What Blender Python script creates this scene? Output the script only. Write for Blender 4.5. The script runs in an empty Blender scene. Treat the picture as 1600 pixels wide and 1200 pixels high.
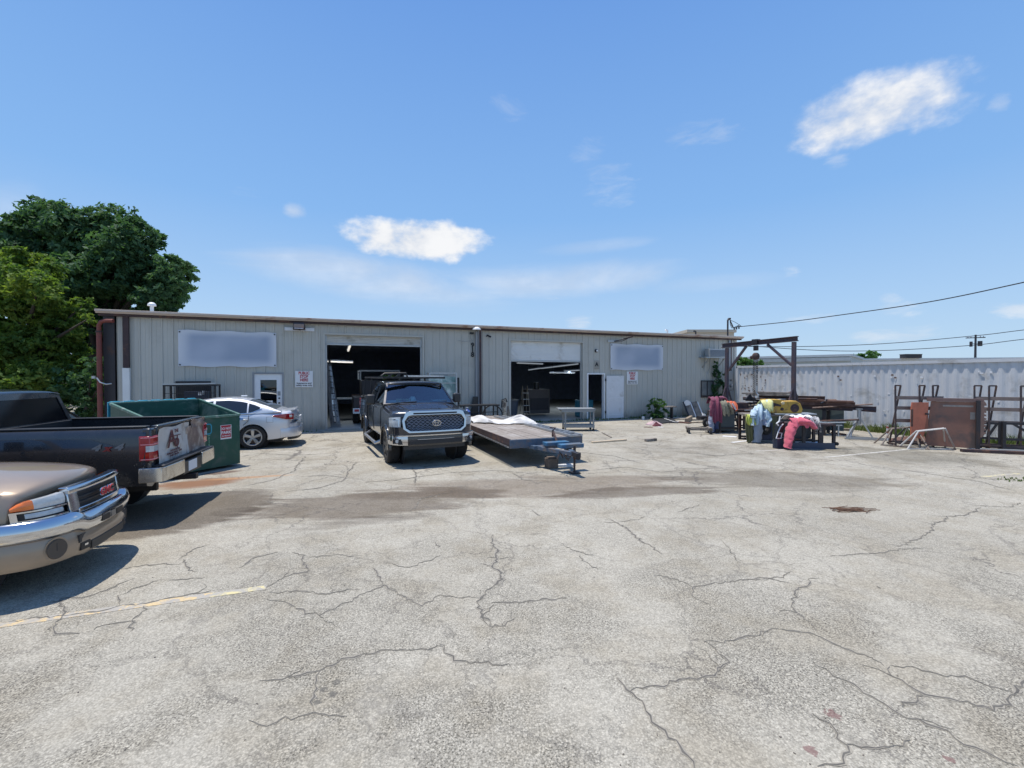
import bpy, bmesh, math, random
from mathutils import Vector, Matrix
import numpy as np
R = math.radians
random.seed(7); np.random.seed(7)
S = bpy.context.scene
COL = S.collection

# ------------------------------------------------------------------ camera
FPX, CAMH, HOR = 700.0, 2.05, 588.0           # focal length in photo pixels, eye height, horizon row
PIT = math.atan((600-HOR)/FPX)
cam = bpy.data.cameras.new('camera'); cam.sensor_width = 36; cam.lens = FPX/1600*36
cam.clip_end = 3000; cam.clip_start = 0.05
camo = bpy.data.objects.new('camera', cam); COL.objects.link(camo)
camo.location = (0, 0, CAMH); camo.rotation_euler = (R(90)-PIT, 0, 0)
S.camera = camo
S.render.resolution_x, S.render.resolution_y = 1024, 768

# ------------------------------------------------------------------ light
SUN_EL, SUN_AZ = R(78), R(-74)                # azimuth from +Y towards +X
sd = Vector((math.sin(SUN_AZ)*math.cos(SUN_EL), math.cos(SUN_AZ)*math.cos(SUN_EL), math.sin(SUN_EL)))
sl = bpy.data.lights.new('sun', 'SUN'); sl.energy = 4.8; sl.angle = R(0.53); sl.color = (1.0, .945, .865)
so = bpy.data.objects.new('sun', sl); COL.objects.link(so)
so.rotation_euler = sd.to_track_quat('Z', 'Y').to_euler()
S.view_settings.view_transform = 'Standard'; S.view_settings.look = 'None'
S.view_settings.exposure = 0.09; S.view_settings.gamma = 1

W = bpy.data.worlds.new('World'); S.world = W; W.use_nodes = True
nt = W.node_tree; nt.nodes.clear()

class NT:
    """small helper for writing node trees"""
    def __init__(s, t): s.t = t
    def n(s, typ, **k):
        nd = s.t.nodes.new(typ)
        for a, b in k.items(): setattr(nd, a, b)
        return nd
    def link(s, a, b): s.t.links.new(a, b)
    def put(s, sock, v):
        if isinstance(v, bpy.types.NodeSocket): s.t.links.new(v, sock)
        else: sock.default_value = v
    def m(s, op, a, b=None, c=None, clamp=False):
        nd = s.n('ShaderNodeMath', operation=op); nd.use_clamp = clamp
        s.put(nd.inputs[0], a)
        if b is not None: s.put(nd.inputs[1], b)
        if c is not None: s.put(nd.inputs[2], c)
        return nd.outputs[0]
    def vm(s, op, a, b=None):
        nd = s.n('ShaderNodeVectorMath', operation=op)
        s.put(nd.inputs[0], a)
        if b is not None: s.put(nd.inputs[1], b)
        return nd
    def noise(s, vec, scale, detail=4, rough=.55, dist=0, out='Fac'):
        nd = s.n('ShaderNodeTexNoise'); s.put(nd.inputs['Vector'], vec)
        nd.inputs['Scale'].default_value = scale; nd.inputs['Detail'].default_value = detail
        nd.inputs['Roughness'].default_value = rough; nd.inputs['Distortion'].default_value = dist
        return nd.outputs[out]
    def ramp(s, f, stops, interp='LINEAR'):
        nd = s.n('ShaderNodeValToRGB'); nd.color_ramp.interpolation = interp
        e = nd.color_ramp.elements
        while len(e) < len(stops): e.new(.5)
        for el, (p, c) in zip(e, stops):
            el.position = p; el.color = c if len(c) == 4 else (*c, 1)
        s.put(nd.inputs[0], f); return nd.outputs[0]
    def mix(s, f, a, b, mode='MIX'):
        nd = s.n('ShaderNodeMix', data_type='RGBA', blend_type=mode)
        s.put(nd.inputs[0], f)
        for i, v in ((6, a), (7, b)):
            s.put(nd.inputs[i], (*v, 1) if isinstance(v, tuple) and len(v) == 3 else v)
        return nd.outputs[2]
    def smooth(s, v, a, b):
        nd = s.n('ShaderNodeMapRange', interpolation_type='SMOOTHSTEP'); s.put(nd.inputs[0], v)
        nd.inputs[1].default_value = a; nd.inputs[2].default_value = b
        return nd.outputs[0]

w = NT(nt)
sky = w.n('ShaderNodeTexSky', sky_type='NISHITA'); sky.sun_disc = False
sky.sun_elevation = SUN_EL; sky.sun_rotation = SUN_AZ
sky.air_density = 1.0; sky.dust_density = 0.6; sky.ozone_density = 2.2; sky.altitude = 0
tc = w.n('ShaderNodeTexCoord')
sep = w.n('ShaderNodeSeparateXYZ'); w.link(tc.outputs['Generated'], sep.inputs[0])
dz = w.m('MAXIMUM', sep.outputs[2], 0.0)
# azimuth / elevation in degrees so that each cloud can be put at its own bearing
az = w.m('MULTIPLY', w.m('ARCTAN2', sep.outputs[0], sep.outputs[1]), 57.2958)
el = w.m('MULTIPLY', w.m('ARCSINE', sep.outputs[2]), 57.2958)
nvec = w.vm('MULTIPLY', tc.outputs['Generated'], (1, 1, 1.6)).outputs[0]
n1 = w.noise(w.vm('MULTIPLY', nvec, (1, 1, 2.2)).outputs[0], 12, 9, .68, .5)
n2a = w.noise(nvec, 11, 4, .5)
n2b = w.noise(w.vm('ADD', nvec, (3.1, 1.7, .4)).outputs[0], 34, 10, .66)
n2 = w.m('ADD', w.m('MULTIPLY', n2a, .76), w.m('MULTIPLY', n2b, .24))
n3 = w.noise(w.vm('MULTIPLY', tc.outputs['Generated'], (1, 1, 4.5)).outputs[0], 2.6, 6, .6, .6)
def azel(px, py):
    a = (px-800)/FPX; v = (600-py)/FPX
    d = Vector((a, math.cos(PIT)+v*math.sin(PIT), -math.sin(PIT)+v*math.cos(PIT))).normalized()
    return math.degrees(math.atan2(d.x, d.y)), math.degrees(math.asin(d.z))
def blob(p0, p1, thick, soft=1.0, nz=n1, amp=.9, flat=0.0):
    """a cloud lying between the bearings of two picture points"""
    a0, e0 = azel(*p0); a1, e1 = azel(*p1)
    ca, ce = (a0+a1)/2, (e0+e1)/2
    th = math.atan2(e1-e0, a1-a0); hl = math.hypot(a1-a0, e1-e0)/2
    da = w.m('SUBTRACT', az, ca); de = w.m('SUBTRACT', el, ce)
    u = w.m('ADD', w.m('MULTIPLY', da, math.cos(th)), w.m('MULTIPLY', de, math.sin(th)))
    v = w.m('SUBTRACT', w.m('MULTIPLY', de, math.cos(th)), w.m('MULTIPLY', da, math.sin(th)))
    u2 = w.m('POWER', w.m('ABSOLUTE', w.m('DIVIDE', u, hl)), 2.4)
    v2 = w.m('POWER', w.m('ABSOLUTE', w.m('DIVIDE', v, thick)), 2.0)
    r = w.m('SUBTRACT', 1.0, w.m('ADD', u2, v2))
    r = w.m('ADD', r, w.m('MULTIPLY', w.m('SUBTRACT', nz, .5), amp*4))
    return w.smooth(r, 0.0, soft)
def add(a, b): return w.m('MAXIMUM', a, b)
SKYS = .105
cl = blob((1205, 212), (1550, 122), 3.2, 1.25, n2, .95)
cl = add(cl, blob((530, 368), (760, 378), 2.6, 1.1, n2, 1.05))
cl = add(cl, w.m('MULTIPLY', blob((438, 330), (482, 330), 1.1, 1.2, n2, .7), .5))
for p0, p1, t, s_ in (((905, 285), (1000, 290), 2.6, .20), ((1040, 215), (1160, 200), 1.6, .20), ((770, 155), (835, 185), 1.7, .15),
                      ((840, 460), (920, 458), .8, .5), ((880, 503), (930, 500), 1.0, .5), ((1285, 253), (1330, 250), .9, .3),
                      ((1370, 468), (1410, 466), .8, .35), ((1360, 490), (1460, 482), 1.0, .45), ((1535, 487), (1640, 483), .9, .55),
                      ((1330, 525), (1480, 520), 1.1, .4), ((1540, 165), (1580, 160), .8, .25), ((1220, 500), (1330, 496), .7, .3),
                      ((1210, 428), (1255, 424), .7, .3), ((890, 235), (950, 240), 1.8, .14), ((340, 298), (430, 303), .7, .13)):
    cl = add(cl, w.m('MULTIPLY', blob(p0, p1, t*.9, 1.7, n1, 1.25), s_))
# long thin veils
for p0, p1, t, s_ in (((330, 385), (820, 470), 3.2, .62), ((640, 440), (1090, 420), 2.6, .58), ((820, 395), (1030, 372), 1.0, .3),
                      ((1000, 450), (1260, 430), 1.3, .2), ((-50, 300), (60, 380), 4.0, .25)):
    cl = add(cl, w.m('MULTIPLY', blob(p0, p1, t, 1.7, n3, .5), s_))
grad = w.ramp(w.m('DIVIDE', el, 90.0), [(0, (.50,.68,.86)), (.09, (.39,.60,.88)), (.21, (.24,.475,.86)), (.44, (.148,.34,.77)), (1, (.10,.23,.66))])
skyc = w.mix(.86, sky.outputs[0], w.vm('SCALE', grad).outputs[0])
hs = w.n('ShaderNodeHueSaturation'); hs.inputs['Saturation'].default_value = 1.0; hs.inputs['Value'].default_value = 1.0
w.link(skyc, hs.inputs['Color'])
SKYMUL = 1.0
shade = w.mix(w.smooth(n2, .38, .66), (6.3, 6.7, 7.4), (8.3, 8.4, 8.6))
skyf = w.mix(cl, hs.outputs[0], shade)
bg = w.n('ShaderNodeBackground'); w.link(skyf, bg.inputs[0]); bg.inputs[1].default_value = 0.105
wo = w.n('ShaderNodeOutputWorld'); w.link(bg.outputs[0], wo.inputs[0])

for n_ in nt.nodes:
    if n_.bl_idname == 'ShaderNodeVectorMath' and n_.operation == 'SCALE': n_.inputs[3].default_value = 1/SKYS
W.cycles.sampling_method = 'MANUAL'; W.cycles.sample_map_resolution = 512
S.cycles.max_bounces = 7; S.cycles.diffuse_bounces = 4; S.cycles.glossy_bounces = 3; S.cycles.transparent_max_bounces = 12
# ------------------------------------------------------------------ picture point -> place
def ray(px, py):
    a = (px-800)/FPX; v = (600-py)/FPX
    return Vector((a, math.cos(PIT)+v*math.sin(PIT), -math.sin(PIT)+v*math.cos(PIT)))
def G(px, py, h=0.0):                          # on the horizontal plane at height h
    d = ray(px, py); t = (h-CAMH)/d.z
    return Vector((d.x*t, d.y*t, h))
def P(px, py, Y):                              # at distance Y in front
    d = ray(px, py); t = Y/d.y
    return Vector((d.x*t, Y, CAMH+d.z*t))

# ------------------------------------------------------------------ mesh helpers
class MB:
    def __init__(s): s.b = bmesh.new()
    def poly(s, pts):
        vs = [s.b.verts.new(p) for p in pts]
        try: return s.b.faces.new(vs)
        except ValueError: return None
    def box(s, c, d, rot=None, rz=0.0):
        m = Matrix.Translation(Vector(c)) @ (rot.to_4x4() if rot else Matrix.Rotation(rz, 4, 'Z'))
        v = [s.b.verts.new(m @ Vector((x*d[0]/2, y*d[1]/2, z*d[2]/2))) for x in (-1, 1) for y in (-1, 1) for z in (-1, 1)]
        for f in ((0,1,3,2),(4,6,7,5),(0,4,5,1),(2,3,7,6),(0,2,6,4),(1,5,7,3)): s.b.faces.new([v[i] for i in f])
        return s
    def bx(s, x0, x1, y0, y1, z0, z1): return s.box(((x0+x1)/2,(y0+y1)/2,(z0+z1)/2),(abs(x1-x0),abs(y1-y0),abs(z1-z0)))
    def bar(s, p, q, a=.05, b=None, up=(0,0,1)):
        p, q = Vector(p), Vector(q); d = q-p; L = d.length
        if L < 1e-6: return s
        z = d.normalized(); u = Vector(up)
        if abs(z.dot(u)) > .97: u = Vector((1,0,0))
        x = u.cross(z).normalized(); y = z.cross(x)
        rot = Matrix((x, y, z)).transposed()
        return s.box((p+q)/2, (a, b or a, L), rot)
    def cyl(s, p, q, r, n=12, r2=None, cap=True):
        p, q = Vector(p), Vector(q); z = (q-p).normalized(); u = Vector((0,0,1))
        if abs(z.dot(u)) > .97: u = Vector((1,0,0))
        x = u.cross(z).normalized(); y = z.cross(x); r2 = r if r2 is None else r2
        A = [s.b.verts.new(p+(x*math.cos(2*math.pi*i/n)+y*math.sin(2*math.pi*i/n))*r) for i in range(n)]
        B = [s.b.verts.new(q+(x*math.cos(2*math.pi*i/n)+y*math.sin(2*math.pi*i/n))*r2) for i in range(n)]
        for i in range(n): s.b.faces.new((A[i], A[(i+1)%n], B[(i+1)%n], B[i]))
        if cap: s.b.faces.new(A[::-1]); s.b.faces.new(B)
        return s
    def tube(s, pts, r, n=8, closed=False):
        pts = [Vector(p) for p in pts]; rings = []
        N = len(pts); prev = None
        for i, p in enumerate(pts):
            if closed: t = pts[(i+1)%N]-pts[i-1]
            else: t = pts[min(i+1, N-1)]-pts[max(i-1, 0)]
            t.normalize()
            if prev is None:
                u = Vector((0,0,1)) if abs(t.z) < .9 else Vector((1,0,0))
                x = u.cross(t).normalized()
            else:
                x = prev - t*prev.dot(t)
                x = x.normalized() if x.length > 1e-5 else Vector((1,0,0)).cross(t).normalized()
            prev = x; y = t.cross(x); rr = r[i] if isinstance(r, (list, tuple)) else r
            rings.append([s.b.verts.new(p+(x*math.cos(2*math.pi*k/n)+y*math.sin(2*math.pi*k/n))*rr) for k in range(n)])
        for i in range(N if closed else N-1):
            a, b = rings[i], rings[(i+1)%N]
            for k in range(n): s.b.faces.new((a[k], a[(k+1)%n], b[(k+1)%n], b[k]))
        if not closed: s.b.faces.new(rings[0][::-1]); s.b.faces.new(rings[-1])
        return s
    def prism(s, pts, axis, a, b):
        """closed outline pts (2-D) pushed along axis 'x','y' or 'z' from a to b"""
        def P3(p, t): return {'x': (t, p[0], p[1]), 'y': (p[0], t, p[1]), 'z': (p[0], p[1], t)}[axis]
        A = [s.b.verts.new(P3(p, a)) for p in pts]; B = [s.b.verts.new(P3(p, b)) for p in pts]; n = len(pts)
        for i in range(n): s.b.faces.new((A[i], A[(i+1)%n], B[(i+1)%n], B[i]))
        s.b.faces.new(A[::-1]); s.b.faces.new(B); return s
    def grid(s, rows, closed_u=False, closed_v=False):
        V = [[s.b.verts.new(p) for p in r] for r in rows]
        nu, nv = len(V), len(V[0])
        for i in range(nu if closed_u else nu-1):
            for j in range(nv if closed_v else nv-1):
                a, b, c, d = V[i][j], V[(i+1)%nu][j], V[(i+1)%nu][(j+1)%nv], V[i][(j+1)%nv]
                q = []
                for v_ in (a, b, c, d):
                    if v_ not in q: q.append(v_)
                try: s.b.faces.new(q)
                except ValueError: pass
        return V
    def loft(s, rows):
        V = s.grid(rows, closed_v=True)
        s.b.faces.new(V[0][::-1]); s.b.faces.new(V[-1]); return s
    def lathe(s, prof, c, axis='y', n=28):
        """prof: (radius, offset along axis) list, closed round the axis"""
        c = Vector(c); rows = []
        for i in range(n):
            a = 2*math.pi*i/n; ca, sa = math.cos(a), math.sin(a)
            row = []
            for r, t in prof:
                row.append(c+{'y': Vector((r*ca, t, r*sa)), 'z': Vector((r*ca, r*sa, t)), 'x': Vector((t, r*ca, r*sa))}[axis])
            rows.append(row)
        s.grid(rows, closed_u=True); return s
    def shift(s, m):
        bmesh.ops.transform(s.b, matrix=m, verts=s.b.verts); return s
    def mesh(s, name, mat=None, smooth=30, weld=1e-5):
        if weld: bmesh.ops.remove_doubles(s.b, verts=s.b.verts, dist=weld)
        bmesh.ops.recalc_face_normals(s.b, faces=s.b.faces)
        me = bpy.data.meshes.new(name); s.b.to_mesh(me); s.b.free()
        if mat: me.materials.append(mat)
        if smooth:
            me.shade_smooth(); me.set_sharp_from_angle(angle=R(smooth))
        return me
def setp(o, label=None, cat=None, group=None, kind=None):
    if label: o['label'] = label
    if cat: o['category'] = cat
    if group: o['group'] = group
    if kind: o['kind'] = kind
    return o
def thing(name, label, cat, loc=(0,0,0), rz=0.0, group=None):
    o = bpy.data.objects.new(name, None); COL.objects.link(o)
    o.empty_display_size = .3
    o.location = loc; o.rotation_euler = (0, 0, rz); return setp(o, label, cat, group)
def part(name, mb, mat, parent=None, label=None, smooth=30, bevel=0, loc=None, rot=None):
    me = mb.mesh(name, mat, smooth) if isinstance(mb, MB) else mb
    o = bpy.data.objects.new(name, me); COL.objects.link(o)
    if parent: o.parent = parent
    if loc is not None: o.location = loc
    if rot is not None: o.rotation_euler = rot
    if label: o['label'] = label
    if bevel:
        b = o.modifiers.new('bevel', 'BEVEL'); b.width = bevel; b.segments = 2; b.limit_method = 'ANGLE'; b.angle_limit = R(35)
    return o
def solo(name, mb, mat, label, cat, group=None, kind=None, **k):
    return setp(part(name, mb, mat, **k), label, cat, group, kind)
def copy_tree(o, parent=None):
    c = o.copy(); COL.objects.link(c); c.parent = parent
    for ch in o.children: copy_tree(ch, c)
    return c
def text_mesh(txt, size, depth=.004, bold=0.0, align='CENTER', sx=1.0, spacing=1.0, shear=0.0):
    cu = bpy.data.curves.new('lettering', 'FONT'); cu.body = txt; cu.size = size; cu.extrude = depth/2
    cu.align_x = align; cu.align_y = 'CENTER'; cu.offset = bold; cu.resolution_u = 3; cu.space_character = spacing; cu.shear = shear
    o = bpy.data.objects.new('lettering', cu); COL.objects.link(o)
    dg = bpy.context.evaluated_depsgraph_get(); me = bpy.data.meshes.new_from_object(o.evaluated_get(dg))
    bpy.data.objects.remove(o); bpy.data.curves.remove(cu)
    if sx != 1: me.transform(Matrix.Scale(sx, 4, (1,0,0)))
    return me
def text(name, txt, size, mat, parent, loc, rot=(R(90),0,0), **k):
    """lettering that stands upright in the parent's x-z plane, facing -y"""
    me = text_mesh(txt, size, **k); me.materials.append(mat)
    return part(name, me, mat, parent, loc=loc, rot=rot)
def apply_mods(o):
    dg = bpy.context.evaluated_depsgraph_get(); me = bpy.data.meshes.new_from_object(o.evaluated_get(dg))
    o.modifiers.clear(); o.data = me
def cut(o, cutters):
    """boolean difference with a list of MB cutters"""
    tmp = []
    for c in cutters:
        t = bpy.data.objects.new('tmp', c.mesh('tmp', None, 0)); COL.objects.link(t); tmp.append(t)
        m = o.modifiers.new('cut', 'BOOLEAN'); m.operation = 'DIFFERENCE'; m.object = t; m.solver = 'EXACT'
    apply_mods(o)
    for t in tmp: bpy.data.objects.remove(t)
    o.data.shade_smooth(); o.data.set_sharp_from_angle(angle=R(30))

# ------------------------------------------------------------------ materials
def mat(name, col, rough=.6, metal=0.0, var=.12, scale=3.0, bump=0.0, bscale=30.0, coat=0.0, dirt=None, damt=.5, dscale=1.2, spec=.5, sheen=0):
    m = bpy.data.materials.new(name); m.use_nodes = True; t = NT(m.node_tree)
    b = m.node_tree.nodes['Principled BSDF']
    co = t.n('ShaderNodeTexCoord').outputs['Object']
    c = (*col, 1)
    if var:
        n = t.noise(co, scale, 5, .6)
        c = t.mix(n, tuple(max(0, x*(1-var*1.6)) for x in col), tuple(min(1, x*(1+var*1.6)) for x in col))
    if dirt:
        d = t.smooth(t.noise(co, dscale, 7, .65, .4), .62-damt*.3, .78-damt*.2)
        c = t.mix(d, c, dirt)
    t.put(b.inputs['Base Color'], c)
    r = t.noise(co, scale*2.3, 4, .6)
    t.put(b.inputs['Roughness'], t.m('ADD', rough-.06, t.m('MULTIPLY', r, .12), clamp=True))
    b.inputs['Metallic'].default_value = metal
    b.inputs['Coat Weight'].default_value = coat; b.inputs['Coat Roughness'].default_value = .04
    b.inputs['Specular IOR Level'].default_value = spec
    if sheen: b.inputs['Sheen Weight'].default_value = sheen
    if bump:
        bn = t.n('ShaderNodeBump'); bn.inputs['Strength'].default_value = bump; bn.inputs['Distance'].default_value = .02
        t.put(bn.inputs['Height'], t.noise(co, bscale, 4, .6)); t.link(bn.outputs[0], b.inputs['Normal'])
    return m
def glass(name, tint=(.25,.33,.33), trans=.55):
    m = bpy.data.materials.new(name); m.use_nodes = True; t = NT(m.node_tree); m.node_tree.nodes.clear()
    g = t.n('ShaderNodeBsdfGlossy'); g.inputs['Roughness'].default_value = .02; g.inputs['Color'].default_value = (.9,.95,1,1)
    tr = t.n('ShaderNodeBsdfTransparent'); tr.inputs['Color'].default_value = (*[x*trans for x in tint], 1)
    fr = t.n('ShaderNodeFresnel'); fr.inputs[0].default_value = 1.52
    mx = t.n('ShaderNodeMixShader'); t.put(mx.inputs[0], t.m('ADD', t.m('MULTIPLY', fr.outputs[0], 2.2 if trans > .9 else 1.3), .06 if trans > .9 else .02, clamp=True))
    t.link(tr.outputs[0], mx.inputs[1]); t.link(g.outputs[0], mx.inputs[2])
    o = t.n('ShaderNodeOutputMaterial'); t.link(mx.outputs[0], o.inputs[0]); return m
def emit(name, col, s):
    m = bpy.data.materials.new(name); m.use_nodes = True
    b = m.node_tree.nodes['Principled BSDF']; b.inputs['Base Color'].default_value = (.8,.8,.8,1)
    b.inputs['Emission Color'].default_value = (*col, 1); b.inputs['Emission Strength'].default_value = s; return m

M = {}
M['siding']   = mat('siding', (.455,.445,.40), .5, var=.05, scale=.8, dirt=(.41,.395,.35), damt=.35, dscale=.7)
def splash(m):                                  # mud splashed up from the lot
    t = NT(m.node_tree); b = m.node_tree.nodes['Principled BSDF']; co = t.n('ShaderNodeTexCoord').outputs['Object']; sp = t.n('ShaderNodeSeparateXYZ'); t.link(co, sp.inputs[0])
    old = b.inputs['Base Color'].links[0].from_socket; n = t.noise(t.vm('MULTIPLY', co, (1,1,.3)).outputs[0], 2.2, 7, .7)
    f = t.smooth(t.m('SUBTRACT', t.m('MULTIPLY', n, .9), sp.outputs[2]), -.05, .4); t.put(b.inputs['Base Color'], t.mix(t.m('MULTIPLY', f, .6), old, (.22,.19,.15)))
    v = t.noise(t.vm('MULTIPLY', co, (3.3,1,.12)).outputs[0], 1.6, 5, .6); o2 = b.inputs['Base Color'].links[0].from_socket; t.put(b.inputs['Base Color'], t.mix(t.m('MULTIPLY', t.smooth(v, .55, .75), .22), o2, (.27,.25,.21)))
splash(M['siding'])
M['trim']     = mat('trim', (.50,.41,.34), .5, var=.05, dirt=(.3,.15,.1), damt=.3)
M['roofmetal']= mat('roofmetal', (.55,.52,.47), .4, metal=.0, var=.08, dirt=(.3,.2,.14), damt=.3)
M['dark']     = mat('dark', (.02,.021,.024), .55)
M['darksteel']= mat('darksteel', (.035,.033,.038), .5, metal=.3, dirt=(.09,.04,.025), damt=.3)
M['purplesteel']= mat('purplesteel', (.070,.055,.070), .6, metal=.2, dirt=(.11,.06,.05), damt=.5, dscale=4)
M['white']    = mat('white', (.72,.73,.74), .5, var=.04)
M['whitedirty']= mat('whitedirty', (.66,.67,.68), .6, var=.08, dirt=(.50,.49,.47), damt=.3, dscale=2)
M['greypaint']= mat('greypaint', (.27,.28,.29), .5, var=.08)
M['chrome']   = mat('chrome', (.60,.61,.63), .12, metal=1, var=.03)
M['alu']      = mat('alu', (.55,.56,.58), .35, metal=.9, var=.1, dirt=(.3,.3,.3), damt=.4, dscale=6)
M['rackbrown'] = mat('rack_brown', (.065,.05,.052), .6, metal=.1, dirt=(.14,.07,.045), damt=.5, dscale=5)
M['galv']     = mat('galv', (.42,.44,.45), .45, metal=.6, var=.12)
M['rubber']   = mat('rubber', (.018,.018,.019), .85, var=.2, dirt=(.07,.062,.05), damt=.2, dscale=5)
M['plastic']  = mat('plastic', (.025,.026,.028), .45, var=.1)
M['concrete'] = mat('concrete', (.35,.34,.32), .85, var=.1, bump=.3)
M['inside']   = mat('inside', (.34,.40,.52), .8, var=.2)
M['rust']     = mat('rust', (.10,.048,.034), .8, var=.3, scale=6, bump=.3, dirt=(.17,.1,.075), damt=.5, dscale=5)
M['rustdark'] = mat('rustdark', (.055,.035,.036), .8, var=.3, scale=5, dirt=(.14,.07,.045), damt=.4, dscale=3)
M['wood']     = mat('wood', (.30,.24,.17), .8, var=.25, scale=7, dirt=(.13,.1,.075), damt=.5, dscale=5)
M['oldwood']  = mat('oldwood', (.24,.21,.18), .85, var=.3, scale=6, bump=.4, dirt=(.1,.085,.07), damt=.55, dscale=4)
M['redpaint'] = mat('redpaint', (.17,.04,.03), .6, var=.15, dirt=(.1,.04,.03), damt=.4, dscale=6)
M['signred']  = mat('signred', (.42,.02,.035), .5, var=.05)
M['signwhite']= mat('signwhite', (.72,.72,.72), .5, var=.03)
M['black']    = mat('black', (.012,.012,.014), .5, var=.1)
M['glass']    = glass('glass'); M['glassdark'] = glass('glassdark', (.1,.12,.13), .35)
# ================================================================== THE SETTING
# ---- ground: one big sheet of old pale asphalt
def ground_mat():
    m = bpy.data.materials.new('old_asphalt'); m.use_nodes = True; t = NT(m.node_tree)
    b = m.node_tree.nodes['Principled BSDF']
    pos = t.n('ShaderNodeNewGeometry').outputs['Position']
    sp = t.n('ShaderNodeSeparateXYZ'); t.link(pos, sp.inputs[0]); X, Y = sp.outputs[0], sp.outputs[1]
    big = t.noise(pos, .22, 6, .6, .5); mid = t.noise(pos, 1.3, 7, .65); fine = t.noise(pos, 14, 6, .7)
    grain = t.noise(pos, 75, 3, .7)
    base = t.ramp(big, [(.3, (.338,.313,.258)), (.55, (.394,.366,.305)), (.75, (.434,.403,.338))])
    base = t.mix(t.smooth(mid, .42, .66), base, t.mix(.8, base, (.315,.282,.22)))
    # exposed aggregate: pale stones in a darker worn binder
    v = t.n('ShaderNodeTexVoronoi', feature='F1'); t.put(v.inputs['Vector'], pos); v.inputs['Scale'].default_value = 84
    stone = t.ramp(v.outputs['Distance'], [(.0, (1.22,1.22,1.2)), (.4, (1.02,1.02,1.02)), (.7, (.66,.655,.64))])
    cc = t.n('ShaderNodeSeparateColor'); t.link(v.outputs['Color'], cc.inputs[0])
    sv = t.m('ADD', .80, t.m('MULTIPLY', cc.outputs[0], .40))
    v2 = t.n('ShaderNodeTexVoronoi', feature='F1'); t.put(v2.inputs['Vector'], pos); v2.inputs['Scale'].default_value = 155
    c2 = t.n('ShaderNodeSeparateColor'); t.link(v2.outputs['Color'], c2.inputs[0])
    sv2 = t.m('ADD', .78, t.m('MULTIPLY', c2.outputs[1], .44))
    near = t.m('SUBTRACT', 1.0, t.smooth(Y, 2.6, 6.5))
    worn = t.m('MULTIPLY', t.smooth(t.noise(pos, .75, 6, .65, .3), .40, .58), t.m('ADD', .35, t.m('MULTIPLY', near, .65)))
    pit = t.m('MULTIPLY', t.smooth(t.noise(pos, 72, 3, .6), .53, .60), worn)
    base = t.mix(t.m('ADD', .35, t.m('MULTIPLY', worn, .6)), base, stone, 'MULTIPLY')
    col = t.mix(1.0, base, sv, 'MULTIPLY'); col = t.mix(t.m('ADD', .3, t.m('MULTIPLY', worn, .7)), col, sv2, 'MULTIPLY')
    col = t.mix(t.m('MULTIPLY', pit, .9), col, t.mix(1.0, col, (.34,.34,.345), 'MULTIPLY'))
    col = t.mix(.35, col, t.ramp(fine, [(.3, (.7,.7,.7)), (.6, (1.1,1.1,1.1))]), 'MULTIPLY')
    # nearest strip is a little darker and rougher
    def region(cx, cy, rx, ry, rot, lo=0.0, hi=.8, nz=mid, amp=1.6):
        dx = t.m('SUBTRACT', X, cx); dy = t.m('SUBTRACT', Y, cy); c, s_ = math.cos(R(rot)), math.sin(R(rot))
        u = t.m('DIVIDE', t.m('ADD', t.m('MULTIPLY', dx, c), t.m('MULTIPLY', dy, s_)), rx)
        vv = t.m('DIVIDE', t.m('SUBTRACT', t.m('MULTIPLY', dy, c), t.m('MULTIPLY', dx, s_)), ry)
        r = t.m('SUBTRACT', 1.0, t.m('ADD', t.m('MULTIPLY', u, u), t.m('MULTIPLY', vv, vv)))
        r = t.m('ADD', r, t.m('MULTIPLY', t.m('SUBTRACT', nz, .5), amp)); return t.smooth(r, lo, hi)
    def reg(p0, p1, ry, **k):                  # an oblong stain between two ground points
        a, b_ = G(*p0), G(*p1); d = b_-a
        return region((a.x+b_.x)/2, (a.y+b_.y)/2, d.length/2, ry, math.degrees(math.atan2(d.y, d.x)), **k)
    def stain(f, k, tint): 
        nonlocal col
        col = t.mix(t.m('MULTIPLY', f, k), col, t.mix(1.0, col, tint, 'MULTIPLY'))
    st = t.noise(t.vm('MULTIPLY', pos, (.5, 2.2, 1)).outputs[0], 1.2, 6, .65, .6)
    stain(reg((60, 850), (430, 765), 1.15, nz=st, hi=.35, amp=1.5), .92, (.42,.385,.365))          # dark lane in front of the trucks
    stain(reg((330, 805), (800, 768), .9, nz=st, amp=2.4, hi=.6), .95, (.54,.50,.475))
    stain(reg((430, 828), (750, 796), .26, nz=st, amp=3.2, hi=1.2), .9, (.45,.42,.40))
    stain(reg((500, 775), (1150, 745), 1.0, nz=st, amp=2.6, hi=.9), .85, (.64,.585,.55))
    stain(reg((860, 775), (1130, 762), .40, nz=st, amp=3.2, hi=.5), .85, (.50,.465,.45))
    stain(reg((1000, 745), (1420, 752), 1.0, nz=st, amp=2.8, hi=.7), .85, (.58,.56,.54))
    stain(reg((950, 700), (1300, 705), 2.2, nz=mid, amp=2.4, hi=1.0), .6, (.70,.69,.68))
    stain(reg((1250, 700), (1600, 725), 1.6, nz=mid, amp=2.0, hi=.8), .75, (.58,.58,.56))
    stain(reg((430, 700), (620, 690), 1.2, nz=mid, amp=2.4, hi=1.6), .3, (.8,.78,.75))
    # rust run-off from the dumpster
    rz = reg((215, 765), (395, 745), .55, nz=st, amp=2.0, hi=.8)
    col = t.mix(t.m('MULTIPLY', rz, .92), col, (.21,.105,.055))
    col = t.mix(t.m('MULTIPLY', reg((290, 752), (470, 741), .13, nz=st, amp=1.6, hi=.8), .6), col, (.42,.23,.11))
    col = t.mix(t.m('MULTIPLY', reg((310, 742), (385, 735), .2, nz=st, amp=1.4), .75), col, (.10,.05,.035))
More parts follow.
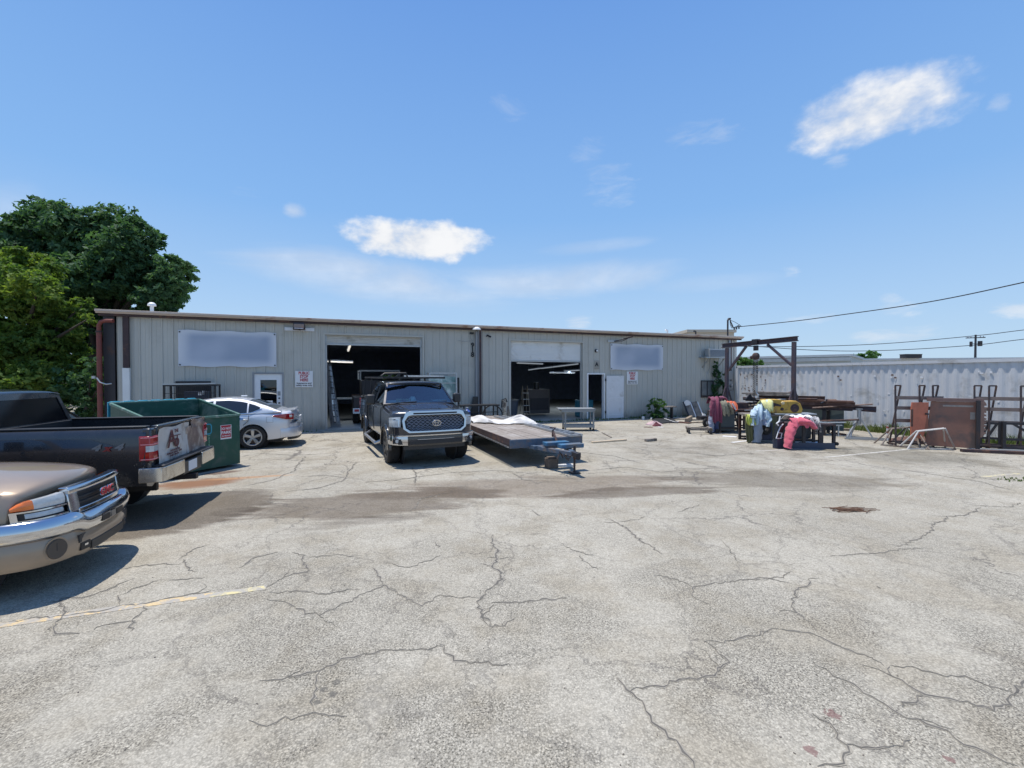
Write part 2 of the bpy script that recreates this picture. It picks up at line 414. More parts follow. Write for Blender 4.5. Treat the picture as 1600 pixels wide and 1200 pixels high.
    col = t.mix(t.m('MULTIPLY', reg((800, 722), (965, 735), .5, nz=mid, amp=1.5), .25), col, (.30,.25,.2))
    blot = t.noise(pos, 38, 4, .6)
    for (x, y, r) in ((505,1078,.03),(520,1084,.035),(526,1066,.03),(496,1096,.035),(1301,1116,.045),(1267,1172,.04),(1484,1186,.03)):
        p = G(x, y); c3 = (.10,.095,.085) if x < 700 else (.17,.085,.08)
        col = t.mix(t.m('MULTIPLY', region(p.x, p.y, r*.9, r*1.0, 0, nz=blot, amp=4.5, hi=.5), .7), col, c3)
    # tyre tread marks
    p = G(1010, 900)
    wv = t.n('ShaderNodeTexWave'); wv.inputs['Scale'].default_value = 8; wv.inputs['Distortion'].default_value = 1; t.put(wv.inputs['Vector'], pos)
    stain(t.m('MULTIPLY', region(p.x, p.y, .5, .16, -28, nz=mid), t.smooth(wv.outputs['Fac'], .5, .8)), .3, (.5,.5,.5))
    # hairline crazing and medium cracks
    wp = t.vm('ADD', pos, t.vm('MULTIPLY', t.vm('SUBTRACT', t.noise(pos, 1.1, 6, .7, out='Color'), (.5,.5,.5)).outputs[0], (1.2,1.2,0)).outputs[0]).outputs[0]
    def cracks(scale, wdt):
        vv = t.n('ShaderNodeTexVoronoi', feature='DISTANCE_TO_EDGE'); t.put(vv.inputs['Vector'], t.vm('MULTIPLY', wp, (1,1,0)).outputs[0]); vv.inputs['Scale'].default_value = scale
        return t.m('SUBTRACT', 1.0, t.smooth(vv.outputs['Distance'], 0, wdt))
    gate = t.smooth(t.noise(pos, .35, 4, .6), .50, .60)
    far = t.smooth(Y, 7.5, 11)
    c1 = t.m('MULTIPLY', cracks(.55, .010), t.m('ADD', t.m('ADD', .38, t.m('MULTIPLY', gate, .5)), t.m('MULTIPLY', far, .5), clamp=True))
    gate2 = t.smooth(t.noise(pos, .5, 4, .6, .3), .42, .58)
    c2_ = t.m('MULTIPLY', cracks(1.5, .016), t.m('MULTIPLY', gate2, .5))
    c3_ = t.m('MULTIPLY', cracks(.85, .020), t.m('MULTIPLY', far, t.smooth(t.noise(pos, .8, 4, .6), .38, .58)))
    c4_ = t.m('MULTIPLY', cracks(3.1, .022), t.m('MULTIPLY', t.smooth(t.noise(pos, .7, 4, .6, .2), .50, .62), .42))
    c2_ = t.m('MAXIMUM', c2_, c4_)
    crk = t.m('MAXIMUM', t.m('MAXIMUM', c1, c2_), t.m('MULTIPLY', c3_, .8))
    col = t.mix(t.m('MULTIPLY', crk, .85), col, (.11,.10,.09))
    t.put(b.inputs['Base Color'], col); b.inputs['Roughness'].default_value = .92; b.inputs['Specular IOR Level'].default_value = .25
    hgt = t.m('SUBTRACT', t.m('ADD', t.m('MULTIPLY', t.m('SUBTRACT', 1.0, v.outputs['Distance']), t.m('ADD', .5, worn)), t.m('MULTIPLY', grain, .8)), t.m('MULTIPLY', crk, 2.0))
    bn = t.n('ShaderNodeBump'); bn.inputs['Strength'].default_value = .55; bn.inputs['Distance'].default_value = .008
    t.put(bn.inputs['Height'], hgt); t.link(bn.outputs[0], b.inputs['Normal'])
    return m
gm = MB(); 
xs = [-400, -60] + [x for x in np.linspace(-24, 24, 49)] + [60, 400]; ys = [-60, -8] + [y for y in np.linspace(-4, 34, 39)] + [80, 900]
gm.grid([[(x, y, 0) for y in ys] for x in xs])
setp(part('ground', gm, ground_mat()), kind='structure')

# ---- traced cracks: thin dark fillings that lie in the surface
M['crack'] = mat('crack', (.115,.107,.092), .95, var=.35, scale=9)
def ribbon(mb, pts, wd, z=.004, jit=.026):
    P_ = [G(*p) for p in pts]; out = []
    for a, b in zip(P_, P_[1:]):
        n = max(2, int((b-a).length/.035))
        for i in range(n): out.append(a.lerp(b, i/n))
    out.append(P_[-1]); N = len(out)
    L, Rr = [], []
    off = 0
    for i, p in enumerate(out):
        t_ = (out[min(i+1, N-1)]-out[max(i-1, 0)]).normalized(); nn = Vector((-t_.y, t_.x, 0))
        off = off*.86 + random.uniform(-1, 1)*jit*.8; off2 = random.uniform(-1, 1)*jit*.5
        taper = min(1, min(i, N-1-i)/(N*.18+1)+.15)
        ww = wd*taper*random.uniform(.25, 1.6)
        c = p+nn*(off+off2); c.z = z
        L.append(c+nn*ww/2); Rr.append(c-nn*ww/2)
    for i in range(N-1): mb.poly((L[i], L[i+1], Rr[i+1], Rr[i]))
    if wd > .007 and jit > .01:                    # short side cracks
        for _ in range(int(N/22)):
            i = random.randrange(2, N-2); c = (L[i]+Rr[i])/2; a = random.uniform(0, 2*math.pi); c.z += 6e-6*(1+_); q = [c]; w0 = wd*.45
            for k in range(random.randint(3, 9)):
                a += random.uniform(-.7, .7); q.append(q[-1]+Vector((math.cos(a), math.sin(a), 0))*random.uniform(.02, .05))
            for k in range(len(q)-1):
                d = (q[k+1]-q[k]).normalized(); m1 = Vector((-d.y, d.x, 0)); f0, f1 = w0*(1-k/len(q)), w0*(1-(k+1)/len(q))
                mb.poly((q[k]+m1*f0/2, q[k+1]+m1*f1/2, q[k+1]-m1*f1/2, q[k]-m1*f0/2))
ck = MB()
CR = [
 ([(772,835),(778,862),(770,880),(790,905),(775,912),(757,935),(748,950),(752,965),(768,982),(782,980),(808,970)], .028),
 ([(757,935),(735,930),(690,932),(660,945),(600,915),(500,958),(430,942),(412,940)], .014),
 ([(768,943),(830,940),(884,932)], .018), ([(770,945),(762,958),(763,978)], .018), ([(600,912),(590,900),(578,888)], .018),
 ([(405,1065),(440,1058),(480,1050),(520,1040),(560,1025),(610,1019),(650,1015),(690,1005)], .016),
 ([(690,1005),(700,1018),(712,1030),(745,1033),(770,1038),(800,1045)], .014), ([(500,1050),(497,1070),(485,1090),(484,1112)], .014),
 ([(385,1128),(420,1128),(445,1122),(480,1116),(545,1112)], .008),
 ([(960,1060),(980,1078),(1000,1105),(1030,1135),(1060,1155),(1085,1180),(1098,1200)], .020),
 ([(980,1078),(1010,1072),(1050,1068),(1085,1058),(1108,1052),(1112,1040),(1128,1032),(1110,1012),(1098,1003)], .013),
 ([(1100,1003),(1140,1000),(1180,995),(1200,985),(1220,980),(1255,985),(1275,990),(1300,1005),(1330,1013),(1370,1025),(1390,1042)], .012),
 ([(1390,1042),(1385,1050),(1415,1070),(1445,1086),(1460,1090),(1500,1095),(1550,1108),(1575,1095),(1580,1070),(1600,1055),(1640,1040)], .016),
 ([(1390,1040),(1430,1045),(1500,1060),(1560,1075),(1578,1080)], .010), ([(1442,1088),(1410,1098),(1408,1104)], .012),
 ([(1275,985),(1245,960),(1240,945),(1242,925),(1255,915),(1278,902)], .014), ([(1250,915),(1200,905),(1170,908),(1120,912),(1085,918),(1082,930),(1110,945)], .010),
 ([(1170,905),(1215,902),(1236,893)], .008), ([(1085,918),(1060,905),(1020,898)], .008),
 ([(1265,1037),(1310,1062),(1370,1095),(1420,1118),(1480,1145),(1540,1175),(1590,1200)], .014),
 ([(945,812),(968,817),(985,828),(1005,845),(1022,856),(1034,866)], .024), ([(965,816),(990,813),(1008,808)], .012), ([(833,797),(836,803),(845,806)], .02),
 ([(1405,855),(1445,835),(1480,808),(1510,805),(1530,792)], .014), ([(1510,788),(1570,792),(1595,785)], .010), ([(1290,870),(1340,865),(1390,857),(1455,855)], .010),
 ([(1270,1115),(1310,1140),(1322,1165),(1300,1190),(1280,1200)], .012), ([(1320,1163),(1360,1162),(1420,1155)], .009),
 ([(90,975),(80,985),(90,990),(120,992)], .018), ([(80,985),(95,968),(100,950),(95,935),(130,930),(165,922),(210,903)], .016),
 ([(0,975),(40,967),(90,962),(130,955),(190,948),(260,937),(328,926)], .014), ([(190,945),(195,930),(220,918),(255,906)], .011), ([(262,908),(300,903),(325,900)], .010),
 ([(220,948),(215,958),(208,985)], .016), ([(150,985),(165,978),(210,972)], .012), ([(375,888),(405,870),(435,865)], .022), ([(455,863),(475,868),(476,878),(485,892),(460,898),(430,910),(415,918)], .016),
 ([(480,870),(530,867),(565,868)], .010), ([(415,928),(460,925),(510,928),(560,918)], .012), ([(285,875),(295,885),(305,895)], .018), ([(185,890),(230,882),(285,880)], .012),
 ([(280,875),(305,858),(330,850)], .010), ([(600,880),(640,885),(690,868)], .007), ([(640,800),(660,780),(700,770)], .01),
 ([(440,770),(500,762),(540,750),(545,735),(560,722)], .022), ([(560,755),(620,750),(700,738),(780,735),(840,742)], .014), ([(470,745),(510,742),(545,748)], .018),
 ([(800,738),(815,750),(840,755),(870,752)], .016), ([(380,760),(430,750),(460,735),(470,722),(480,712)], .02), ([(400,708),(460,712),(520,708)], .02), ([(643,730),(650,742),(646,755)], .025),
 ([(920,735),(980,730),(1030,738),(1080,735)], .016), ([(1050,705),(1120,712),(1180,708)], .02), ([(880,705),(960,712),(1000,725)], .016), ([(1420,735),(1480,745),(1530,752),(1590,768)], .016),
 ([(1060,800),(1095,790),(1095,787)], .012), ([(1150,880),(1130,850),(1120,842)], .006), ([(880,850),(900,862),(930,868)], .008), ([(905,868),(915,880),(935,890)], .010),
 ([(680,848),(684,856)], .03), ([(1215,842),(1224,846)], .02), ([(1372,916),(1376,920)], .02),
]
M['crumble'] = mat('crack_edge', (.27,.247,.205), .95, var=.4, scale=16)
cr2 = MB(); st0 = random.getstate()
for ci, (pts, wd) in enumerate(CR):
    s_0 = random.getstate(); ribbon(ck, pts, wd*.62, z=.004+ci*2e-5); s_1 = random.getstate(); random.setstate(s_0); ribbon(cr2, pts, wd*1.7, z=.0022+ci*2e-5); random.setstate(s_1)
setp(part('crack_edges', cr2, M['crumble'], smooth=0), kind='structure')
setp(part('ground_cracks', ck, M['crack'], smooth=0), kind='structure')

# ---- painted parking lines (worn)
def paint_mat(name, col):
    m = bpy.data.materials.new(name); m.use_nodes = True; t = NT(m.node_tree); b = m.node_tree.nodes['Principled BSDF']
    pos = t.n('ShaderNodeNewGeometry').outputs['Position']
    wr = t.smooth(t.noise(pos, 7, 9, .8, .9), .47, .56)
    c = t.mix(wr, (.37,.345,.30), col); c = t.mix(.4, c, t.ramp(t.noise(pos, 60, 3, .7), [(.3, (.6,.6,.6)), (.7, (1.1,1.1,1.1))]), 'MULTIPLY')
    t.put(b.inputs['Base Color'], c); b.inputs['Roughness'].default_value = .8; return m
M['yellow'] = paint_mat('yellow_line', (.60,.45,.24)); M['whiteline'] = paint_mat('white_line', (.60,.58,.52))
M['yellow2'] = paint_mat('yellow_line_faint', (.60,.52,.28))
def line(p, q, wd, m, z=.0025):
    a, b = G(*p), G(*q); d = (b-a).normalized(); n = Vector((-d.y, d.x, 0))*wd/2; mb = MB()
    N = 24; rows = []
    for i in range(N+1):
        c = a.lerp(b, i/N); j = random.uniform(-.006, .006); c.z = z
        rows.append([c+n*(1+j*8), c-n*(1-j*8)])
    mb.grid(rows); setp(part('parking_line', mb, m, smooth=0), kind='structure')
line((-260, 1014), (330, 930), .10, M['yellow']); line((330, 930), (416, 918), .095, M['yellow2'])
line((1290, 714.5), (1420, 702), .09, M['whiteline']); line((1535, 745), (1592, 740), .09, M['yellow2'])
line((1265, 700.5), (1180, 705), .07, M['whiteline'])

# ================================================================== WAREHOUSE
TH = R(21.04); U = Vector((math.cos(TH), math.sin(TH), 0)); V_ = Vector((-math.sin(TH), math.cos(TH), 0))
C0 = Vector((-12.92, 14.66, 0)); LB, DB, EH = 26.8, 17.0, 4.14
def WL(px, py, off=0.0):                       # picture point -> (along wall, height) on the wall plane pushed out by off
    d = ray(px, py); n = V_; c = C0 - V_*off
    o = Vector((0, 0, CAMH)); t = n.dot(c-o)/n.dot(d); q = o+d*t
    return (q-C0).dot(U), q.z
def WP(s, y, z): return C0+U*s+V_*y+Vector((0,0,z))
bld = thing('warehouse', 'long low beige metal sided warehouse with two open roll-up doors', 'warehouse', C0, TH)
D1 = (WL(508, 600)[0], WL(660, 600)[0], WL(580, 525)[1]); D2 = (WL(797, 600)[0], WL(910, 600)[0], WL(850, 534)[1])
E1 = (WL(397, 600)[0], WL(441, 600)[0], 2.14); E2 = (WL(918.5, 600)[0], WL(943, 600)[0], WL(930, 585)[1])
print('doors', D1, D2, E1, E2)
holes = [(E1[0], E1[1], 0, E1[2]), (D1[0], D1[1], 0, D1[2]), (D2[0], D2[1], 0, D2[2]), (E2[0], E2[1], 0, E2[2])]
RIB = .305
def ribbed(mb, s0, s1, z0, z1, y=0.0, dep=.028, sgn=-1):
    br = [s0]; k = math.floor(s0/RIB)-1
    while k*RIB < s1+RIB:
        c = k*RIB
        for dx, hh in ((-.035, 0), (-.018, 1), (.018, 1), (.035, 0), (.14, 0), (.147, .25), (.157, .25), (.164, 0)):
            if s0 < c+dx < s1: br.append((c+dx, hh))
        k += 1
    pts = [(b_[0], b_[1]) if isinstance(b_, tuple) else (b_, 0) for b_ in br]+[(s1, 0)]
    pts.sort()
    mb.grid([[(x, y+sgn*h*dep, z0), (x, y+sgn*h*dep, z1)] for x, h in pts])
fw = MB(); xs_ = sorted(set([0, LB]+[h for H in holes for h in H[:2]]))
for a, b in zip(xs_, xs_[1:]):
    hz = 0
    for H in holes:
        if abs(H[0]-a) < 1e-6: hz = H[3]
    ribbed(fw, a, b, hz, EH)
part('front_wall', fw, M['siding'], bld, smooth=0)
lw = MB(); ribbed(lw, 0, DB, 0, EH, 0); lw.shift(Matrix.Rotation(R(90), 4, 'Z')); lw.poly([(0,0,EH),(0,DB,EH),(0,DB/2,EH+.8)])
part('side_wall', lw, M['siding'], bld, smooth=0)
rw = MB(); ribbed(rw, 0, DB, 0, EH, 0, sgn=1); rw.shift(Matrix.Translation((LB,0,0)) @ Matrix.Rotation(R(90), 4, 'Z')); rw.poly([(LB,0,EH),(LB,DB,EH),(LB,DB/2,EH+.8)])
part('side_wall', rw, M['siding'], bld, smooth=0)
bw = MB(); ribbed(bw, 0, LB, 0, EH, DB, sgn=1); part('back_wall', bw, M['siding'], bld, smooth=0)
# inner lining so that the inside is a dark shed
il = MB()
for a, b in zip(xs_, xs_[1:]):
    hz = 0
    for H in holes:
        if abs(H[0]-a) < 1e-6: hz = H[3]
    il.bx(a, b, .12, .16, hz, EH-.05)
il.bx(.05, .09, .16, DB-.1, 0, EH-.05); il.bx(LB-.09, LB-.05, .16, DB-.1, 0, EH-.05); il.bx(.05, LB-.05, DB-.1, DB-.06, 0, EH-.05)
il.bx(13.1, 13.2, .2, DB-.2, 0, EH-.05)
for k in range(6): il.bx(.2, LB-.2, 1.5+k*2.6, 1.62+k*2.6, EH-.35, EH-.06)
part('lining', il, M['inside'], bld, smooth=0)
fl = MB(); fl.bx(-.02, LB+.02, -.06, DB, -.05, .035); part('floor_slab', fl, M['concrete'], bld, smooth=0)
rf = MB(); rs = .8/(DB/2)
for side in (0, 1):
    k = -1; rows = []
    x = -.45
    prof = []
    while x < LB+.3:
        for dx, hh in ((0,0),(.02,.03),(.05,.03),(.07,0)): prof.append((x+dx, hh))
        x += RIB
    prof.append((LB+.3, 0))
    y0, z0 = (-.18, EH+.03) if side == 0 else (DB+.18, EH+.03)
    rf.grid([[(x_, y0, z0+h), (x_, DB/2, EH+.83+h)] for x_, h in prof])
rf.bx(-.45, LB+.3, -.14, DB+.14, EH-.045, EH+.0)
roof = part('roof', rf, M['roofmetal'], bld, smooth=0)
gt = MB(); gt.bx(-.45, LB+.3, -.24, -.182, EH-.065, EH+.045); gt.bx(-.45, LB+.3, -.30, -.24, EH-.02, EH+.052); part('gutter', gt, M['trim'], roof, smooth=0, bevel=.01)
uu = MB(); uu.bx(-.40, LB+.25, -.178, -.05, EH-.14, EH-.05); part('eave_trim', uu, M['rustdark'], roof, smooth=0)
# roof vent with cap
vp = MB(); vs, vz = WL(219, 486, .0); vz = EH
vp.cyl((vs, 1.0, EH+.05), (vs, 1.0, EH+.42), .055, 14); vp.lathe([(0,.5),(.06,.49),(.12,.43),(.13,.37),(.06,.36)], (vs, 1.0, EH+.02), 'z', 16)
part('roof_vent', vp, M['white'], roof)
for px in (1122, 1076):
    v2 = MB(); s2, _ = WL(px, 520); v2.cyl((s2, 1.6, EH+.1), (s2, 1.6, EH+.42), .04); v2.bar((s2, 1.6, EH+.42), (s2-.14, 1.6, EH+.46), .08)
    part('roof_vent', v2, M['darksteel'] if px > 1100 else M['white'], roof)
# door trims
def frame(mb, a, b, z, t=.07, y0=-.045, y1=.12):
    mb.bx(a-t, a, y0, y1, 0, z+t); mb.bx(b, b+t, y0, y1, 0, z+t); mb.bx(a, b, y0, y1, z, z+t)
def rollup(a, b, ztop, zbot, m, nm='roll_up_door'):
    t_ = MB(); frame(t_, a, b, ztop); fr_ = part('door_frame', t_, M['siding'], bld, smooth=0)
    c = MB(); n = int((ztop-zbot)/.065)+1; prof = []
    for i in range(n+1):
        z = zbot+(ztop-zbot)*i/n
        if i < n:
            dz_ = (ztop-zbot)/n
            prof += [(z, .10), (z+dz_*.2, .085), (z+dz_*.8, .085)]
    prof.append((ztop, .10))
    c.grid([[(a+.01, y, z) for z, y in prof], [(b-.01, y, z) for z, y in prof]])
    d_ = part(nm, c, m, bld, smooth=0)
    bb = MB(); bb.bx(a+.01, b-.01, .07, .12, zbot-.07, zbot-.001); part('bottom_bar', bb, M['galv'], d_, bevel=.005)
    for xx in (a+.002, b-.07): gd = MB(); gd.bx(xx, xx+.068, .07, .118, 0.04, ztop-.0); part('guide_rail', gd, M['galv'], d_)
    br = MB(); br.cyl((a, .42, ztop+.05), (b, .42, ztop+.05), .2, 16); part('door_drum', br, M['inside'], d_)
M['slatA'] = mat('slat_beige', (.50,.49,.45), .5, var=.06, dirt=(.3,.27,.22), damt=.4); M['slatB'] = mat('slat_white', (.68,.69,.68), .5, var=.05, dirt=(.42,.4,.36), damt=.3)
rollup(D1[0], D1[1], D1[2], WL(580, 537.5)[1], M['slatA']); rollup(D2[0], D2[1], D2[2], WL(850, 563)[1], M['slatB'])
# white entrance door with glass, shut
t_ = MB(); frame(t_, E1[0], E1[1], E1[2], .05); part('door_frame', t_, M['greypaint'], bld, smooth=0)
d_ = MB(); a, b, z = E1; gw0, gw1, gz0, gz1 = a+(b-a)*.22, a+(b-a)*.80, .95, 1.92
d_.bx(a+.005, gw0, .0, .05, .04, z-.01); d_.bx(gw1, b-.005, .0, .05, .04, z-.01); d_.bx(gw0, gw1, .0, .05, .04, gz0); d_.bx(gw0, gw1, .0, .05, gz1, z-.01)
dr = part('entrance_door', d_, M['white'], bld, 'white door with a dark glass pane', smooth=0)
g_ = MB(); g_.bx(gw0, gw1, .02, .028, gz0, gz1); part('glass_pane', g_, M['glassdark'], dr)
g_ = MB(); g_.bx(gw0+.04, gw0+.55*(gw1-gw0)+.1, .006, .012, 1.02, 1.17); part('notice', g_, M['signwhite'], dr)
g_ = MB(); g_.cyl((b-.10, 0, 1.08), (b-.10, -.07, 1.08), .03); part('knob', g_, M['darksteel'], dr)
g_ = MB(); g_.cyl((b-.10, 0, 1.25), (b-.10, -.03, 1.25), .03); part('deadbolt', g_, M['darksteel'], dr)
g_ = MB(); g_.bx(b-.155, b-.06, -.006, -.001, 1.35, 1.5); part('sticker', g_, M['greypaint'], dr)
# open doorway and its white leaf folded back on the wall
t_ = MB(); frame(t_, E2[0], E2[1], E2[2], .06); part('door_frame', t_, M['white'], bld, smooth=0)
d_ = MB(); la, lb, lz = WL(946, 600)[0], WL(973, 600)[0], WL(960, 587)[1]
d_.bx(la, lb, -.10, -.055, .05, lz)
dl = part('door_leaf', d_, M['whitedirty'], bld, 'white door leaf folded open against the wall', bevel=.004)
t_ = MB(); frame(t_, la+.12, lb-.12, 1.0, .03, -.112, -.1); t_.bx(la+.12, lb-.12, -.112, -.1, .2, .23); part('leaf_panel', t_, M['white'], dl)
for zz in (lz-.2, .35): t_ = MB(); t_.box((la-.03, -.05, zz), (.05,.07,.12)); part('hinge', t_, M['darksteel'], dl)
# downpipes
dp = MB(); s0 = WL(200, 600)[0]
dp.bx(s0-.075, s0+.075, -.13, -.035, WL(200, 575, .1)[1], EH-.1); part('downspout', dp, M['rustdark'], bld, 'dark upper downspout')
dp = MB(); dp.bx(s0-.095, s0+.095, -.15, -.035, .05, WL(200, 575, .1)[1]-.002); part('downspout', dp, M['slatB'], bld, 'pale lower downspout sleeve')
s1 = WL(748.5, 600)[0]
dp = MB(); dp.bx(s1-.07, s1+.07, -.16, -.035, .1, EH-.12); dp.bx(s1-.18, s1-.09, -.12, -.035, .05, EH-.2); part('downspout', dp, M['greypaint'], bld)
dp = MB(); dp.bx(s1-.04, s1+.055, -.166, -.162, .1, EH-.15); part('downspout', dp, M['rustdark'], bld)
dp = MB(); dp.bx(-.32, -.03, -.06, .4, 0, EH-.12); part('corner_post', dp, M['darksteel'], bld)
s2 = WL(1137, 600)[0]
dp = MB(); dp.bx(s2-.06, s2+.06, -.13, -.035, .1, EH-.1); part('downspout', dp, M['greypaint'], bld)
dp = MB(); dp.bx(LB-.12, LB+.04, -.05, .04, .05, EH-.1); part('corner_trim', dp, M['siding'], bld)
dp = MB(); dp.bx(LB-.55, LB-.32, -.06, -.032, .05, EH-.14); part('corner_trim', dp, M['rustdark'], bld)
# sliding window near the right corner
wa, wz1 = WL(1094.5, 594.5); wb, _ = WL(1113, 594.5); _, wz0 = WL(1100, 621)
t_ = MB(); t_.bx(wa, wb, -.05, -.031, wz0, wz1); wn = part('window', t_, M['black'], bld)
t_ = MB()
for x in (wa, (wa+wb)/2, wb): t_.bx(x-.025, x+.025, -.075, -.05, wz0, wz1)
t_.bx(wa-.02, wb+.02, -.078, -.052, wz1-.05, wz1); t_.bx(wa-.02, wb+.02, -.078, -.052, wz0, wz0+.12); part('frame', t_, M['darksteel'], wn)
t_ = MB(); t_.bx(wa+.03, wb-.03, -.056, -.052, wz0+.1, wz1-.05); part('pane', t_, mat('old_pane', (.12,.14,.15), .12, var=.3), wn)
# ---- things fixed on the wall
def banner(p0, p1, name, label, sh=0.0):
    a, z1 = WL(p0[0], p0[1], .06); b, z0 = WL(p1[0], p1[1], .06)
    o = thing(name, label, 'sign', WP(a, -.045, z0), TH); h = z1-z0; L = b-a
    mb = MB(); rows = []
    for i in range(21):
        rows.append([(L*i/20, -.012-.012*math.sin(i*1.7+j*2.1)-.01*math.sin(i*.6), h*j/8+(.02*math.sin(i*.8) if j in (0,8) else 0)) for j in range(9)])
    V = mb.grid(rows)
    part('banner_sheet', mb, M['banner'], o, smooth=60)
    for x in (.05, L-.05):
        for z in (.06, h-.06): e = MB(); e.cyl((x, -.03, z), (x, -.045, z), .025, 10); part('eyelet', e, M['dark'], o)
    return o
def banner_mat():
    m = bpy.data.materials.new('faded_banner'); m.use_nodes = True; t = NT(m.node_tree); b = m.node_tree.nodes['Principled BSDF']
    co = t.n('ShaderNodeTexCoord').outputs['Object']
    n = t.noise(co, .55, 2, .4)
    g = t.n('ShaderNodeTexCoord').outputs['Generated']; sp = t.n('ShaderNodeSeparateXYZ'); t.link(g, sp.inputs[0])
    e = t.m('MULTIPLY', t.m('MULTIPLY', t.smooth(sp.outputs[0], 0, .16), t.smooth(t.m('SUBTRACT', 1.0, sp.outputs[0]), 0, .12)), t.m('MULTIPLY', t.smooth(sp.outputs[2], -.02, .28), t.smooth(t.m('SUBTRACT', 1.0, sp.outputs[2]), 0, .2)))
    c = t.mix(t.smooth(n, .35, .6), (.42,.46,.54), (.31,.36,.45)); c = t.mix(e, (.58,.60,.64), c)
    t.put(b.inputs['Base Color'], c); b.inputs['Roughness'].default_value = .5; return m
M['banner'] = banner_mat()
banner((278, 515.5), (432, 573.5), 'banner', 'large blank blue grey banner hung left of the first roll-up door')
banner((954, 537), (1036, 578.5), 'banner', 'smaller blank blue grey banner above the folded white door leaf')
def stop_sign(p0, p1, label):
    a, z1 = WL(*p0, .05); b, z0 = WL(*p1, .05); L, h = b-a, z1-z0
    o = thing('notice_sign', label, 'sign', WP(a, -.04, z0), TH, 'public stop here signs')
    mb = MB(); mb.bx(0, L, -.008, 0, 0, h); part('sign_board', mb, M['signwhite'], o, bevel=.003)
    for i, w_ in enumerate(('PUBLIC', 'STOP', 'HERE')):
        text('lettering', w_, .20*h/.85*1.02, M['signred'], o, (L/2, -.010, h*(.86-.21*i)), bold=.005, sx=.80)
    text('small_lettering', 'Insurance and', .09, M['black'], o, (L/2, -.010, h*.25), bold=.002)
    text('small_lettering', 'safety area only', .085, M['black'], o, (L/2, -.010, h*.12), bold=.002)
stop_sign((461, 579.5), (489, 605), 'white sign with red PUBLIC STOP HERE between the entrance door and first roll-up door')
stop_sign((979.5, 580.5), (996.5, 600.5), 'white sign with red PUBLIC STOP HERE below the smaller banner')
# house number
a, z = WL(738.5, 539.5, .06)
hn = thing('house_number', 'black digits 9 1 8 one above another beside the middle downspout', 'number', WP(a, -.045, z), TH)
for i, c in enumerate('918'): text('digit', c, .27, M['black'], hn, (0, -.008, -i*.20), bold=.012)
a, z = WL(932.5, 569.5, .06); ul = thing('unit_letter', 'black letter A on a pale plate above the open doorway', 'number', WP(a, -.045, z), TH)
mb = MB(); mb.bx(-.13, .13, -.006, 0, -.22, .2); part('plate', mb, M['siding'], ul); text('letter', 'A', .24, M['black'], ul, (0, -.012, 0), bold=.012)
# ghost of a sheet-metal cover / lamp things
def floodlamp(px, py, bw, label, tilt=False):
    a, z = WL(px, py, .08); o = thing('flood_light', label, 'lamp', WP(a, -.04, z), TH)
    mb = MB(); mb.bx(-bw/2, bw/2, -.03, 0, -.06, .06); part('mounting_board', mb, M['whitedirty'], o, bevel=.004)
    mb = MB(); mb.bar((0,-.03,-.02), (0,-.22,.0), .04); mb.bx(-.2,-.18,-.28,-.14,-.02,.14); mb.bx(.18,.2,-.28,-.14,-.02,.14); mb.bx(-.2,.2,-.16,-.14,-.04,-.02); part('bracket', mb, M['darksteel'], o)
    mb = MB(); mb.box((0,-.27,.10), (.36,.10,.24), Matrix.Rotation(R(-28),3,'X')); hd = part('lamp_head', mb, M['darksteel'], o, bevel=.012)
    mb = MB(); mb.box((0,-.325,.075), (.30,.012,.18), Matrix.Rotation(R(-28),3,'X')); part('lens', mb, M['alu'], hd)
    return o
floodlamp(468, 514.5, 1.0, 'square flood light on a white board left of the first roll-up door')
a, z = WL(960, 533, .08); fl2 = thing('flood_light', 'twin arm flood light above the smaller banner', 'lamp', WP(a, -.04, z), TH)
mb = MB(); mb.bx(-.35, .28, -.03, 0, -.05, .05); part('mounting_board', mb, M['galv'], fl2)
mb = MB(); mb.tube([(0,-.03,0),(.2,-.3,.05),(.62,-.5,.16)], .016); mb.tube([(.0,-.03,-.02),(.3,-.25,.0),(.55,-.35,.12)], .016); part('arm', mb, M['darksteel'], fl2)
mb = MB(); mb.box((.52,-.42,.15), (.42,.2,.05), Matrix.Rotation(R(-15),3,'Y')); part('lamp_head', mb, M['darksteel'], fl2)
a, z = WL(760.5, 525.5, .1); sc = thing('security_camera', 'small black security camera right of the middle downspout', 'camera', WP(a, -.04, z), TH)
mb = MB(); mb.cyl((0,-.07,.05), (.16,-.16,-.03), .035, 12); part('camera_body', mb, M['black'], sc); mb = MB(); mb.bar((0,0,.0),(.02,-.09,.04),.03); part('bracket', mb, M['black'], sc)
a, z = WL(737.5, 525, .1); ca = thing('cable_box', 'small dark cable box and loop of cable above the house number', 'cable box', WP(a, -.04, z), TH)
mb = MB(); mb.bx(-.08,.08,-.06,0,.08,.16); part('junction_box', mb, M['black'], ca)
mb = MB(); mb.tube([(0,-.04,.1),(-.08,-.06,0),(-.06,-.06,-.12),(.05,-.06,-.2),(.09,-.06,-.05),(.05,-.05,.06)], .012); mb.tube([(.0,-.04,-.2),(-.3,-.04,-.24),(-.6,-.035,-.2)], .009); part('cable', mb, M['greypaint'], ca)
wl_ = WL(932, 548, .08); o = thing('wall_lamp', 'small round wall lamp above the letter A', 'lamp', WP(wl_[0], -.04, wl_[1]), TH)
mb = MB(); mb.lathe([(0,-.1),(.06,-.09),(.08,-.03),(.08,0)], (0,0,0), 'y', 14); part('lamp_body', mb, M['darksteel'], o)
mb = MB(); mb.lathe([(0,-.13),(.04,-.12),(.05,-.09)], (0,0,0), 'y', 12); part('lens', mb, M['white'], o)
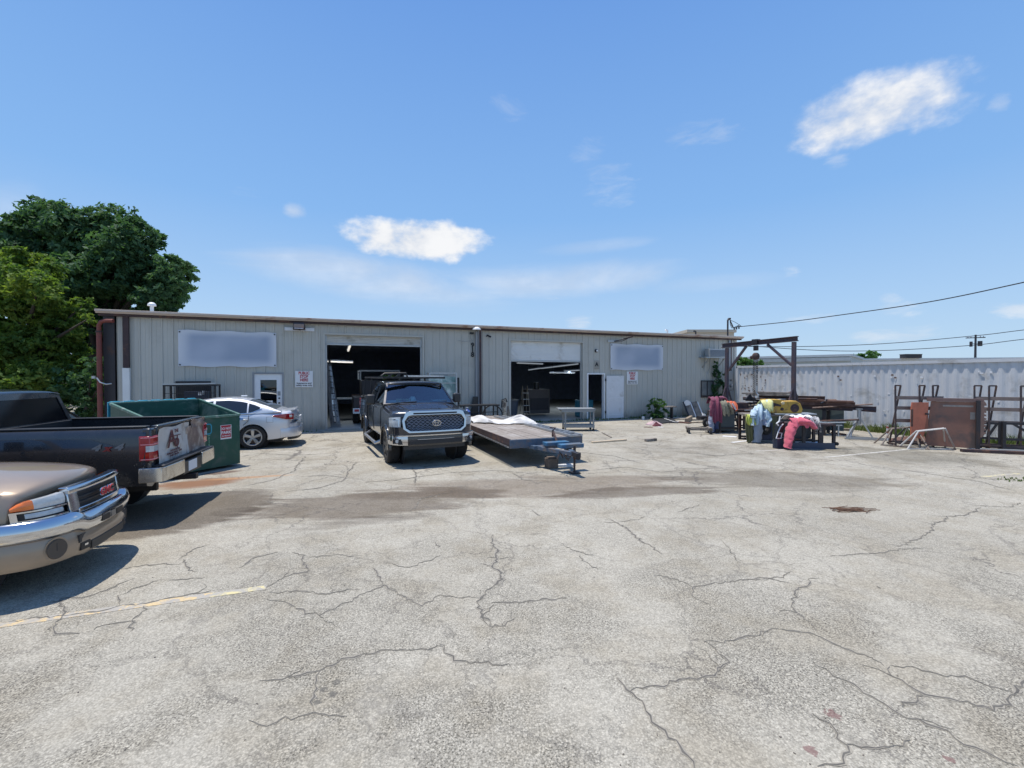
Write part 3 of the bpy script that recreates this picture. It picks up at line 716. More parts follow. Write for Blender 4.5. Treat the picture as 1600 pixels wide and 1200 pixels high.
# dome cap over the middle downspout
a, z = WL(743.5, 513.5, .15); o = thing('lamp_dome', 'white dome lamp under the eave at the middle downspout', 'lamp', WP(a, -.25, z-.06), TH)
mb = MB(); mb.lathe([(0,.13),(.09,.11),(.17,.05),(.19,0),(.0,0)], (0,0,0), 'z', 18); part('lamp_shade', mb, M['white'], o); mb = MB(); mb.bar((0,0,.05),(0,.24,.05),.03); part('bracket', mb, M['galv'], o)
# air conditioner on brackets
a, z1 = WL(1109, 545, .5); b, z0 = WL(1133, 558, .5)
acu = thing('air_conditioner', 'grey air conditioner box on a bracket high beside the right corner of the warehouse', 'air conditioner', WP(a, -.50, z0), TH); L, h = b-a, z1-z0
mb = MB(); mb.bx(0, L, 0, .32, .02, h); part('casing', mb, M['galv'], acu, bevel=.01)
mb = MB()
for i in range(12): mb.bx(.02, L-.02, -.012, -.001, .05+i*(h-.09)/12, .05+(i+.75)*(h-.09)/12)
part('grille', mb, mat('ac_grille', (.13,.16,.2), .4), acu)
mb = MB(); mb.bx(-.25, L+.1, -.02, .5, -.05, .0); mb.bar((0,.0,-.03),(0,.5,-.55),.04); mb.bar((L,.0,-.03),(L,.5,-.55),.04); part('bracket', mb, M['galv'], acu)
mb = MB(); mb.tube([(.15,.45,-.05),(.1,.48,-.7),(.3,.5,-.8),(.3,.5,-1.9)], .02); mb.tube([(L*.45,.4,-.05),(L*.45,.45,-.6),(L*.3,.48,-.9)], .015); part('pipe', mb, M['galv'], acu)
# electrical panels by the corner
a, z = WL(1141, 603, .12); o = thing('meter_box', 'round electricity meter over a grey cabinet beside the warehouse corner', 'meter', WP(a, -.04, z), TH)
mb = MB(); mb.bx(-.2,.2,-.14,0,-.9,-.25); part('cabinet', mb, M['galv'], o, bevel=.01)
mb = MB(); mb.bx(-.14,.14,-.1,0,.35,.8); part('upper_box', mb, M['galv'], o, bevel=.01)
mb = MB(); mb.bx(-.16,.16,-.12,0,-.2,.25); part('meter_base', mb, M['galv'], o); mb = MB(); mb.lathe([(0,-.2),(.09,-.19),(.11,-.12)], (0,0,.02), 'y', 16); part('meter_dial', mb, M['chrome'], o)
mb = MB(); mb.cyl((0,-.05,.25),(0,-.05,EH-z-.12),.03); part('conduit', mb, M['galv'], o)
# service mast on the roof
a, z = WL(1137, 520, -.3); mt = thing('service_mast', 'dark service mast with drooping cables on the warehouse roof corner', 'mast', WP(a, .3, EH), TH)
mb = MB(); mb.cyl((0,0,0),(0,0,.98),.045); mb.tube([(0,0,.95),(.06,0,1.05),(.17,-.02,1.06)], .05); part('mast_pipe', mb, M['darksteel'], mt)
mb = MB()
for k in range(4):
    mb.tube([(.15,0,1.03),(.18+.08*k,0,.75-.05*k),(.28+.1*k,0,.55),(.40+.14*k,-.02,.58+.06*k),(.95,-.05,.66)], .014, 6)
for k in range(3): mb.box((.45+.17*k,-.02,.52+.03*k), (.05,.05,.12))
mb.tube([(.05,0,1.02),(.5,-.03,.88),(.95,-.05,.67)], .012, 6); part('cable', mb, M['dark'], mt)
MASTHEAD = WP(a, .3, EH)+U*.95+Vector((0,0,.66))
# fluorescent lamps inside
M['tube_lit'] = emit('tube_lit', (1,.93,.8), .85); M['tube_dim'] = emit('tube_dim', (.75,.88,1), .22)
def tubelamp(p, q, Y, m, label):
    A, B = P(*p, Y[0]), P(*q, Y[1]); o = thing('fluorescent_lamp', label, 'lamp', A, 0, 'fluorescent lamps inside the warehouse')
    B = B-A; mb = MB(); mb.bar((0,0,0), B, .07, .07); part('tube', mb, m, o)
    la = bpy.data.lights.new('lamp_glow', 'AREA'); la.shape = 'RECTANGLE'; la.size = B.length*.9; la.size_y = .05; la.energy = 13; la.color = (.72,.86,1.0)
    lo = bpy.data.objects.new('lamp_glow', la); COL.objects.link(lo); lo.parent = o; lo.location = B*.5+Vector((0,0,-.045)); lo.rotation_euler = (0, 0, math.atan2(B.y, B.x))
    mb = MB(); mb.bar((0,0,.05), B+Vector((0,0,.05)), .14, .05); part('housing', mb, M['inside'], o)
    mb = MB(); top = EH-.05
    for t_ in (.1, .9): q_ = B*t_; mb.cyl(q_+Vector((0,0,.07)), (q_.x, q_.y, top-A.z), .006, 6)
    part('hanger', mb, M['dark'], o)
tubelamp((511, 564.5), (551, 566), (19.5, 20.3), M['tube_lit'], 'glowing cream lamp low behind the leaning ladder')
tubelamp((544, 548), (547, 539), (20.5, 18.5), M['tube_lit'], 'short white lamp near the top of the first roll-up door')
tubelamp((808, 567), (848, 568.5), (24, 25), M['tube_dim'], 'lamp at the top left of the second roll-up doorway')
tubelamp((846, 575.5), (903, 568.5), (29, 24), M['tube_dim'], 'long slanting lamp row in the second roll-up doorway')
tubelamp((826, 578), (846, 575), (30, 29), M['tube_dim'], 'short lamp at the far end of the slanting row')
tubelamp((859, 582.3), (898, 582.5), (27, 28), M['tube_dim'], 'lowest level lamp in the second roll-up doorway')
tubelamp((882, 580), (906, 578.3), (28, 27), M['tube_dim'], 'lamp just above the lowest lamp at the right jamb')
# ================================================================== VEHICLES
# local axes: x runs from the front bumper (0) to the tail, y across, z up
def crom(pts, n=6):
    pts = [Vector(p) for p in pts]; out = []
    for i in range(len(pts)-1):
        p0 = pts[max(i-1,0)]; p1 = pts[i]; p2 = pts[i+1]; p3 = pts[min(i+2,len(pts)-1)]
        for k in range(n):
            t = k/n
            out.append(.5*((2*p1)+(p2-p0)*t+(2*p0-5*p1+4*p2-p3)*t*t+(3*p1-p0-3*p2+p3)*t**3))
    out.append(pts[-1]); return out
def paint(name, col, rough=.28, metal=.35, dirt=.12):
    m = mat(name, col, rough, metal, var=.0, coat=1.0); 
    t = NT(m.node_tree); b = m.node_tree.nodes['Principled BSDF']
    co = t.n('ShaderNodeTexCoord').outputs['Object']; sp = t.n('ShaderNodeSeparateXYZ'); t.link(co, sp.inputs[0])
    low = t.m('SUBTRACT', 1.0, t.smooth(sp.outputs[2], .25, .85))
    f = t.m('MULTIPLY', t.m('ADD', low, .25), t.smooth(t.noise(co, 3, 7, .7), .35, .75)); f = t.m('MULTIPLY', f, dirt*3, clamp=True)
    old = (*col, 1)
    t.put(b.inputs['Base Color'], t.mix(f, old, (.22,.20,.17))); t.put(b.inputs['Coat Weight'], t.m('SUBTRACT', 1.0, t.m('MULTIPLY', f, 1.6, clamp=True)))
    return m
M['lens_clear'] = mat('lens_clear', (.5,.52,.52), .08, var=.3, scale=14, coat=1); M['lens_red'] = mat('lens_red', (.33,.008,.014), .12, var=.2, scale=9, coat=1)
M['lens_amber'] = mat('lens_amber', (.75,.17,.02), .12, var=.2, scale=12, coat=1); M['rimalu'] = mat('rimalu', (.55,.56,.58), .3, metal=.85, var=.05)
M['rearglass'] = mat('rear_glass', (.006,.007,.009), .12, var=.05, spec=.25); M['glassclear'] = glass('glass_clear', (.72,.95,.92), .92); M['seat'] = mat('seat', (.10,.11,.115), .8); M['skylined'] = mat('privacy_glass', (.012,.014,.016), .06, var=.1, coat=1)
def half(w, zb, zt, crown, sh=.0):
    h = zt-zb
    return [(0,zb),(w*.82,zb),(w-.04,zb+.035),(w-.012,zb+h*.22),(w,zb+h*.45),(w-.003,zb+h*.62),(w-.012-sh*.3,zt-.14),(w-.03-sh,zt-.06),(w-.065-sh,zt-.02),(w-.13-sh,zt),(w*.6,zt+crown*.6),(w*.3,zt+crown*.92),(0,zt+crown)]
def ring(x, w, zb, zt, crown=.04, sh=0, bow=0, lean=0):
    h = half(w, zb, zt, crown, sh); full = h+[(-y,z) for y,z in h[1:-1][::-1]]
    return [Vector((x+bow*(abs(y)/w)**2.6+lean*max(0,(z-.75)), y, z)) for y, z in full]
def body_loft(st, n=5):
    rows = [ring(*s) for s in st]; out = []
    k = len(rows[0]); tr = [crom([r[j] for r in rows], n) for j in range(k)]
    for i in range(len(tr[0])): out.append([tr[j][i] for j in range(k)])
    mb = MB(); mb.loft(out); return mb
def side_y(z, w, zb, zt):
    h = half(w, zb, zt, 0)[:10]
    for (y0,z0),(y1,z1) in zip(h, h[1:]):
        if z0 <= z <= z1 and z1 > z0: return y0+(y1-y0)*(z-z0)/(z1-z0)
    return w
class Curve:
    """plan outline of a vehicle end, measured from its middle"""
    def __init__(s, pts, x0=0, sgn=1):
        p = [(x0+sgn*a, b) for a, b in pts]; p = [(a,-b) for a,b in p[::-1] if b > 1e-6]+p
        q = crom([(a,b,0) for a,b in p], 10); s.p = []
        for v in q:
            if not s.p or (v-s.p[-1]).length > 1e-4: s.p.append(v)
        L = [0]
        for a, b in zip(s.p, s.p[1:]): L.append(L[-1]+(b-a).length)
        mid = L[-1]/2; s.t = [l-mid for l in L]; s.T = mid; s.sgn = sgn
    def at(s, t):
        t = max(-s.T+1e-4, min(s.T-1e-4, t))
        for i in range(len(s.t)-1):
            if s.t[i] <= t <= s.t[i+1]:
                f = (t-s.t[i])/max(1e-6, s.t[i+1]-s.t[i]); p = s.p[i].lerp(s.p[i+1], f); d = (s.p[i+1]-s.p[i]).normalized()
                n = Vector((-d.y, d.x, 0))*(1 if s.sgn > 0 else -1); return p, n
        return s.p[-1], Vector((0,1,0))
    def band(s, mb, t0, t1, zl, zh, out, th=.03, lean=0, n=None, nz=1, bulge=0):
        f = lambda v, u: v(u) if callable(v) else v
        n = n or max(2, int(abs(t1-t0)/.05)); rows = []
        for i in range(n+1):
            u = i/n; p, nn = s.at(t0+(t1-t0)*u); z0, z1 = f(zl,u), f(zh,u); o = f(out,u); r = []
            for j in range(nz+1):
                z = z0+(z1-z0)*j/nz; b_ = bulge*math.sin(math.pi*j/nz) if nz > 1 else 0
                r.append(p+nn*(o+b_)+Vector((s.sgn*lean*(z-.7),0,z)))
            for j in range(nz, -1, -1):
                z = z0+(z1-z0)*j/nz; r.append(p+nn*(o-th)+Vector((s.sgn*lean*(z-.7),0,z)))
            rows.append(r)
        mb.loft(rows); return mb
def framed(F, Gm, c, mg, th=.035, bow=(0,0,0), n=1):
    """one window: opaque rim F and pane Gm inside the quad c = bl, br, tr, tl; mg = margins bottom,top,left,right"""
    bl, br, tr, tl = [Vector(v) for v in c]; bow = Vector(bow)
    W_, H_ = (br-bl).length, (tl-bl).length
    nrm = (br-bl).cross(tl-bl).normalized()
    def pt(u, v): return bl.lerp(br, u).lerp(tl.lerp(tr, u), v)+bow*(1-(2*u-1)**2)
    u0, u1, v0, v1 = mg[2]/W_, 1-mg[3]/W_, mg[0]/H_, 1-mg[1]/H_
    us = [0, u0]+[u0+(u1-u0)*i/n for i in range(1, n)]+[u1, 1]; vs = [0, v0, v1, 1]
    for i in range(len(us)-1):
        for j in range(3):
            inner = 0 < i < len(us)-2 and j == 1
            q = [pt(us[i],vs[j]), pt(us[i+1],vs[j]), pt(us[i+1],vs[j+1]), pt(us[i],vs[j+1])]
            if inner: Gm.poly([v-nrm*.012 for v in q])
            else:
                F.poly(q); F.poly([v-nrm*th for v in q][::-1])
    per = [(us[i], v0) for i in range(1, len(us)-1)]+[(us[i], v1) for i in range(len(us)-2, 0, -1)]
    for a, b in zip(per, per[1:]+per[:1]):
        p, q = pt(*a), pt(*b); F.poly([p, q, q-nrm*th, p-nrm*th])
def make_wheel(root, x, y, r, wd, rimr, side, style, rim_m, nspoke=6):
    tm = MB(); h = wd/2
    tm.lathe([(rimr,-h*.9),(rimr+.02,-h),(r*.9,-h*1.02),(r*.97,-h*.85),(r,-h*.6),(r,h*.6),(r*.97,h*.85),(r*.9,h*1.02),(rimr+.02,h),(rimr,h*.9)], (0,0,0), 'y', 40)
    for i in range(40):                          # tread blocks
        a = 2*math.pi*i/40
        for yy in (-h*.42, 0, h*.42):
            tm.box((math.cos(a)*(r+.001), yy+.0, math.sin(a)*(r+.001)), (.012, h*.34, .028), Matrix.Rotation(-a, 3, 'Y'))
    ty = part('wheel', tm, M['rubber'], root, loc=(x, y, r))
    rm = MB(); s = side
    rm.lathe([(rimr+.012, s*h*.98),(rimr-.01, s*h*.98),(rimr-.025, s*h*.7),(rimr-.04, -s*h*.5)], (0,0,0), 'y', 40)
    for k in range(nspoke):
        a = 2*math.pi*(k+.25)/nspoke
        offs = (-.11, .11) if style == 'double' else (0,)
        for o_ in offs:
            c0, c1 = a+o_*1.6, a+o_*(.9 if style == 'double' else 1)
            p = Vector((math.cos(c0)*rimr*.16, s*h*.72, math.sin(c0)*rimr*.16)); q = Vector((math.cos(c1)*(rimr-.015), s*h*.86, math.sin(c1)*(rimr-.015)))
            rm.bar(p, q, .045 if style == 'double' else .085, .05, up=(0,1,0))
    rm.cyl((0, s*h*.5, 0), (0, s*h*.92, 0), rimr*.24, 18)
    part('rim', rm, rim_m, ty, bevel=.004)
    dk = MB(); dk.cyl((0, s*h*.1, 0), (0, s*h*.35, 0), rimr*.8, 24); part('brake_disc', dk, M['darksteel'], ty)
    return ty
def arch_lip(root, x, r, w, z, m, nm='wheel_arch_trim', wd=.07, ww=.03):
    for s in (-1, 1):
        mb = MB(); rows = []
        for i in range(25):
            a = math.pi*(1.04*i/24-.02); ca, sa = math.cos(a), math.sin(a); rows.append([])
            for rr, yy in ((r, w-.05), (r, w+ww), (r+wd*.6, w+ww), (r+wd, w+.004), (r+wd, w-.05)):
                rows[-1].append(Vector((x+ca*rr, s*yy, z+sa*rr)))
        mb.loft(rows); part(nm, mb, m, root, smooth=40)
def seams(root, xs, w, zb, zt, m, zlo=None, zhi=None):
    for x in xs:
        for s in (-1, 1):
            mb = MB(); z = zlo or zb+.08; pts = []
            while z <= (zhi or zt-.05): pts.append((x, s*(side_y(z, w, zb, zt)+.0005), z)); z += .06
            mb.tube(pts, .0065, 5); part('door_seam', mb, m, root)
M['dashgrey'] = mat('dash_grey', (.33,.38,.37), .7)
def pickup(name, label, loc, rz, g):
    """g: dictionary of sizes and finishes"""
    t = thing(name, label, 'pickup truck', loc, rz)
    L, w, hr = g['L'], g['W']/2, g['r']; zb = g['zb']; pm = g['paint']; fx, rx = g['fx'], g['rx']
    cb, bs = g['cabback'], g['cabback']+.05; bl = g['belt']
    mb = body_loft(g['st']); body = part('body', mb, pm, t)
    ar = hr*1.17
    cs = []
    for s in (-1, 1):
        c = MB(); c.cyl((fx, s*(w-.33), hr*1.0), (fx, s*(w+.2), hr*1.0), ar, 40); cs.append(c)
    cut(body, cs)
    # bed
    zr = g['rail']; bed = None
    for s in (-1, 1):
        h = half(w, zb+.02, zr, 0)[1:10]; bw = MB()
        prof = [(s*y, z) for y, z in h]+[(s*(w-.19), zr-.015), (s*(w-.19), zb+.32), (s*(w-.25), zb+.05)]
        rows = [[Vector((x, y, z)) for y, z in prof] for x in (bs, bs+.6, rx, L-.5, L-.14, L-.10)]
        bw.loft(rows); bed = part('bed_side', bw, pm, t)
        c = MB(); c.cyl((rx, s*(w-.6), hr), (rx, s*(w+.2), hr), ar, 40); cut(bed, [c])
    mb = MB(); mb.bx(bs, L-.12, -(w-.19), w-.19, zb+.25, zb+.32); mb.bx(bs, bs+.05, -(w-.19), w-.19, zb+.3, zr-.01); part('bed_floor', mb, M['plastic'], bed)
    for s in (-1, 1):
        mb = MB(); mb.bx(bs+.02, L-.12, s*(w-.20), s*(w-.09), zr-.004, zr+.018); part('rail_cap', mb, M['plastic'], bed, bevel=.006)
        mb = MB(); mb.cyl((rx, s*(w-.33), hr), (rx, s*(w-.60), hr), ar+.01, 24); part('wheel_well', mb, M['dark'], bed)
        mb = MB(); mb.cyl((fx, s*(w-.329), hr), (fx, s*(w-.36), hr), ar+.02, 24); part('wheel_well', mb, M['dark'], body)
    tg = MB(); zt0 = zb+.28
    tg.bx(L-.105, L-.04, -(w-.20), w-.20, zt0, zr-.01); tg.bx(L-.12, L-.03, -(w-.21), w-.21, zr-.02, zr+.012)
    tail = part('tailgate', tg, pm, t, bevel=.012)
    for s in (-1, 1):
        mb = MB(); mb.bx(L-.16, L-.045, s*(w-.19), s*(w-.03), zb+.1, zr-.012); part('bed_corner', mb, pm, bed, bevel=.02)
        c = MB(); z0, z1 = g['tl']; x0 = L-.05
        c.prism([(L-.17, s*(w+.004)), (L-.05, s*(w-.008)), (L-.022, s*(w-.05)), (L-.022, s*(w-.185)), (L-.06, s*(w-.185)), (L-.07, s*(w-.03)), (L-.17, s*(w-.03))], 'z', z0, z1)
        tl = part('tail_light', c, M['lens_red'], t, bevel=.008)
        c = MB(); zm = (z0+z1)/2; c.prism([(L-.09, s*(w+.004)), (L-.05, s*(w-.004)), (L-.017, s*(w-.05)), (L-.017, s*(w-.16)), (L-.06, s*(w-.16)), (L-.07, s*(w-.03)), (L-.09, s*(w-.03))], 'z', zm-.045, zm+.035)
        part('reversing_lamp', c, M['lens_clear'], tl)
        c = MB()
        for zz in (z0+.02, z1-.02, zm+.055): c.prism([(L-.15, s*(w+.006)), (L-.05, s*(w-.003)), (L-.016, s*(w-.05)), (L-.016, s*(w-.17)), (L-.06, s*(w-.17)), (L-.07, s*(w-.03)), (L-.15, s*(w-.03))], 'z', zz-.006, zz+.006)
        part('lamp_line', c, mat('pink_line', (.7,.25,.28), .3), tl)
    # rear bumper
    cu = Curve([(0,.0),(0,.5),(.015,.8),(.05,w-.03),(.3,w+.0)], L+.12, -1)
    mb = MB(); cu.band(mb, -cu.T, -.33, zb+.10, zb+.30, 0, .12); rb = part('rear_bumper', mb, g['bump'], t, bevel=.01)
    mb = MB(); cu.band(mb, .33, cu.T, zb+.10, zb+.30, 0, .12); part('bumper_half', mb, g['bump'], rb, bevel=.01)
    mb = MB(); mb.bx(L-.02, L+.10, -.34, .34, zb+.06, zb+.26); mb.bx(L-.14, L+.10, -w+.08, w-.08, zb+.302, zb+.325); part('bumper_step', mb, M['plastic'], rb, bevel=.01)
    mb = MB(); mb.bx(L+.10, L+.104, -.155, .155, zb+.09, zb+.24); part('number_plate', mb, M['signwhite'], rb)
    mb = MB(); mb.bx(L-.3, L+.16, -.04, .04, zb-.06, zb+.02); part('tow_hitch', mb, M['darksteel'], rb)
    # cab
    F, Gl = MB(), MB(); a0, a1, c1, c0 = g['cab']; zr_, yb, yt = g['roof'], w-.06, g['yt']
    for s in (-1, 1):
        q = lambda x, y, z: Vector((x, s*y, z))
        xb = g['bpil']
        def sx(x): return x                                     # side quads between pillars
        tops = [a1]+[b for b in xb]+[c1]; bots = [a0]+[b for b in xb]+[c0]
        for i in range(len(tops)-1):
            c = [q(bots[i], yb, bl), q(bots[i+1], yb, bl), q(tops[i+1], yt, zr_-.03), q(tops[i], yt, zr_-.03)]
            ml = .10 if i == 0 else .045; mr = .12 if i == len(tops)-2 else .045
            if s < 0: pass
            else: c = [c[1], c[0], c[3], c[2]]; ml, mr = mr, ml
            framed(F, Gl, c, (.02, .055, ml, mr))
    sideg = part('side_windows', Gl, g.get('sideglass', M['glassdark']), t)
    Gw = MB(); framed(F, Gw, [(a0, yb, bl), (a0, -yb, bl), (a1, -yt, zr_-.03), (a1, yt, zr_-.03)], (.03, .05, .05, .05), bow=(-.10,0,0), n=10)
    Gr = MB(); framed(F, Gr, [(c0, -yb, bl), (c0, yb, bl), (c1, yt, zr_-.03), (c1, -yt, zr_-.03)], (.06, .09, .09, .09), bow=(.03,0,0), n=4)
    cabf = part('cab_frame', F, pm, t, smooth=40)
    part('windshield', Gw, M['glassclear'] if g.get('wglass') else M['glassdark'], t, smooth=60); part('rear_window', Gr, M['rearglass'], t)
    mb = MB(); rows = []
    for i in range(13):
        u = i/12; x = a1-.03+(c1-a1+.05)*u; zz = .055*(1-(2*u-1)**4); bwx = -.10*(1-u)**2
        rows.append([])
        for j in range(13):
            v = -1+2*j/12; rows[-1].append(Vector((x+bwx*(1-v*v), v*(yt+.02), zr_-.04+zz*(1-.25*v*v)+.02*(1-v*v)-(.015 if abs(v) > .99 else 0))))
    mb.grid(rows); mb.b.faces.ensure_lookup_table()
    ro = part('roof', mb, pm, t, smooth=50)
    so_ = ro.modifiers.new('thick', 'SOLIDIFY'); so_.thickness = .03
    mb = MB(); mb.bx(c1-.02, c1+.02, -.17, .17, zr_-.10, zr_-.045); bk = part('brake_light', mb, M['lens_clear'], t, bevel=.008)
    mb = MB(); mb.bx(c1-.01, c1+.024, -.05, .05, zr_-.095, zr_-.05); part('lens_centre', mb, M['lens_red'], bk)
    # inside
    mb = MB(); mb.bx(a0+.05, a0+.5, -yb+.08, yb-.08, bl-.06, bl-.005); mb.bx(a0+.3, a0+.52, -yb+.08, yb-.08, bl-.03, bl+.03); ds = part('dashboard', mb, M['dashgrey'] if g.get('wglass') else M['seat'], t, bevel=.01)
    mb = MB(); mb.lathe([(.17,-.012),(.19,0),(.17,.012)], (0,0,0), 'x', 24); part('steering_wheel', mb, M['black'], t, loc=(a0+.62, -.42, bl+.02), rot=(0, R(25), 0))
    for xx in (a0+1.25, a0+2.15):
        for s in (-1, 1):
            if xx < c1-.1:
                mb = MB(); mb.box((xx, s*.42, bl+.05), (.14,.46,.36)); mb.box((xx+.02, s*.42, bl+.32), (.1,.26,.16)); part('seat', mb, M['seat'], t, bevel=.03)
    # wheels
    for x in (fx, rx):
        for s in (-1, 1): make_wheel(t, x, s*(w-.15), hr, .27, g['rimr'], s, g.get('rims','single'), g['rimm'], g.get('ns',6))
        if g.get('lip'): arch_lip(t, x, ar-.005, w, hr, g['lip'])
    # mirrors, handles, seams
    for s in (-1, 1):
        mb = MB(); mb.box((a0+.48, s*(w+.17), bl+.10), (.12,.22,.25), Matrix.Rotation(R(-8*s),3,'Z')); mr_ = part('side_mirror', mb, g.get('mirror', pm), t, bevel=.035)
        mb = MB(); mb.bar((a0+.5, s*(w-.04), bl+.03), (a0+.5, s*(w+.1), bl+.05), .05, .04); part('mirror_arm', mb, M['plastic'], mr_)
        mb = MB(); mb.box((a0+.543, s*(w+.17), bl+.10), (.006,.18,.20), Matrix.Rotation(R(-8*s),3,'Z')); part('mirror_glass', mb, M['chrome'], mr_)
        for x in g['handles']:
            mb = MB(); mb.box((x, s*(w+.018), bl-.12), (.19,.03,.035)); part('door_handle', mb, g.get('handle', pm), t, bevel=.008)
    seams(t, g['seams'], w, zb, bl, M['black'], zlo=zb+.1)
    mb = MB(); mb.bx(fx+.5, rx-.5, -w+.3, w-.3, zb-.05, zb+.05); mb.bx(.5, L-.2, -.45, -.38, zb-.12, zb+.0); mb.bx(.5, L-.2, .38, .45, zb-.12, zb); mb.bx(.4,1.6,-.6,.6,zb-.1,zb+.1)
    mb.cyl((rx, -w+.2, hr), (rx, w-.2, hr), .06); mb.cyl((fx, -w+.2, hr), (fx, w-.2, hr), .05); part('chassis', mb, M['dark'], t)
    mb = MB(); mb.bx(-.03, .7, -w*.62, w*.62, zb+.02, zb+.1); mb.bx(.06, .7, -w*.86, w*.86, zb+.02, zb+.1); mb.bx(.16, .7, -w*.95, w*.95, zb+.03, zb+.09); part('shadow_fill_plate', mb, M['dark'], t)  # unseen plates added behind the bumper to close light slits in the shadow
    return t, cu
def hexmesh(cu, t0, t1, z0, z1, out, lean, pitch, m, parent, wd=.010):
    mb = MB(); row = 0; z = z0+pitch*.25
    while z < z1:
        x = t0+(pitch*.9 if row % 2 else 0)
        pts = []
        k = 0; xx = t0
        while xx <= t1:
            p, n = cu.at(xx); zz = z+(pitch*.25 if (k+row) % 2 else -pitch*.25)
            pts.append(p+n*out+Vector((cu.sgn*lean*(zz-.7), 0, zz))); xx += pitch*.9; k += 1
        mb.tube(pts, wd, 5); z += pitch*.62; row += 1
    return part('grille_mesh', mb, m, parent)

# ---------------- dark grey pickup in front of the first door
pt = paint('charcoal_paint', (.030,.031,.036), .25, .4)
g = dict(L=5.75, W=1.95, r=.405, rimr=.255, zb=.52, paint=pt, fx=.95, rx=4.62, cabback=3.92, belt=1.36, rail=1.42, tl=(.98,1.34), bump=M['chrome'],
  cab=(1.50,2.12,3.72,3.90), bpil=[2.86], roof=1.90, yt=.74, wglass=1, rimm=M['plastic'], ns=6, handles=(2.62,3.62), seams=(1.62,2.82,3.84), mirror=M['plastic'], handle=M['plastic'],
  st=[(.16,.88,.70,1.13,.03,.02,.16,.05),(.22,.935,.58,1.20,.045,.01,.15,.02),(.40,.965,.52,1.235,.05,0,.05),(.95,.97,.52,1.275,.055,0),(1.45,.97,.52,1.335,.03),(1.55,.97,.52,1.36,.0),(2.6,.97,.52,1.36,0),(3.92,.97,.52,1.37,0)],
  lip=pt)
FL = G(602, 723.5); FR = G(729, 714.5)
tu_rz = R(115.6); ax = Vector((math.cos(tu_rz), math.sin(tu_rz), 0)); mid = (FL+FR)/2
tun, _ = pickup('pickup_truck', 'charcoal pickup with chrome framed mesh grille and roof rack parked before the first roll-up door', mid-ax*.95+Vector((-0.05,0.05,0)), tu_rz, g)
cf = Curve([(.0,0),(.005,.3),(.03,.6),(.085,.80),(.19,.915),(.42,.965),(.62,.975)], .06)
TZ = {}
def tband(mb, t0, t1, z0, z1, *a, **k):
    up = lambda f: (lambda u: (f(u) if callable(f) else f)+.115)
    return cf.band(mb, t0, t1, up(z0), up(z1), *a, **k)
def plate_on(cu, mb, outer, inner, out, th, lean):
    """a flat ring (or a filled plate when inner is None) bent along the vehicle end; points are (along, height)"""
    def q(t_, z, o): p, n = cu.at(t_); return p+n*o+Vector((cu.sgn*lean*(z-.7), 0, z))
    def dense(P_): return [tuple(np.array(a)+(np.array(b_)-np.array(a))*k/8) for a, b_ in zip(P_, P_[1:]+P_[:1]) for k in range(8)]
    O_ = dense(outer); I_ = dense(inner) if inner else [((a*.0), 1.0) for a, _ in O_]
    if inner: rows = [[q(a, z, out), q(c, d, out), q(c, d, out-th), q(a, z, out-th)] for (a, z), (c, d) in zip(O_, I_)]; mb.grid(rows, closed_u=True, closed_v=True)
    else:
        zs = sorted(set(round(z, 3) for _, z in O_)); 
        for z0, z1 in zip(zs, zs[1:]):
            def half_w(z): 
                best = 0
                for (a, za), (c, zc) in zip(O_, O_[1:]+O_[:1]):
                    if min(za, zc)-1e-6 <= z <= max(za, zc)+1e-6: best = max(best, abs(a), abs(c)) if abs(za-zc) < 1e-6 else max(best, abs(a+(c-a)*(z-za)/(zc-za)))
                return best
            w0, w1 = half_w(z0), half_w(z1); mb.grid([[q(-w0+2*w0*i/24, z0, out), q(-w1+2*w1*i/24, z1, out)] for i in range(25)])
    return mb
HO = [(-.58,1.275),(.58,1.275),(.66,1.24),(.735,1.06),(.715,.88),(.60,.79),(-.60,.79),(-.715,.88),(-.735,1.06),(-.66,1.24)]
HI = [(-.55,1.18),(.55,1.18),(.61,1.16),(.685,1.05),(.665,.90),(.56,.83),(-.56,.83),(-.665,.90),(-.685,1.05),(-.61,1.16)]
mb = MB(); plate_on(cf, mb, HI, None, .035, .05, .12); gb = part('grille', mb, M['black'], tun)
def in_hex(z): return .66 if z < 1.09 and z > .90 else (.60 if z > .85 else .55)
mb = MB()
for r_i, z in enumerate(np.arange(.85, 1.16, .038)):
    hw_ = in_hex(z); k = 0; pts = []; xx = -hw_
    while xx <= hw_:
        p, n = cf.at(xx); zz = z+(.013 if (k+r_i) % 2 else -.013); pts.append(p+n*.045+Vector((.12*(zz-.7), 0, zz))); xx += .05; k += 1
    mb.tube(pts, .0042, 5)
part('grille_mesh', mb, M['alu'], gb)
mb = MB(); plate_on(cf, mb, HO, HI, .078, .07, .12); part('grille_surround', mb, M['chrome'], gb, bevel=.006)
mb = MB(); tband(mb, -.5, .5, 1.085, 1.12, .082, .03, .12); part('hood_slot', mb, M['black'], gb)
for rx_, rz_, r_ in ((.095,.065,.010),(.035,.064,.008),(.062,.028,.008)):
    mb = MB(); mb.tube([(-.012, rx_*math.cos(a), (.028 if rz_ == .028 else 0)+rz_*math.sin(a)) for a in np.linspace(0, 2*math.pi, 28)[:-1]], r_, 6, True)
    part('emblem_oval', mb, M['chrome'], gb, loc=(.035-.05, 0, 1.0))
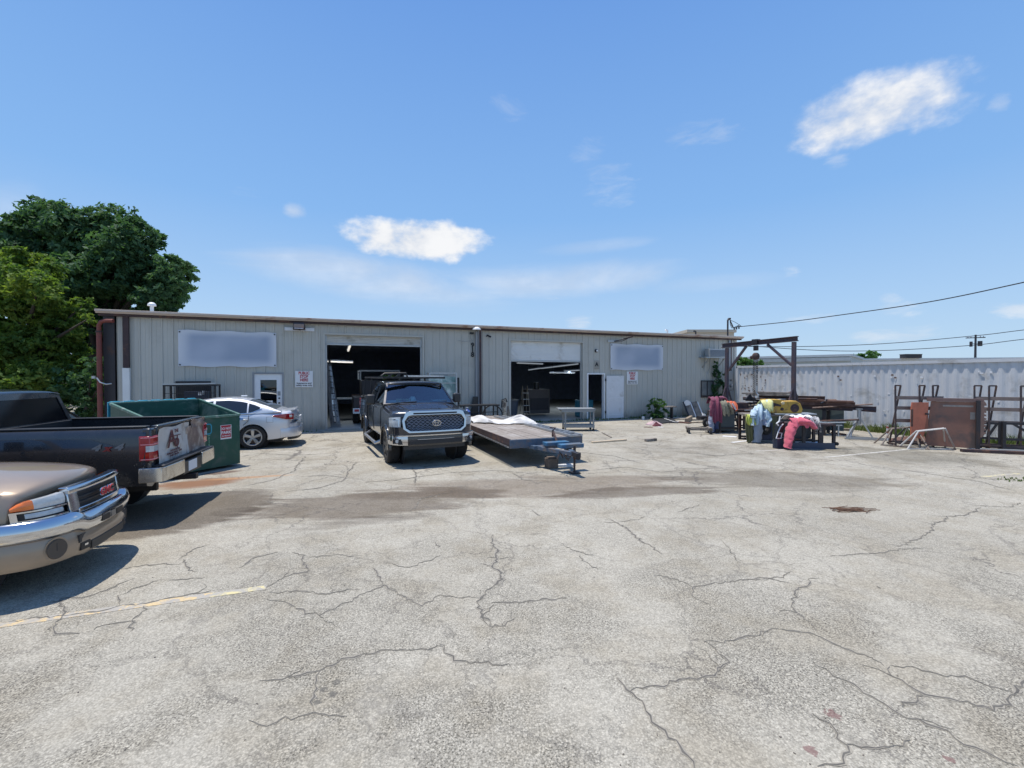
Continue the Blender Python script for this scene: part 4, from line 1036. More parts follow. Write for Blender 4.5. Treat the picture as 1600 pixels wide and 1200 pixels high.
for s in (-1, 1):
    mb = MB(); tband(mb, s*.775, s*1.12, lambda u: .80+.0*u, lambda u: 1.03-.03*u, .012, .05, .12, nz=3, bulge=.012); hl = part('headlight', mb, M['lens_clear'], tun)
    mb = MB(); tband(mb, s*.97, s*1.135, .805, .99, .02, .05, .12); part('marker_lens', mb, M['lens_amber'] if s > 2 else M['galv'], hl)
    mb = MB(); tband(mb, s*.80, s*.96, .96, .985, .024, .02, .12); tband(mb, s*.80, s*.82, .82, .96, .024, .02, .12); part('lamp_reflector', mb, M['chrome'], hl)
    mb = MB(); tband(mb, s*.63, s*1.10, lambda u: .40+.02*u, .60, .055, .10, nz=3, bulge=.01); bc = part('bumper_corner', mb, M['chrome'], tun)
    mb = MB(); tband(mb, s*.76, s*.92, .445, .545, .068, .03); fg = part('fog_lamp', mb, M['black'], bc)
    p, n = cf.at(s*.84); mb = MB(); mb.cyl(p+n*.02+Vector((0,0,.615)), p+n*.075+Vector((0,0,.615)), .04, 14); part('lens', mb, M['lens_clear'], fg)
mb = MB(); tband(mb, -.63, .63, .38, .585, .045, .10, nz=3, bulge=.008); fb = part('front_bumper', mb, pt, tun)
mb = MB(); tband(mb, -1.12, 1.12, .60, .625, .065, .12); part('bumper_strip', mb, M['chrome'], fb)
mb = MB(); tband(mb, -.42, .42, .52, .53, .066, .02); part('bumper_line', mb, M['alu'], fb)
mb = MB(); tband(mb, -.72, .72, .30, .38, .0, .08); part('air_dam', mb, M['plastic'], fb)
mb = MB(); tband(mb, -1.25, 1.25, .625, .80, .002, .04); part('lower_panel', mb, pt, fb)
for s in (-1, 1):
    mb = MB(); mb.tube([(1.75, s*.84, .46),(1.85, s*1.05, .36),(3.8, s*1.05, .36),(3.9, s*.84, .46)], .04, 8); part('side_step', mb, M['alu'], tun)
# hood bulge lines, wiper, dash things
mb = MB()
for s in (-1, 1): mb = MB(); mb.tube([(.35, s*.52, 1.265),(.8, s*.56, 1.308),(1.42, s*.62, 1.352)], .012, 6); part('hood_crease', mb, pt, tun)
mb = MB(); mb.tube([(1.47,.05,1.385),(1.50,-.3,1.40),(1.53,-.72,1.405)], .01, 5); mb.tube([(1.45,.75,1.38),(1.46,.4,1.395),(1.45,.1,1.405)], .01, 5); part('wiper', mb, M['black'], tun)
mb = MB(); mb.poly([(1.62,.40,1.385),(1.95,.43,1.43),(1.97,.80,1.43),(1.64,.80,1.385)]); mb.poly([(1.62,-.80,1.385),(1.9,-.8,1.42),(1.92,-.40,1.42),(1.63,-.45,1.385)]); mb.box((1.75,.2,1.40),(.2,.22,.03))
o = solo('paper', mb, mat('pale_paper', (.55,.75,.75), .6, var=.3, scale=12), 'pale green papers lying on the dashboard of the charcoal pickup', 'paper', smooth=0); o.location = tun.location; o.rotation_euler = tun.rotation_euler
mb = MB(); mb.lathe([(0,.11),(.06,.10),(.085,.05),(.09,.0),(.16,-.01)], (1.8,.12,1.42), 'z', 16)
o = solo('cap', mb, M['signwhite'], 'white cap on the dashboard of the charcoal pickup', 'cap'); o.location = tun.location; o.rotation_euler = tun.rotation_euler
mb = MB()
for k in range(9):
    a = k*.7; p0 = Vector((1.7+.03*k%.1, .55-.05*k, 1.41)); mb.tube([p0, p0+Vector((.05,.03*math.sin(a),.05)), p0+Vector((.02,-.06,.02))], .018, 6)
o = solo('glove', mb, mat('work_glove', (.45,.42,.25), .8), 'pale crumpled work gloves in the windshield of the charcoal pickup', 'gloves'); o.location = tun.location; o.rotation_euler = tun.rotation_euler
# roof rack / ladder rack over the cab
rk = thing('ladder_rack', 'black tube rack standing over the roof of the charcoal pickup', 'rack', tun.location, tu_rz)
mb = MB(); z = 2.01
for s in (-1, 1): mb.bar((2.0, s*.80, z), (5.6, s*.80, z), .05)
for x in (2.0, 2.9, 3.85): mb.bar((x, -.80, z), (x, .80, z), .045)
part('rack_rails', mb, M['black'], rk, bevel=.006)
mb = MB()
for s in (-1, 1):
    for x in (4.1, 5.5): mb.bar((x, s*.86, 1.36), (x, s*.80, z), .05)
part('rack_post', mb, M['black'], rk)
mb = MB(); mb.tube([(2.0,.80,z),(1.98,.88,z+.06),(1.98,.80,z+.11),(1.98,.25,z+.12),(2.0,.2,z)], .025); mb.bar((1.98,.72,z),(1.98,.62,z+.10),.05); mb.bar((1.98,.5,z),(1.98,.42,z+.10),.06); part('end_stop', mb, M['black'], rk)
mb = MB(); mb.bar((2.08,-.8,z+.04),(2.0,.3,z+.05),.04); part('load_bar', mb, M['alu'], rk)

# ---------------- black pickup on the left, seen from its rear left
pk = paint('black_blue_paint', (.022,.026,.034), .28, .4)
g = dict(L=5.6, W=1.96, r=.40, rimr=.25, zb=.50, paint=pk, fx=.92, rx=4.45, cabback=3.62, belt=1.30, rail=1.35, tl=(.90,1.235), bump=mat('dented_bumper', (.62,.60,.55), .25, metal=.9, dirt=(.25,.2,.15), damt=.4, dscale=5),
  cab=(1.50,2.1,3.55,3.66), bpil=[2.75], roof=1.83, yt=.76, rimm=M['darksteel'], ns=6, handles=(2.6,3.4), seams=(1.62,2.72,3.58), sideglass=M['skylined'],
  st=[(.1,.90,.55,1.05,.03,.02,.15,.05),(.3,.97,.50,1.12,.04),(1.0,.98,.50,1.18,.05),(1.5,.98,.50,1.27,.02),(1.6,.98,.50,1.30,.0),(2.6,.98,.50,1.30,0),(3.62,.98,.50,1.30,0)],
  lip=pk)
frz = R(15.5); ax = Vector((math.cos(frz), math.sin(frz), 0)); pn = Vector((-ax.y, ax.x, 0))
near = G(254, 731, .80)                        # near end of the rear bumper
f150, cu = pickup('pickup_truck', 'black pickup with a worn lettered sign on its tailgate parked beside the dumpster', (near+pn*.98-ax*5.70)*Vector((1,1,0)), frz, g)
mb = MB(); cf2 = Curve([(.0,0),(.01,.4),(.05,.7),(.16,.9),(.42,.97)], .05)
cf2.band(mb, -1.0, 1.0, .5, .72, .04, .1); cf2.band(mb, -.62, .62, .74, 1.12, .03, .06); part('front_bumper', mb, M['chrome'], f150)
for s in (-1, 1):
    mb = MB(); cf2.band(mb, s*.66, s*1.1, .85, 1.1, .01, .05); part('headlight', mb, M['lens_clear'], f150)
M['decal'] = mat('decal_grey', (.16,.17,.18), .4); M['brownink0'] = mat('decal_red', (.2,.02,.02), .4)
# decal on the side
for s, rr in ((-1, (R(90),0,0)), (1, (R(90),0,R(180)))):
    o = text('decal', '4', .11, M['decal'], f150, (4.95 if s < 0 else 5.22, s*.988, 1.10), rr, bold=.006, sx=1.5, shear=.3)
    o = text('decal', 'x', .11, M['brownink0'], f150, (5.075, s*.988, 1.09), rr, bold=.006, sx=1.2, shear=.3)
    o = text('decal', '4', .11, M['decal'], f150, (5.20 if s < 0 else 4.93, s*.988, 1.10), rr, bold=.006, sx=1.5, shear=.3)
# tailgate sign: pale sheet, lettering, worn brown end
L = 5.6; mg = thing('tailgate_sign', 'curling pale sheet with brown lettering A and D fixed on the black pickup tailgate', 'sign', f150.location, frz)
def sheet(mb, y0, y1, z0, z1, off, amp=.012, n=14, cut_=0):
    rows = []
    for i in range(n+1):
        u = i/n; y = y0+(y1-y0)*u
        rows.append([(L-.038+off+amp*math.sin(u*7+j*1.1)*(.4+.6*abs(2*u-1))+.02*max(0, .12-u)*8*(.5 if j in (0, 6) else .2), y-(.012*math.sin(j*.9) if i in (0, n) else 0), z0+(z1-z0)*j/6+(.012*math.sin(u*9) if j in (0, 6) else 0)) for j in range(7)])
    mb.grid(rows)
M['vinyl'] = mat('worn_vinyl', (.52,.50,.47), .5, var=.1, scale=5, dirt=(.33,.27,.22), damt=.35, dscale=4)
mb = MB(); sheet(mb, -.80, .18, .80, 1.31, .012); part('sheet', mb, M['vinyl'], mg, smooth=60)
mb = MB(); sheet(mb, .10, .84, .82, 1.24, .008); sheet(mb, .30, .84, 1.20, 1.34, .010); part('worn_end', mb, mat('worn_brown', (.20,.135,.11), .6, var=.3, scale=7, dirt=(.48,.40,.33), damt=.7, dscale=3.5), mg, smooth=60)
M['brownink'] = mat('brown_ink', (.10,.025,.03), .6)
rt = (R(90), 0, R(90))
text('lettering', 'A', .36, M['brownink'], mg, (L-.008, -.42, 1.12), rt, bold=.004, depth=.003, sx=1.1); text('lettering', 'D', .17, M['brownink'], mg, (L-.008, -.245, 1.05), rt, bold=.006, depth=.003)
text('lettering', 'THE', .07, M['brownink'], mg, (L-.008, -.27, 1.23), rt, bold=.002, depth=.003)
mb = MB(); mb.bx(L-.010, L-.006, -.5, -.13, 1.155, 1.168); mb.bx(L-.010, L-.006, -.25, -.232, .97, 1.155); part('lettering_bar', mb, M['brownink'], mg)
for i, (s_, y_, z_) in enumerate((('CUSTOM WELDING', -.32, .955), ('ALUMINUM  RAILINGS  GATES', -.34, .92), ('STAIRS - FENCING', -.34, .885), ('727 465-7', -.36, .845))):
    text('lettering', s_, .036 if i < 3 else .06, M['brownink'] if i < 3 else M['greypaint'], mg, (L-.008, y_, z_), rt, bold=.0012, depth=.002)

# ---------------- champagne pickup, front left of the picture
pc = paint('champagne_paint', (.31,.235,.165), .38, .35)
GS = .92
g = dict(L=5.7, W=1.94, r=.38, rimr=.22, zb=.44, paint=pc, fx=.98, rx=4.55, cabback=3.5, belt=1.21, rail=1.32, tl=(.85,1.2), bump=M['chrome'],
  cab=(1.65,2.2,3.35,3.5), bpil=[2.8], roof=1.80, yt=.70, rimm=M['rimalu'], ns=6, handles=(2.6,3.3), seams=(1.72,2.78,3.46), mirror=M['plastic'],
  st=[(.17,.86,.56,.985,.03,.08,.20,.10),(.20,.93,.47,1.03,.06,.06,.19,.04),(.30,.957,.44,1.07,.08,.04,.13),(.55,.967,.44,1.11,.095,.02,.04),(1.0,.97,.44,1.15,.10,.01),(1.55,.97,.44,1.19,.06),(1.68,.97,.44,1.21,.0),(2.6,.97,.44,1.21,0),(3.5,.97,.44,1.21,0)],
  lip=None)
grz = R(180+19); ax = Vector((math.cos(grz), math.sin(grz), 0)); pn = Vector((-ax.y, ax.x, 0))
gmc, _ = pickup('pickup_truck', 'champagne pickup with chrome bumper and amber corner lamps at the left edge', (0,0,0), grz, g)
M['recess'] = mat('recess_brown', (.075,.058,.045), .6)
gmc.scale = (GS, GS*.84, GS)
gmc.location = Vector((-4.40, 4.78, 0))
cg = Curve([(.0,0),(.008,.3),(.04,.55),(.10,.74),(.20,.88),(.40,.965),(.62,.985)], .02)
fn = lambda a, b: (lambda u: a+(b-a)*u)
# bumper: chrome with a raised middle dip, painted valance below
def zdip(z, d): return lambda t: z-d*max(0, min(1, (.78-abs(t))/.18))
n_ = 60
def chromeband(mb, z0, z1, out, bulge, t0=-1.22, t1=1.22, dip=.045, nz=8, th=.06):
    rows = []
    for i in range(n_+1):
        t_ = t0+(t1-t0)*i/n_; p, nn = cg.at(t_); d_ = dip*max(0, min(1, (.62-abs(t_))/.16)); d_ = d_*d_*(3-2*d_/max(dip,1e-6))/max(dip,1e-6) if dip else 0
        r = []
        for j in range(nz+1):
            u = j/nz; z = z0+(z1-z0)*u-d_; b_ = bulge*(math.sin(math.pi*min(1, u*1.05))**.7 if 0 < u < .95 else 0); r.append(p+nn*(out+b_)+Vector((0,0,z)))
        r += [p+nn*(out-th)+Vector((0,0,z1-d_)), p+nn*(out-th)+Vector((0,0,z0-d_))]
        rows.append(r)
    mb.loft(rows)
mb = MB(); chromeband(mb, .60, .80, .085, .045); bf = part('front_bumper', mb, M['chrome'], gmc, smooth=60)
mb = MB(); chromeband(mb, .33, .60, .06, .03, -1.25, 1.25, .02); va = part('valance', mb, pc, bf, smooth=60)
mb = MB(); cg.band(mb, -.40, .40, .345, .43, .10, .03); part('air_inlet', mb, M['plastic'], va)
for s in (-1, 1): mb = MB(); cg.band(mb, s*.26, s*.09, .60, .665, .135, .03); part('bumper_slot', mb, M['black'], bf); mb = MB(); cg.band(mb, -.055, .055, .60, .67, .137, .03); part('plate_bracket', mb, M['alu'], bf)
for s in (-1, 1):
    p, nn = cg.at(s*.80); mb = MB(); rows = []
    mb.lathe([(.0,-.03),(.105,-.03),(.118,.004),(.0,.0)], (0,0,0), 'x', 28); o = part('fog_lamp_recess', mb, pc, va); ang = math.atan2(nn.y, nn.x)
    o.location = p+nn*.075+Vector((0,0,.475)); o.rotation_euler = (0,0,ang)
    mb = MB(); mb.lathe([(.0,.005),(.095,.006),(.10,-.002)], (0,0,0), 'x', 28); o = part('recess_hole', mb, M['recess'], va); o.location = p+nn*.088+Vector((0,0,.475)); o.rotation_euler = (0,0,ang)
    mb = MB(); cg.band(mb, s*.42, s*.56, .37, .45, .097, .03); hk = part('tow_hook_opening', mb, M['black'], va); mb = MB(); cg.band(mb, s*.47, s*.52, .41, .43, .105, .01); part('tow_hook', mb, M['chrome'], hk)
# grille
mb = MB(); cg.band(mb, -.50, .50, .80, 1.03, .02, .05, .15); gr = part('grille', mb, M['black'], gmc)
mb = MB()
for z in (.86, .915, .97): cg.band(mb, -.49, .49, z-.008, z+.008, .035, .02, .15)
part('grille_bar', mb, M['plastic'], gr)
mb = MB(); cg.band(mb, -.60, .60, .985, 1.055, .06, .09, .15, nz=3, bulge=.01); cg.band(mb, -.50, .50, .765, .815, .06, .07, .15)
for s in (-1, 1): cg.band(mb, s*.47, s*.60, lambda u: .79-.03*u*0, lambda u: .99, lambda u: .058-.01*u, .07, .15, n=4)
part('grille_surround', mb, M['chrome'], gr, bevel=.008)
me = text_mesh('GMC', .115, .012, bold=.002, sx=1.3); me.materials.append(M['signred']); part('emblem_letters', me, M['signred'], gr, loc=(-.055, .0, .905), rot=(R(90), 0, R(-90)))
me = text_mesh('GMC', .115, .010, bold=.007, sx=1.3); me.materials.append(M['chrome']); part('emblem_edge', me, M['chrome'], gr, loc=(-.050, .0, .905), rot=(R(90), 0, R(-90)))
for s in (-1, 1):
    mb = MB(); cg.band(mb, s*.61, s*.90, .905, lambda u: 1.015-.02*u, .02, .06, .15, nz=3, bulge=.012); hl = part('headlight', mb, M['lens_clear'], gmc, smooth=60)
    mb = MB(); cg.band(mb, s*.90, s*1.06, lambda u: .905+.0*u, lambda u: .995-.06*u*u, .02, .06, .15, nz=3, bulge=.012); part('indicator', mb, M['lens_amber'], hl, smooth=60)
    mb = MB(); cg.band(mb, s*.61, s*1.07, .885, .90, .04, .05, .15); cg.band(mb, s*.61, s*1.07, .80, .812, .04, .05, .15); cg.band(mb, s*1.02, s*1.07, .81, .885, .035, .05, .15); part('lamp_trim', mb, M['chrome'], hl)
    mb = MB(); cg.band(mb, s*.62, s*1.03, .812, .885, .01, .05, .15); part('lamp_recess', mb, M['black'], hl)
    mb = MB(); cg.band(mb, s*.65, s*.97, .825, .872, .022, .03, .15, nz=2, bulge=.008); part('running_lamp', mb, M['lens_clear'], hl)

# ---------------- silver sedan
ps = paint('silver_paint', (.66,.67,.69), .33, .3, .0)
sd_ = thing('parked_sedan', 'silver sedan with dark windows parked nose in behind the dumpster', 'car', (0,0,0), 0)
st = [(.05,.70,.28,.60,.02,.02,.25),(.15,.82,.24,.68,.04,.03,.25),(.45,.90,.20,.78,.07,.05,.1),(.9,.915,.19,.86,.09,.05),(1.4,.915,.19,.93,.07,.04),(1.9,.915,.19,.955,.0),(2.6,.915,.19,.97,0),(3.3,.915,.19,.995,.0),(3.8,.912,.20,1.02,.02,.01),(4.2,.90,.22,1.03,.03,.03),(4.55,.87,.26,1.04,.04,.05,-.06),(4.72,.84,.32,1.045,.04,.06,-.12),(4.80,.80,.42,.98,.03,.06,-.16),(4.83,.76,.5,.86,.02,.06,-.18)]
mb = body_loft(st); sb = part('body', mb, ps, sd_, smooth=35)
cs = []
for x in (.93, 3.71):
    for s in (-1, 1):
        c = MB(); c.cyl((x, s*.62, .33), (x, s*1.1, .33), .375, 40); cs.append(c)
cut(sb, cs)
# greenhouse: lofted shell over the cabin
ga = [(1.38,.86,.93,.96),(1.62,.83,.935,1.06),(2.0,.79,.94,1.27),(2.3,.74,.95,1.385),(2.7,.71,.96,1.445),(3.1,.70,.97,1.455),(3.45,.71,.985,1.42),(3.75,.73,.995,1.345),(4.05,.76,1.00,1.225),(4.30,.79,1.005,1.10),(4.42,.80,1.01,1.05)]
def gh(x):
    for a, b in zip(ga, ga[1:]):
        if a[0] <= x <= b[0]:
            f = (x-a[0])/(b[0]-a[0]); return [a[i]+(b[i]-a[i])*f for i in range(4)]
def ghpt(x, v):                                   # v 0 belt .. 1 roof edge .. 2 centre
    _, yt_, z0, z1 = gh(x); y0 = .872-.04*max(0, x-3.6)
    ye = y0-(y0-.60*(.9+.1*yt_))*min(1, max(0,(z1-z0)/.5)); ze = z1-.045*min(1, (z1-z0)/.3)
    if v <= 1: 
        k = v; return Vector((x, y0+(ye-y0)*k+.025*math.sin(math.pi*k), z0+(ze-z0)*k))
    k = v-1; return Vector((x, ye*(1-k), ze+(z1-ze)*math.sin(k*math.pi/2)**.7))
mb = MB(); rows = []; xs2 = [p.x for p in crom([(a[0],0,0) for a in ga], 4)]
xs2 = [min(4.4199, max(1.3801, x)) for x in xs2]
for x in xs2:
    h = [ghpt(x, v) for v in (0,.15,.3,.5,.7,.85,.95,1.0,1.04,1.1,1.2,1.35,1.5,1.75,2.0)]
    rows.append(h+[Vector((p.x,-p.y,p.z)) for p in h[:-1][::-1]])
mb.grid(rows); part('cabin', mb, ps, sd_, smooth=40)
def ghpatch(mb, poly, off=.006):
    """poly: list of (x, vlow, vhigh) stations on the left and right side"""
    for s in (-1, 1):
        rows = []
        for x, a, b in poly:
            r = []
            for k in range(7):
                p = ghpt(x, a+(b-a)*k/6); r.append(Vector((p.x, s*(p.y+off), p.z+(off if b > 1 else 0))))
            rows.append(r)
        mb.grid(rows)
mb = MB(); ghpatch(mb, [(1.95,.08,.1),(2.1,.08,.55),(2.3,.08,.86),(2.6,.08,.90),(2.72,.08,.90)]); ghpatch(mb, [(2.78,.08,.90),(3.1,.08,.90),(3.4,.09,.88),(3.56,.10,.85)]); ghpatch(mb, [(3.60,.10,.84),(3.72,.2,.80),(3.88,.5,.70)])
part('side_windows', mb, M['skylined'], sd_, smooth=50)
mb = MB(); ghpatch(mb, [(1.92,.03,.07),(2.3,.03,.075),(3.0,.03,.075),(3.6,.03,.075),(3.75,.13,.2),(3.93,.5,.6)], .012); part('window_trim', mb, M['chrome'], sd_)
for nm, xs3 in (('rear_window', np.linspace(3.60, 4.28, 12)), ('windshield', np.linspace(1.50, 2.22, 12))):
    mb = MB(); rows = []
    for x in xs3:
        r = []
        for k in range(13):
            v = 1.12+(2-1.12)*k/6 if k <= 6 else 2-(2-1.12)*(k-6)/6
            p = ghpt(float(x), v); r.append(Vector((p.x, p.y if k <= 6 else -p.y, p.z+.005)))
        rows.append(r)
    mb.grid(rows); part(nm, mb, M['skylined'], sd_, smooth=50)
for s in (-1, 1):
    # tail light wraps the corner
    mb = MB(); rows = []
    for i in range(15):
        u = i/14; x = 4.22+.50*u if u < .8 else 4.62+.12*(u-.8)/.2
        yo = .905-.02*u-.20*max(0, u-.62)**1.3*2.0; zc = .925-.03*u; hh = .012+.075*min(1, u*1.5)
        rows.append([Vector((x, s*(yo+.012), zc-hh)), Vector((x, s*(yo+.016), zc)), Vector((x, s*(yo+.004), zc+hh*.8)), Vector((x, s*(yo-.06), zc+hh*.8)), Vector((x, s*(yo-.06), zc-hh))])
    mb.loft(rows); tl = part('tail_light', mb, M['lens_red'], sd_, smooth=50)
    mb = MB(); mb.box((4.66, s*.80, .90), (.10, .10, .07)); part('reversing_lamp', mb, M['lens_clear'], tl, bevel=.01)
    mb = MB(); mb.box((1.75, s*1.0, 1.02), (.12,.18,.14)); part('side_mirror', mb, ps, sd_, bevel=.03)
    mb = MB(); mb.bx(.20,.7,s*.70,s*.86,.62,.74); part('headlight', mb, M['lens_clear'], sd_, bevel=.02)
    for x in (2.62, 3.52): mb = MB(); mb.box((x, s*.925, .84), (.16,.025,.03)); part('door_handle', mb, ps, sd_, bevel=.006)
for x, zb_, zt_ in ((1.62,.19,.93),(2.74,.19,.96),):
    seams(sd_, [x], .915, zb_, zt_, M['black'])
mb = MB(); pts = [(3.62,.915,.96),(3.60,.918,.80),(3.48,.92,.68)]
for s in (-1, 1): mb.tube([(a, s*b, c) for a, b, c in pts], .006, 5)
part('door_seam', mb, M['black'], sd_)
mb = MB()
for s in (-1,): mb.tube([(4.06,s*.905,.74),(4.22,s*.902,.74),(4.22,s*.898,.90),(4.06,s*.90,.90),(4.06,s*.905,.74)], .005, 5)
part('fuel_flap_seam', mb, M['greypaint'], sd_)
mb = MB(); cr = Curve([(0,0),(.01,.35),(.06,.62),(.20,.80),(.5,.885)], 4.89, -1); cr.band(mb, -1.15, 1.15, .30, .56, 0, .10, nz=4, bulge=.02); cr.band(mb, -.95, .95, .56, .68, -.03, .1); rb = part('rear_bumper', mb, ps, sd_, smooth=50)
mb = MB(); cr.band(mb, -.95, .95, .22, .30, -.03, .1); part('lower_diffuser', mb, M['plastic'], rb); mb = MB(); cr.band(mb, -.26, .26, .72, .86, -.02, .03); part('number_plate', mb, M['signwhite'], rb)
mb = MB(); rows = []
for i in range(13):
    y = -.66+1.32*i/12; k = 1-(abs(y)/.66)**4; rows.append([(4.50,y,1.05+.02*k),(4.74,y,1.085+.012*k),(4.77,y,1.075+.012*k),(4.6,y,1.03+.02*k)])
mb.loft(rows); part('trunk_spoiler', mb, ps, sd_)
mb = MB(); mb.box((3.35, 0, 1.47), (.16,.05,.035)); part('roof_antenna', mb, M['white'], sd_, bevel=.012)
for x in (.93, 3.71):
    for s in (-1, 1):
        make_wheel(sd_, x, s*.80, .335, .22, .225, s, 'double', M['rimalu'], 5)
        mb = MB(); mb.cyl((x, s*.60, .33), (x, s*.62, .33), .40, 24); part('wheel_well', mb, M['dark'], sb)
mb = MB(); mb.bx(.4,4.4,-.6,.6,.16,.24); part('underbody', mb, M['dark'], sd_)
srz = R(20.5); ax = Vector((math.cos(srz), math.sin(srz), 0)); pn = Vector((-ax.y, ax.x, 0))
rw_ = G(395, 702)                                # near rear wheel on the ground
sd_.location = rw_-ax*3.71+pn*.90; sd_.rotation_euler = (0,0,srz)
# ================================================================== PLANTS
def leaf_mat(name, cols, trans=.45):
    m = bpy.data.materials.new(name); m.use_nodes = True; t = NT(m.node_tree); m.node_tree.nodes.clear()
    pos = t.n('ShaderNodeNewGeometry').outputs['Position']
    n = t.noise(pos, 1.1, 4, .7); n2_ = t.noise(pos, 9, 3, .6)
    c = t.ramp(t.m('ADD', t.m('MULTIPLY', n, .6), t.m('MULTIPLY', n2_, .4)), [(.34, cols[0]), (.5, cols[1]), (.66, cols[2])])
    d = t.n('ShaderNodeBsdfPrincipled'); t.put(d.inputs['Base Color'], c); d.inputs['Roughness'].default_value = .65; d.inputs['Specular IOR Level'].default_value = .18
    tr = t.n('ShaderNodeBsdfTranslucent'); t.put(tr.inputs[0], t.mix(1.0, c, (1.5,1.6,.7), 'MULTIPLY'))
    mx = t.n('ShaderNodeMixShader'); mx.inputs[0].default_value = trans; t.link(d.outputs[0], mx.inputs[1]); t.link(tr.outputs[0], mx.inputs[2])
    o = t.n('ShaderNodeOutputMaterial'); t.link(mx.outputs[0], o.inputs[0]); return m
M['leafdark'] = leaf_mat('leaf_dark', ((.035,.080,.045),(.066,.135,.066),(.115,.20,.085)), .36)
M['leaflight'] = leaf_mat('leaf_light', ((.05,.105,.03),(.11,.18,.04),(.24,.29,.065)), .42)
M['leafbush'] = leaf_mat('leaf_bush', ((.04,.09,.03),(.07,.15,.05),(.12,.22,.07)), .35)
M['grass'] = leaf_mat('grass_blade', ((.06,.09,.03),(.10,.14,.045),(.19,.2,.09)), .3)
M['bark'] = mat('bark', (.055,.045,.038), .9, var=.35, scale=8, bump=.5)
def leaves(name, clumps, n, size, m, parent, seed=1, origin=Vector((0,0,0)), asp=.45, shell=.55):
    """clumps: (centre, radius xyz) in world space; n leaf blades shared out by volume"""
    rng = np.random.default_rng(seed); vol = np.array([r[0]*r[1]*r[2] for _, r in clumps])**.75; cnt = (vol/vol.sum()*n).astype(int)+1
    pts, nrm = [], []
    for (c, r), k in zip(clumps, cnt):
        # break every clump into sprays so that gaps and tufts appear
        ns = max(3, k//26); sd2 = rng.normal(size=(ns, 3)); sd2 /= np.linalg.norm(sd2, axis=1)[:, None]
        rad = rng.random(ns)**.45; rad = shell+(1.05-shell)*rad
        far_ = rng.random(ns) < .26; rad = np.where(far_, rad*1.34, rad); sc_ = np.array(c)+sd2*rad[:, None]*np.array(r); per = int(k/ns)+1
        p = np.repeat(sc_, per, 0); jit = rng.normal(size=p.shape)*np.array(r)*.13; jit[:, 2] *= .7
        pts.append(p+jit); nn = np.repeat(sd2, per, 0)*.55+rng.normal(size=p.shape)*.6+np.array([0,0,.35]); nrm.append(nn)
    p = np.concatenate(pts); nn = np.concatenate(nrm); nn /= np.linalg.norm(nn, axis=1)[:, None]; N = len(p)
    rv = rng.normal(size=(N, 3)); a = np.cross(nn, rv); a /= np.linalg.norm(a, axis=1)[:, None]; b = np.cross(nn, a)
    s = size*(.55+.9*rng.random(N))[:, None]; p -= np.array(origin)
    V = np.empty((N, 4, 3)); V[:, 0] = p-a*s; V[:, 1] = p-b*s*asp+nn*s*.12; V[:, 2] = p+a*s; V[:, 3] = p+b*s*asp+nn*s*.12
    me = bpy.data.meshes.new(name); me.vertices.add(N*4); me.vertices.foreach_set('co', V.reshape(-1).astype(np.float32))
    me.loops.add(N*4); me.loops.foreach_set('vertex_index', np.arange(N*4, dtype=np.int32)); me.polygons.add(N)
    me.polygons.foreach_set('loop_start', np.arange(0, N*4, 4, dtype=np.int32)); me.polygons.foreach_set('loop_total', np.full(N, 4, dtype=np.int32))
    me.update(); me.validate(); me.materials.append(m); return part(name, me, m, parent)
def trunk_mesh(mb, base, top, r, limbs, rr):
    pts = [base.lerp(top, k/5)+Vector((rr.uniform(-.12,.12), rr.uniform(-.12,.12), 0))*(k > 0) for k in range(6)]
    mb.tube(pts, [r*(1.25-.13*k) for k in range(6)], 10)
    for e in limbs:
        st_ = pts[rr.choice((2,3,4))]; e = Vector(e); m1 = st_.lerp(e, .45)+Vector((0,0,.25)); mb.tube([st_, m1, e], [r*.5, r*.3, r*.1], 6)
def crown_tree(name, label, cat, spots, D, n, size, m, seed, trunkpx=None, depth=.9, group=None, tr=.28, gap=0):
    """spots: (px, py, radius px) seen from the lot; rebuilt as round clumps about distance D"""
    rr = random.Random(seed); cl = []
    for px, py, r in spots:
        Y = D+rr.uniform(-depth, depth); c = P(px, py, Y); R_ = r*Y/FPX; cl.append((c, (R_, R_*1.1, R_*.86)))
    bx_ = P(trunkpx or sum(s[0] for s in spots)/len(spots), 600, D); base = Vector((bx_.x, D, 0))
    # the far side of the crown, so that it is round from anywhere
    for c, r in list(cl)[::2]:
        Y2 = 2*D+1.6-c.y+rr.uniform(0, 1.0); k_ = Y2/c.y; cl.append((Vector((c.x*k_-.25, Y2, CAMH+(c.z-CAMH)*k_-.45)), (r[0]*.9, r[1]*.9, r[2]*.9)))
    o = thing(name, label, cat, base, 0, group); mb = MB()
    top = Vector((0, .3, max(c.z for c, _ in cl)*.62)); trunk_mesh(mb, Vector((0,0,-.05)), top, tr, [c-base for c, _ in cl[::2]], rr)
    part('trunk', mb, M['bark'], o, smooth=60); leaves('crown', cl, n, size, m, o, seed, base); return o
big = [(38,345,17),(80,337,22),(62,360,30),(105,356,30),(150,350,24),(185,350,26),(216,366,22),(238,372,14),(140,385,36),(90,398,36),(190,392,32),(226,402,18),(265,415,19),(284,420,14),(286,438,15),(255,450,22),(276,452,16),(262,472,16),(280,425,16),(258,438,24),(268,458,18),(240,466,20),(225,425,22),(170,430,34),(12,368,20),(22,395,26),(120,440,36),(150,470,28),(245,486,20),(200,470,12),(165,505,26),(140,540,26),(110,500,30),(180,455,22),(60,420,34)]
crown_tree('broadleaf_tree', 'tall dark green spreading tree behind the left end of the warehouse', 'tree', big, 21.5, 95000, .115, M['leafdark'], 11, 150, 1.3, 'trees at the left of the warehouse', .34)
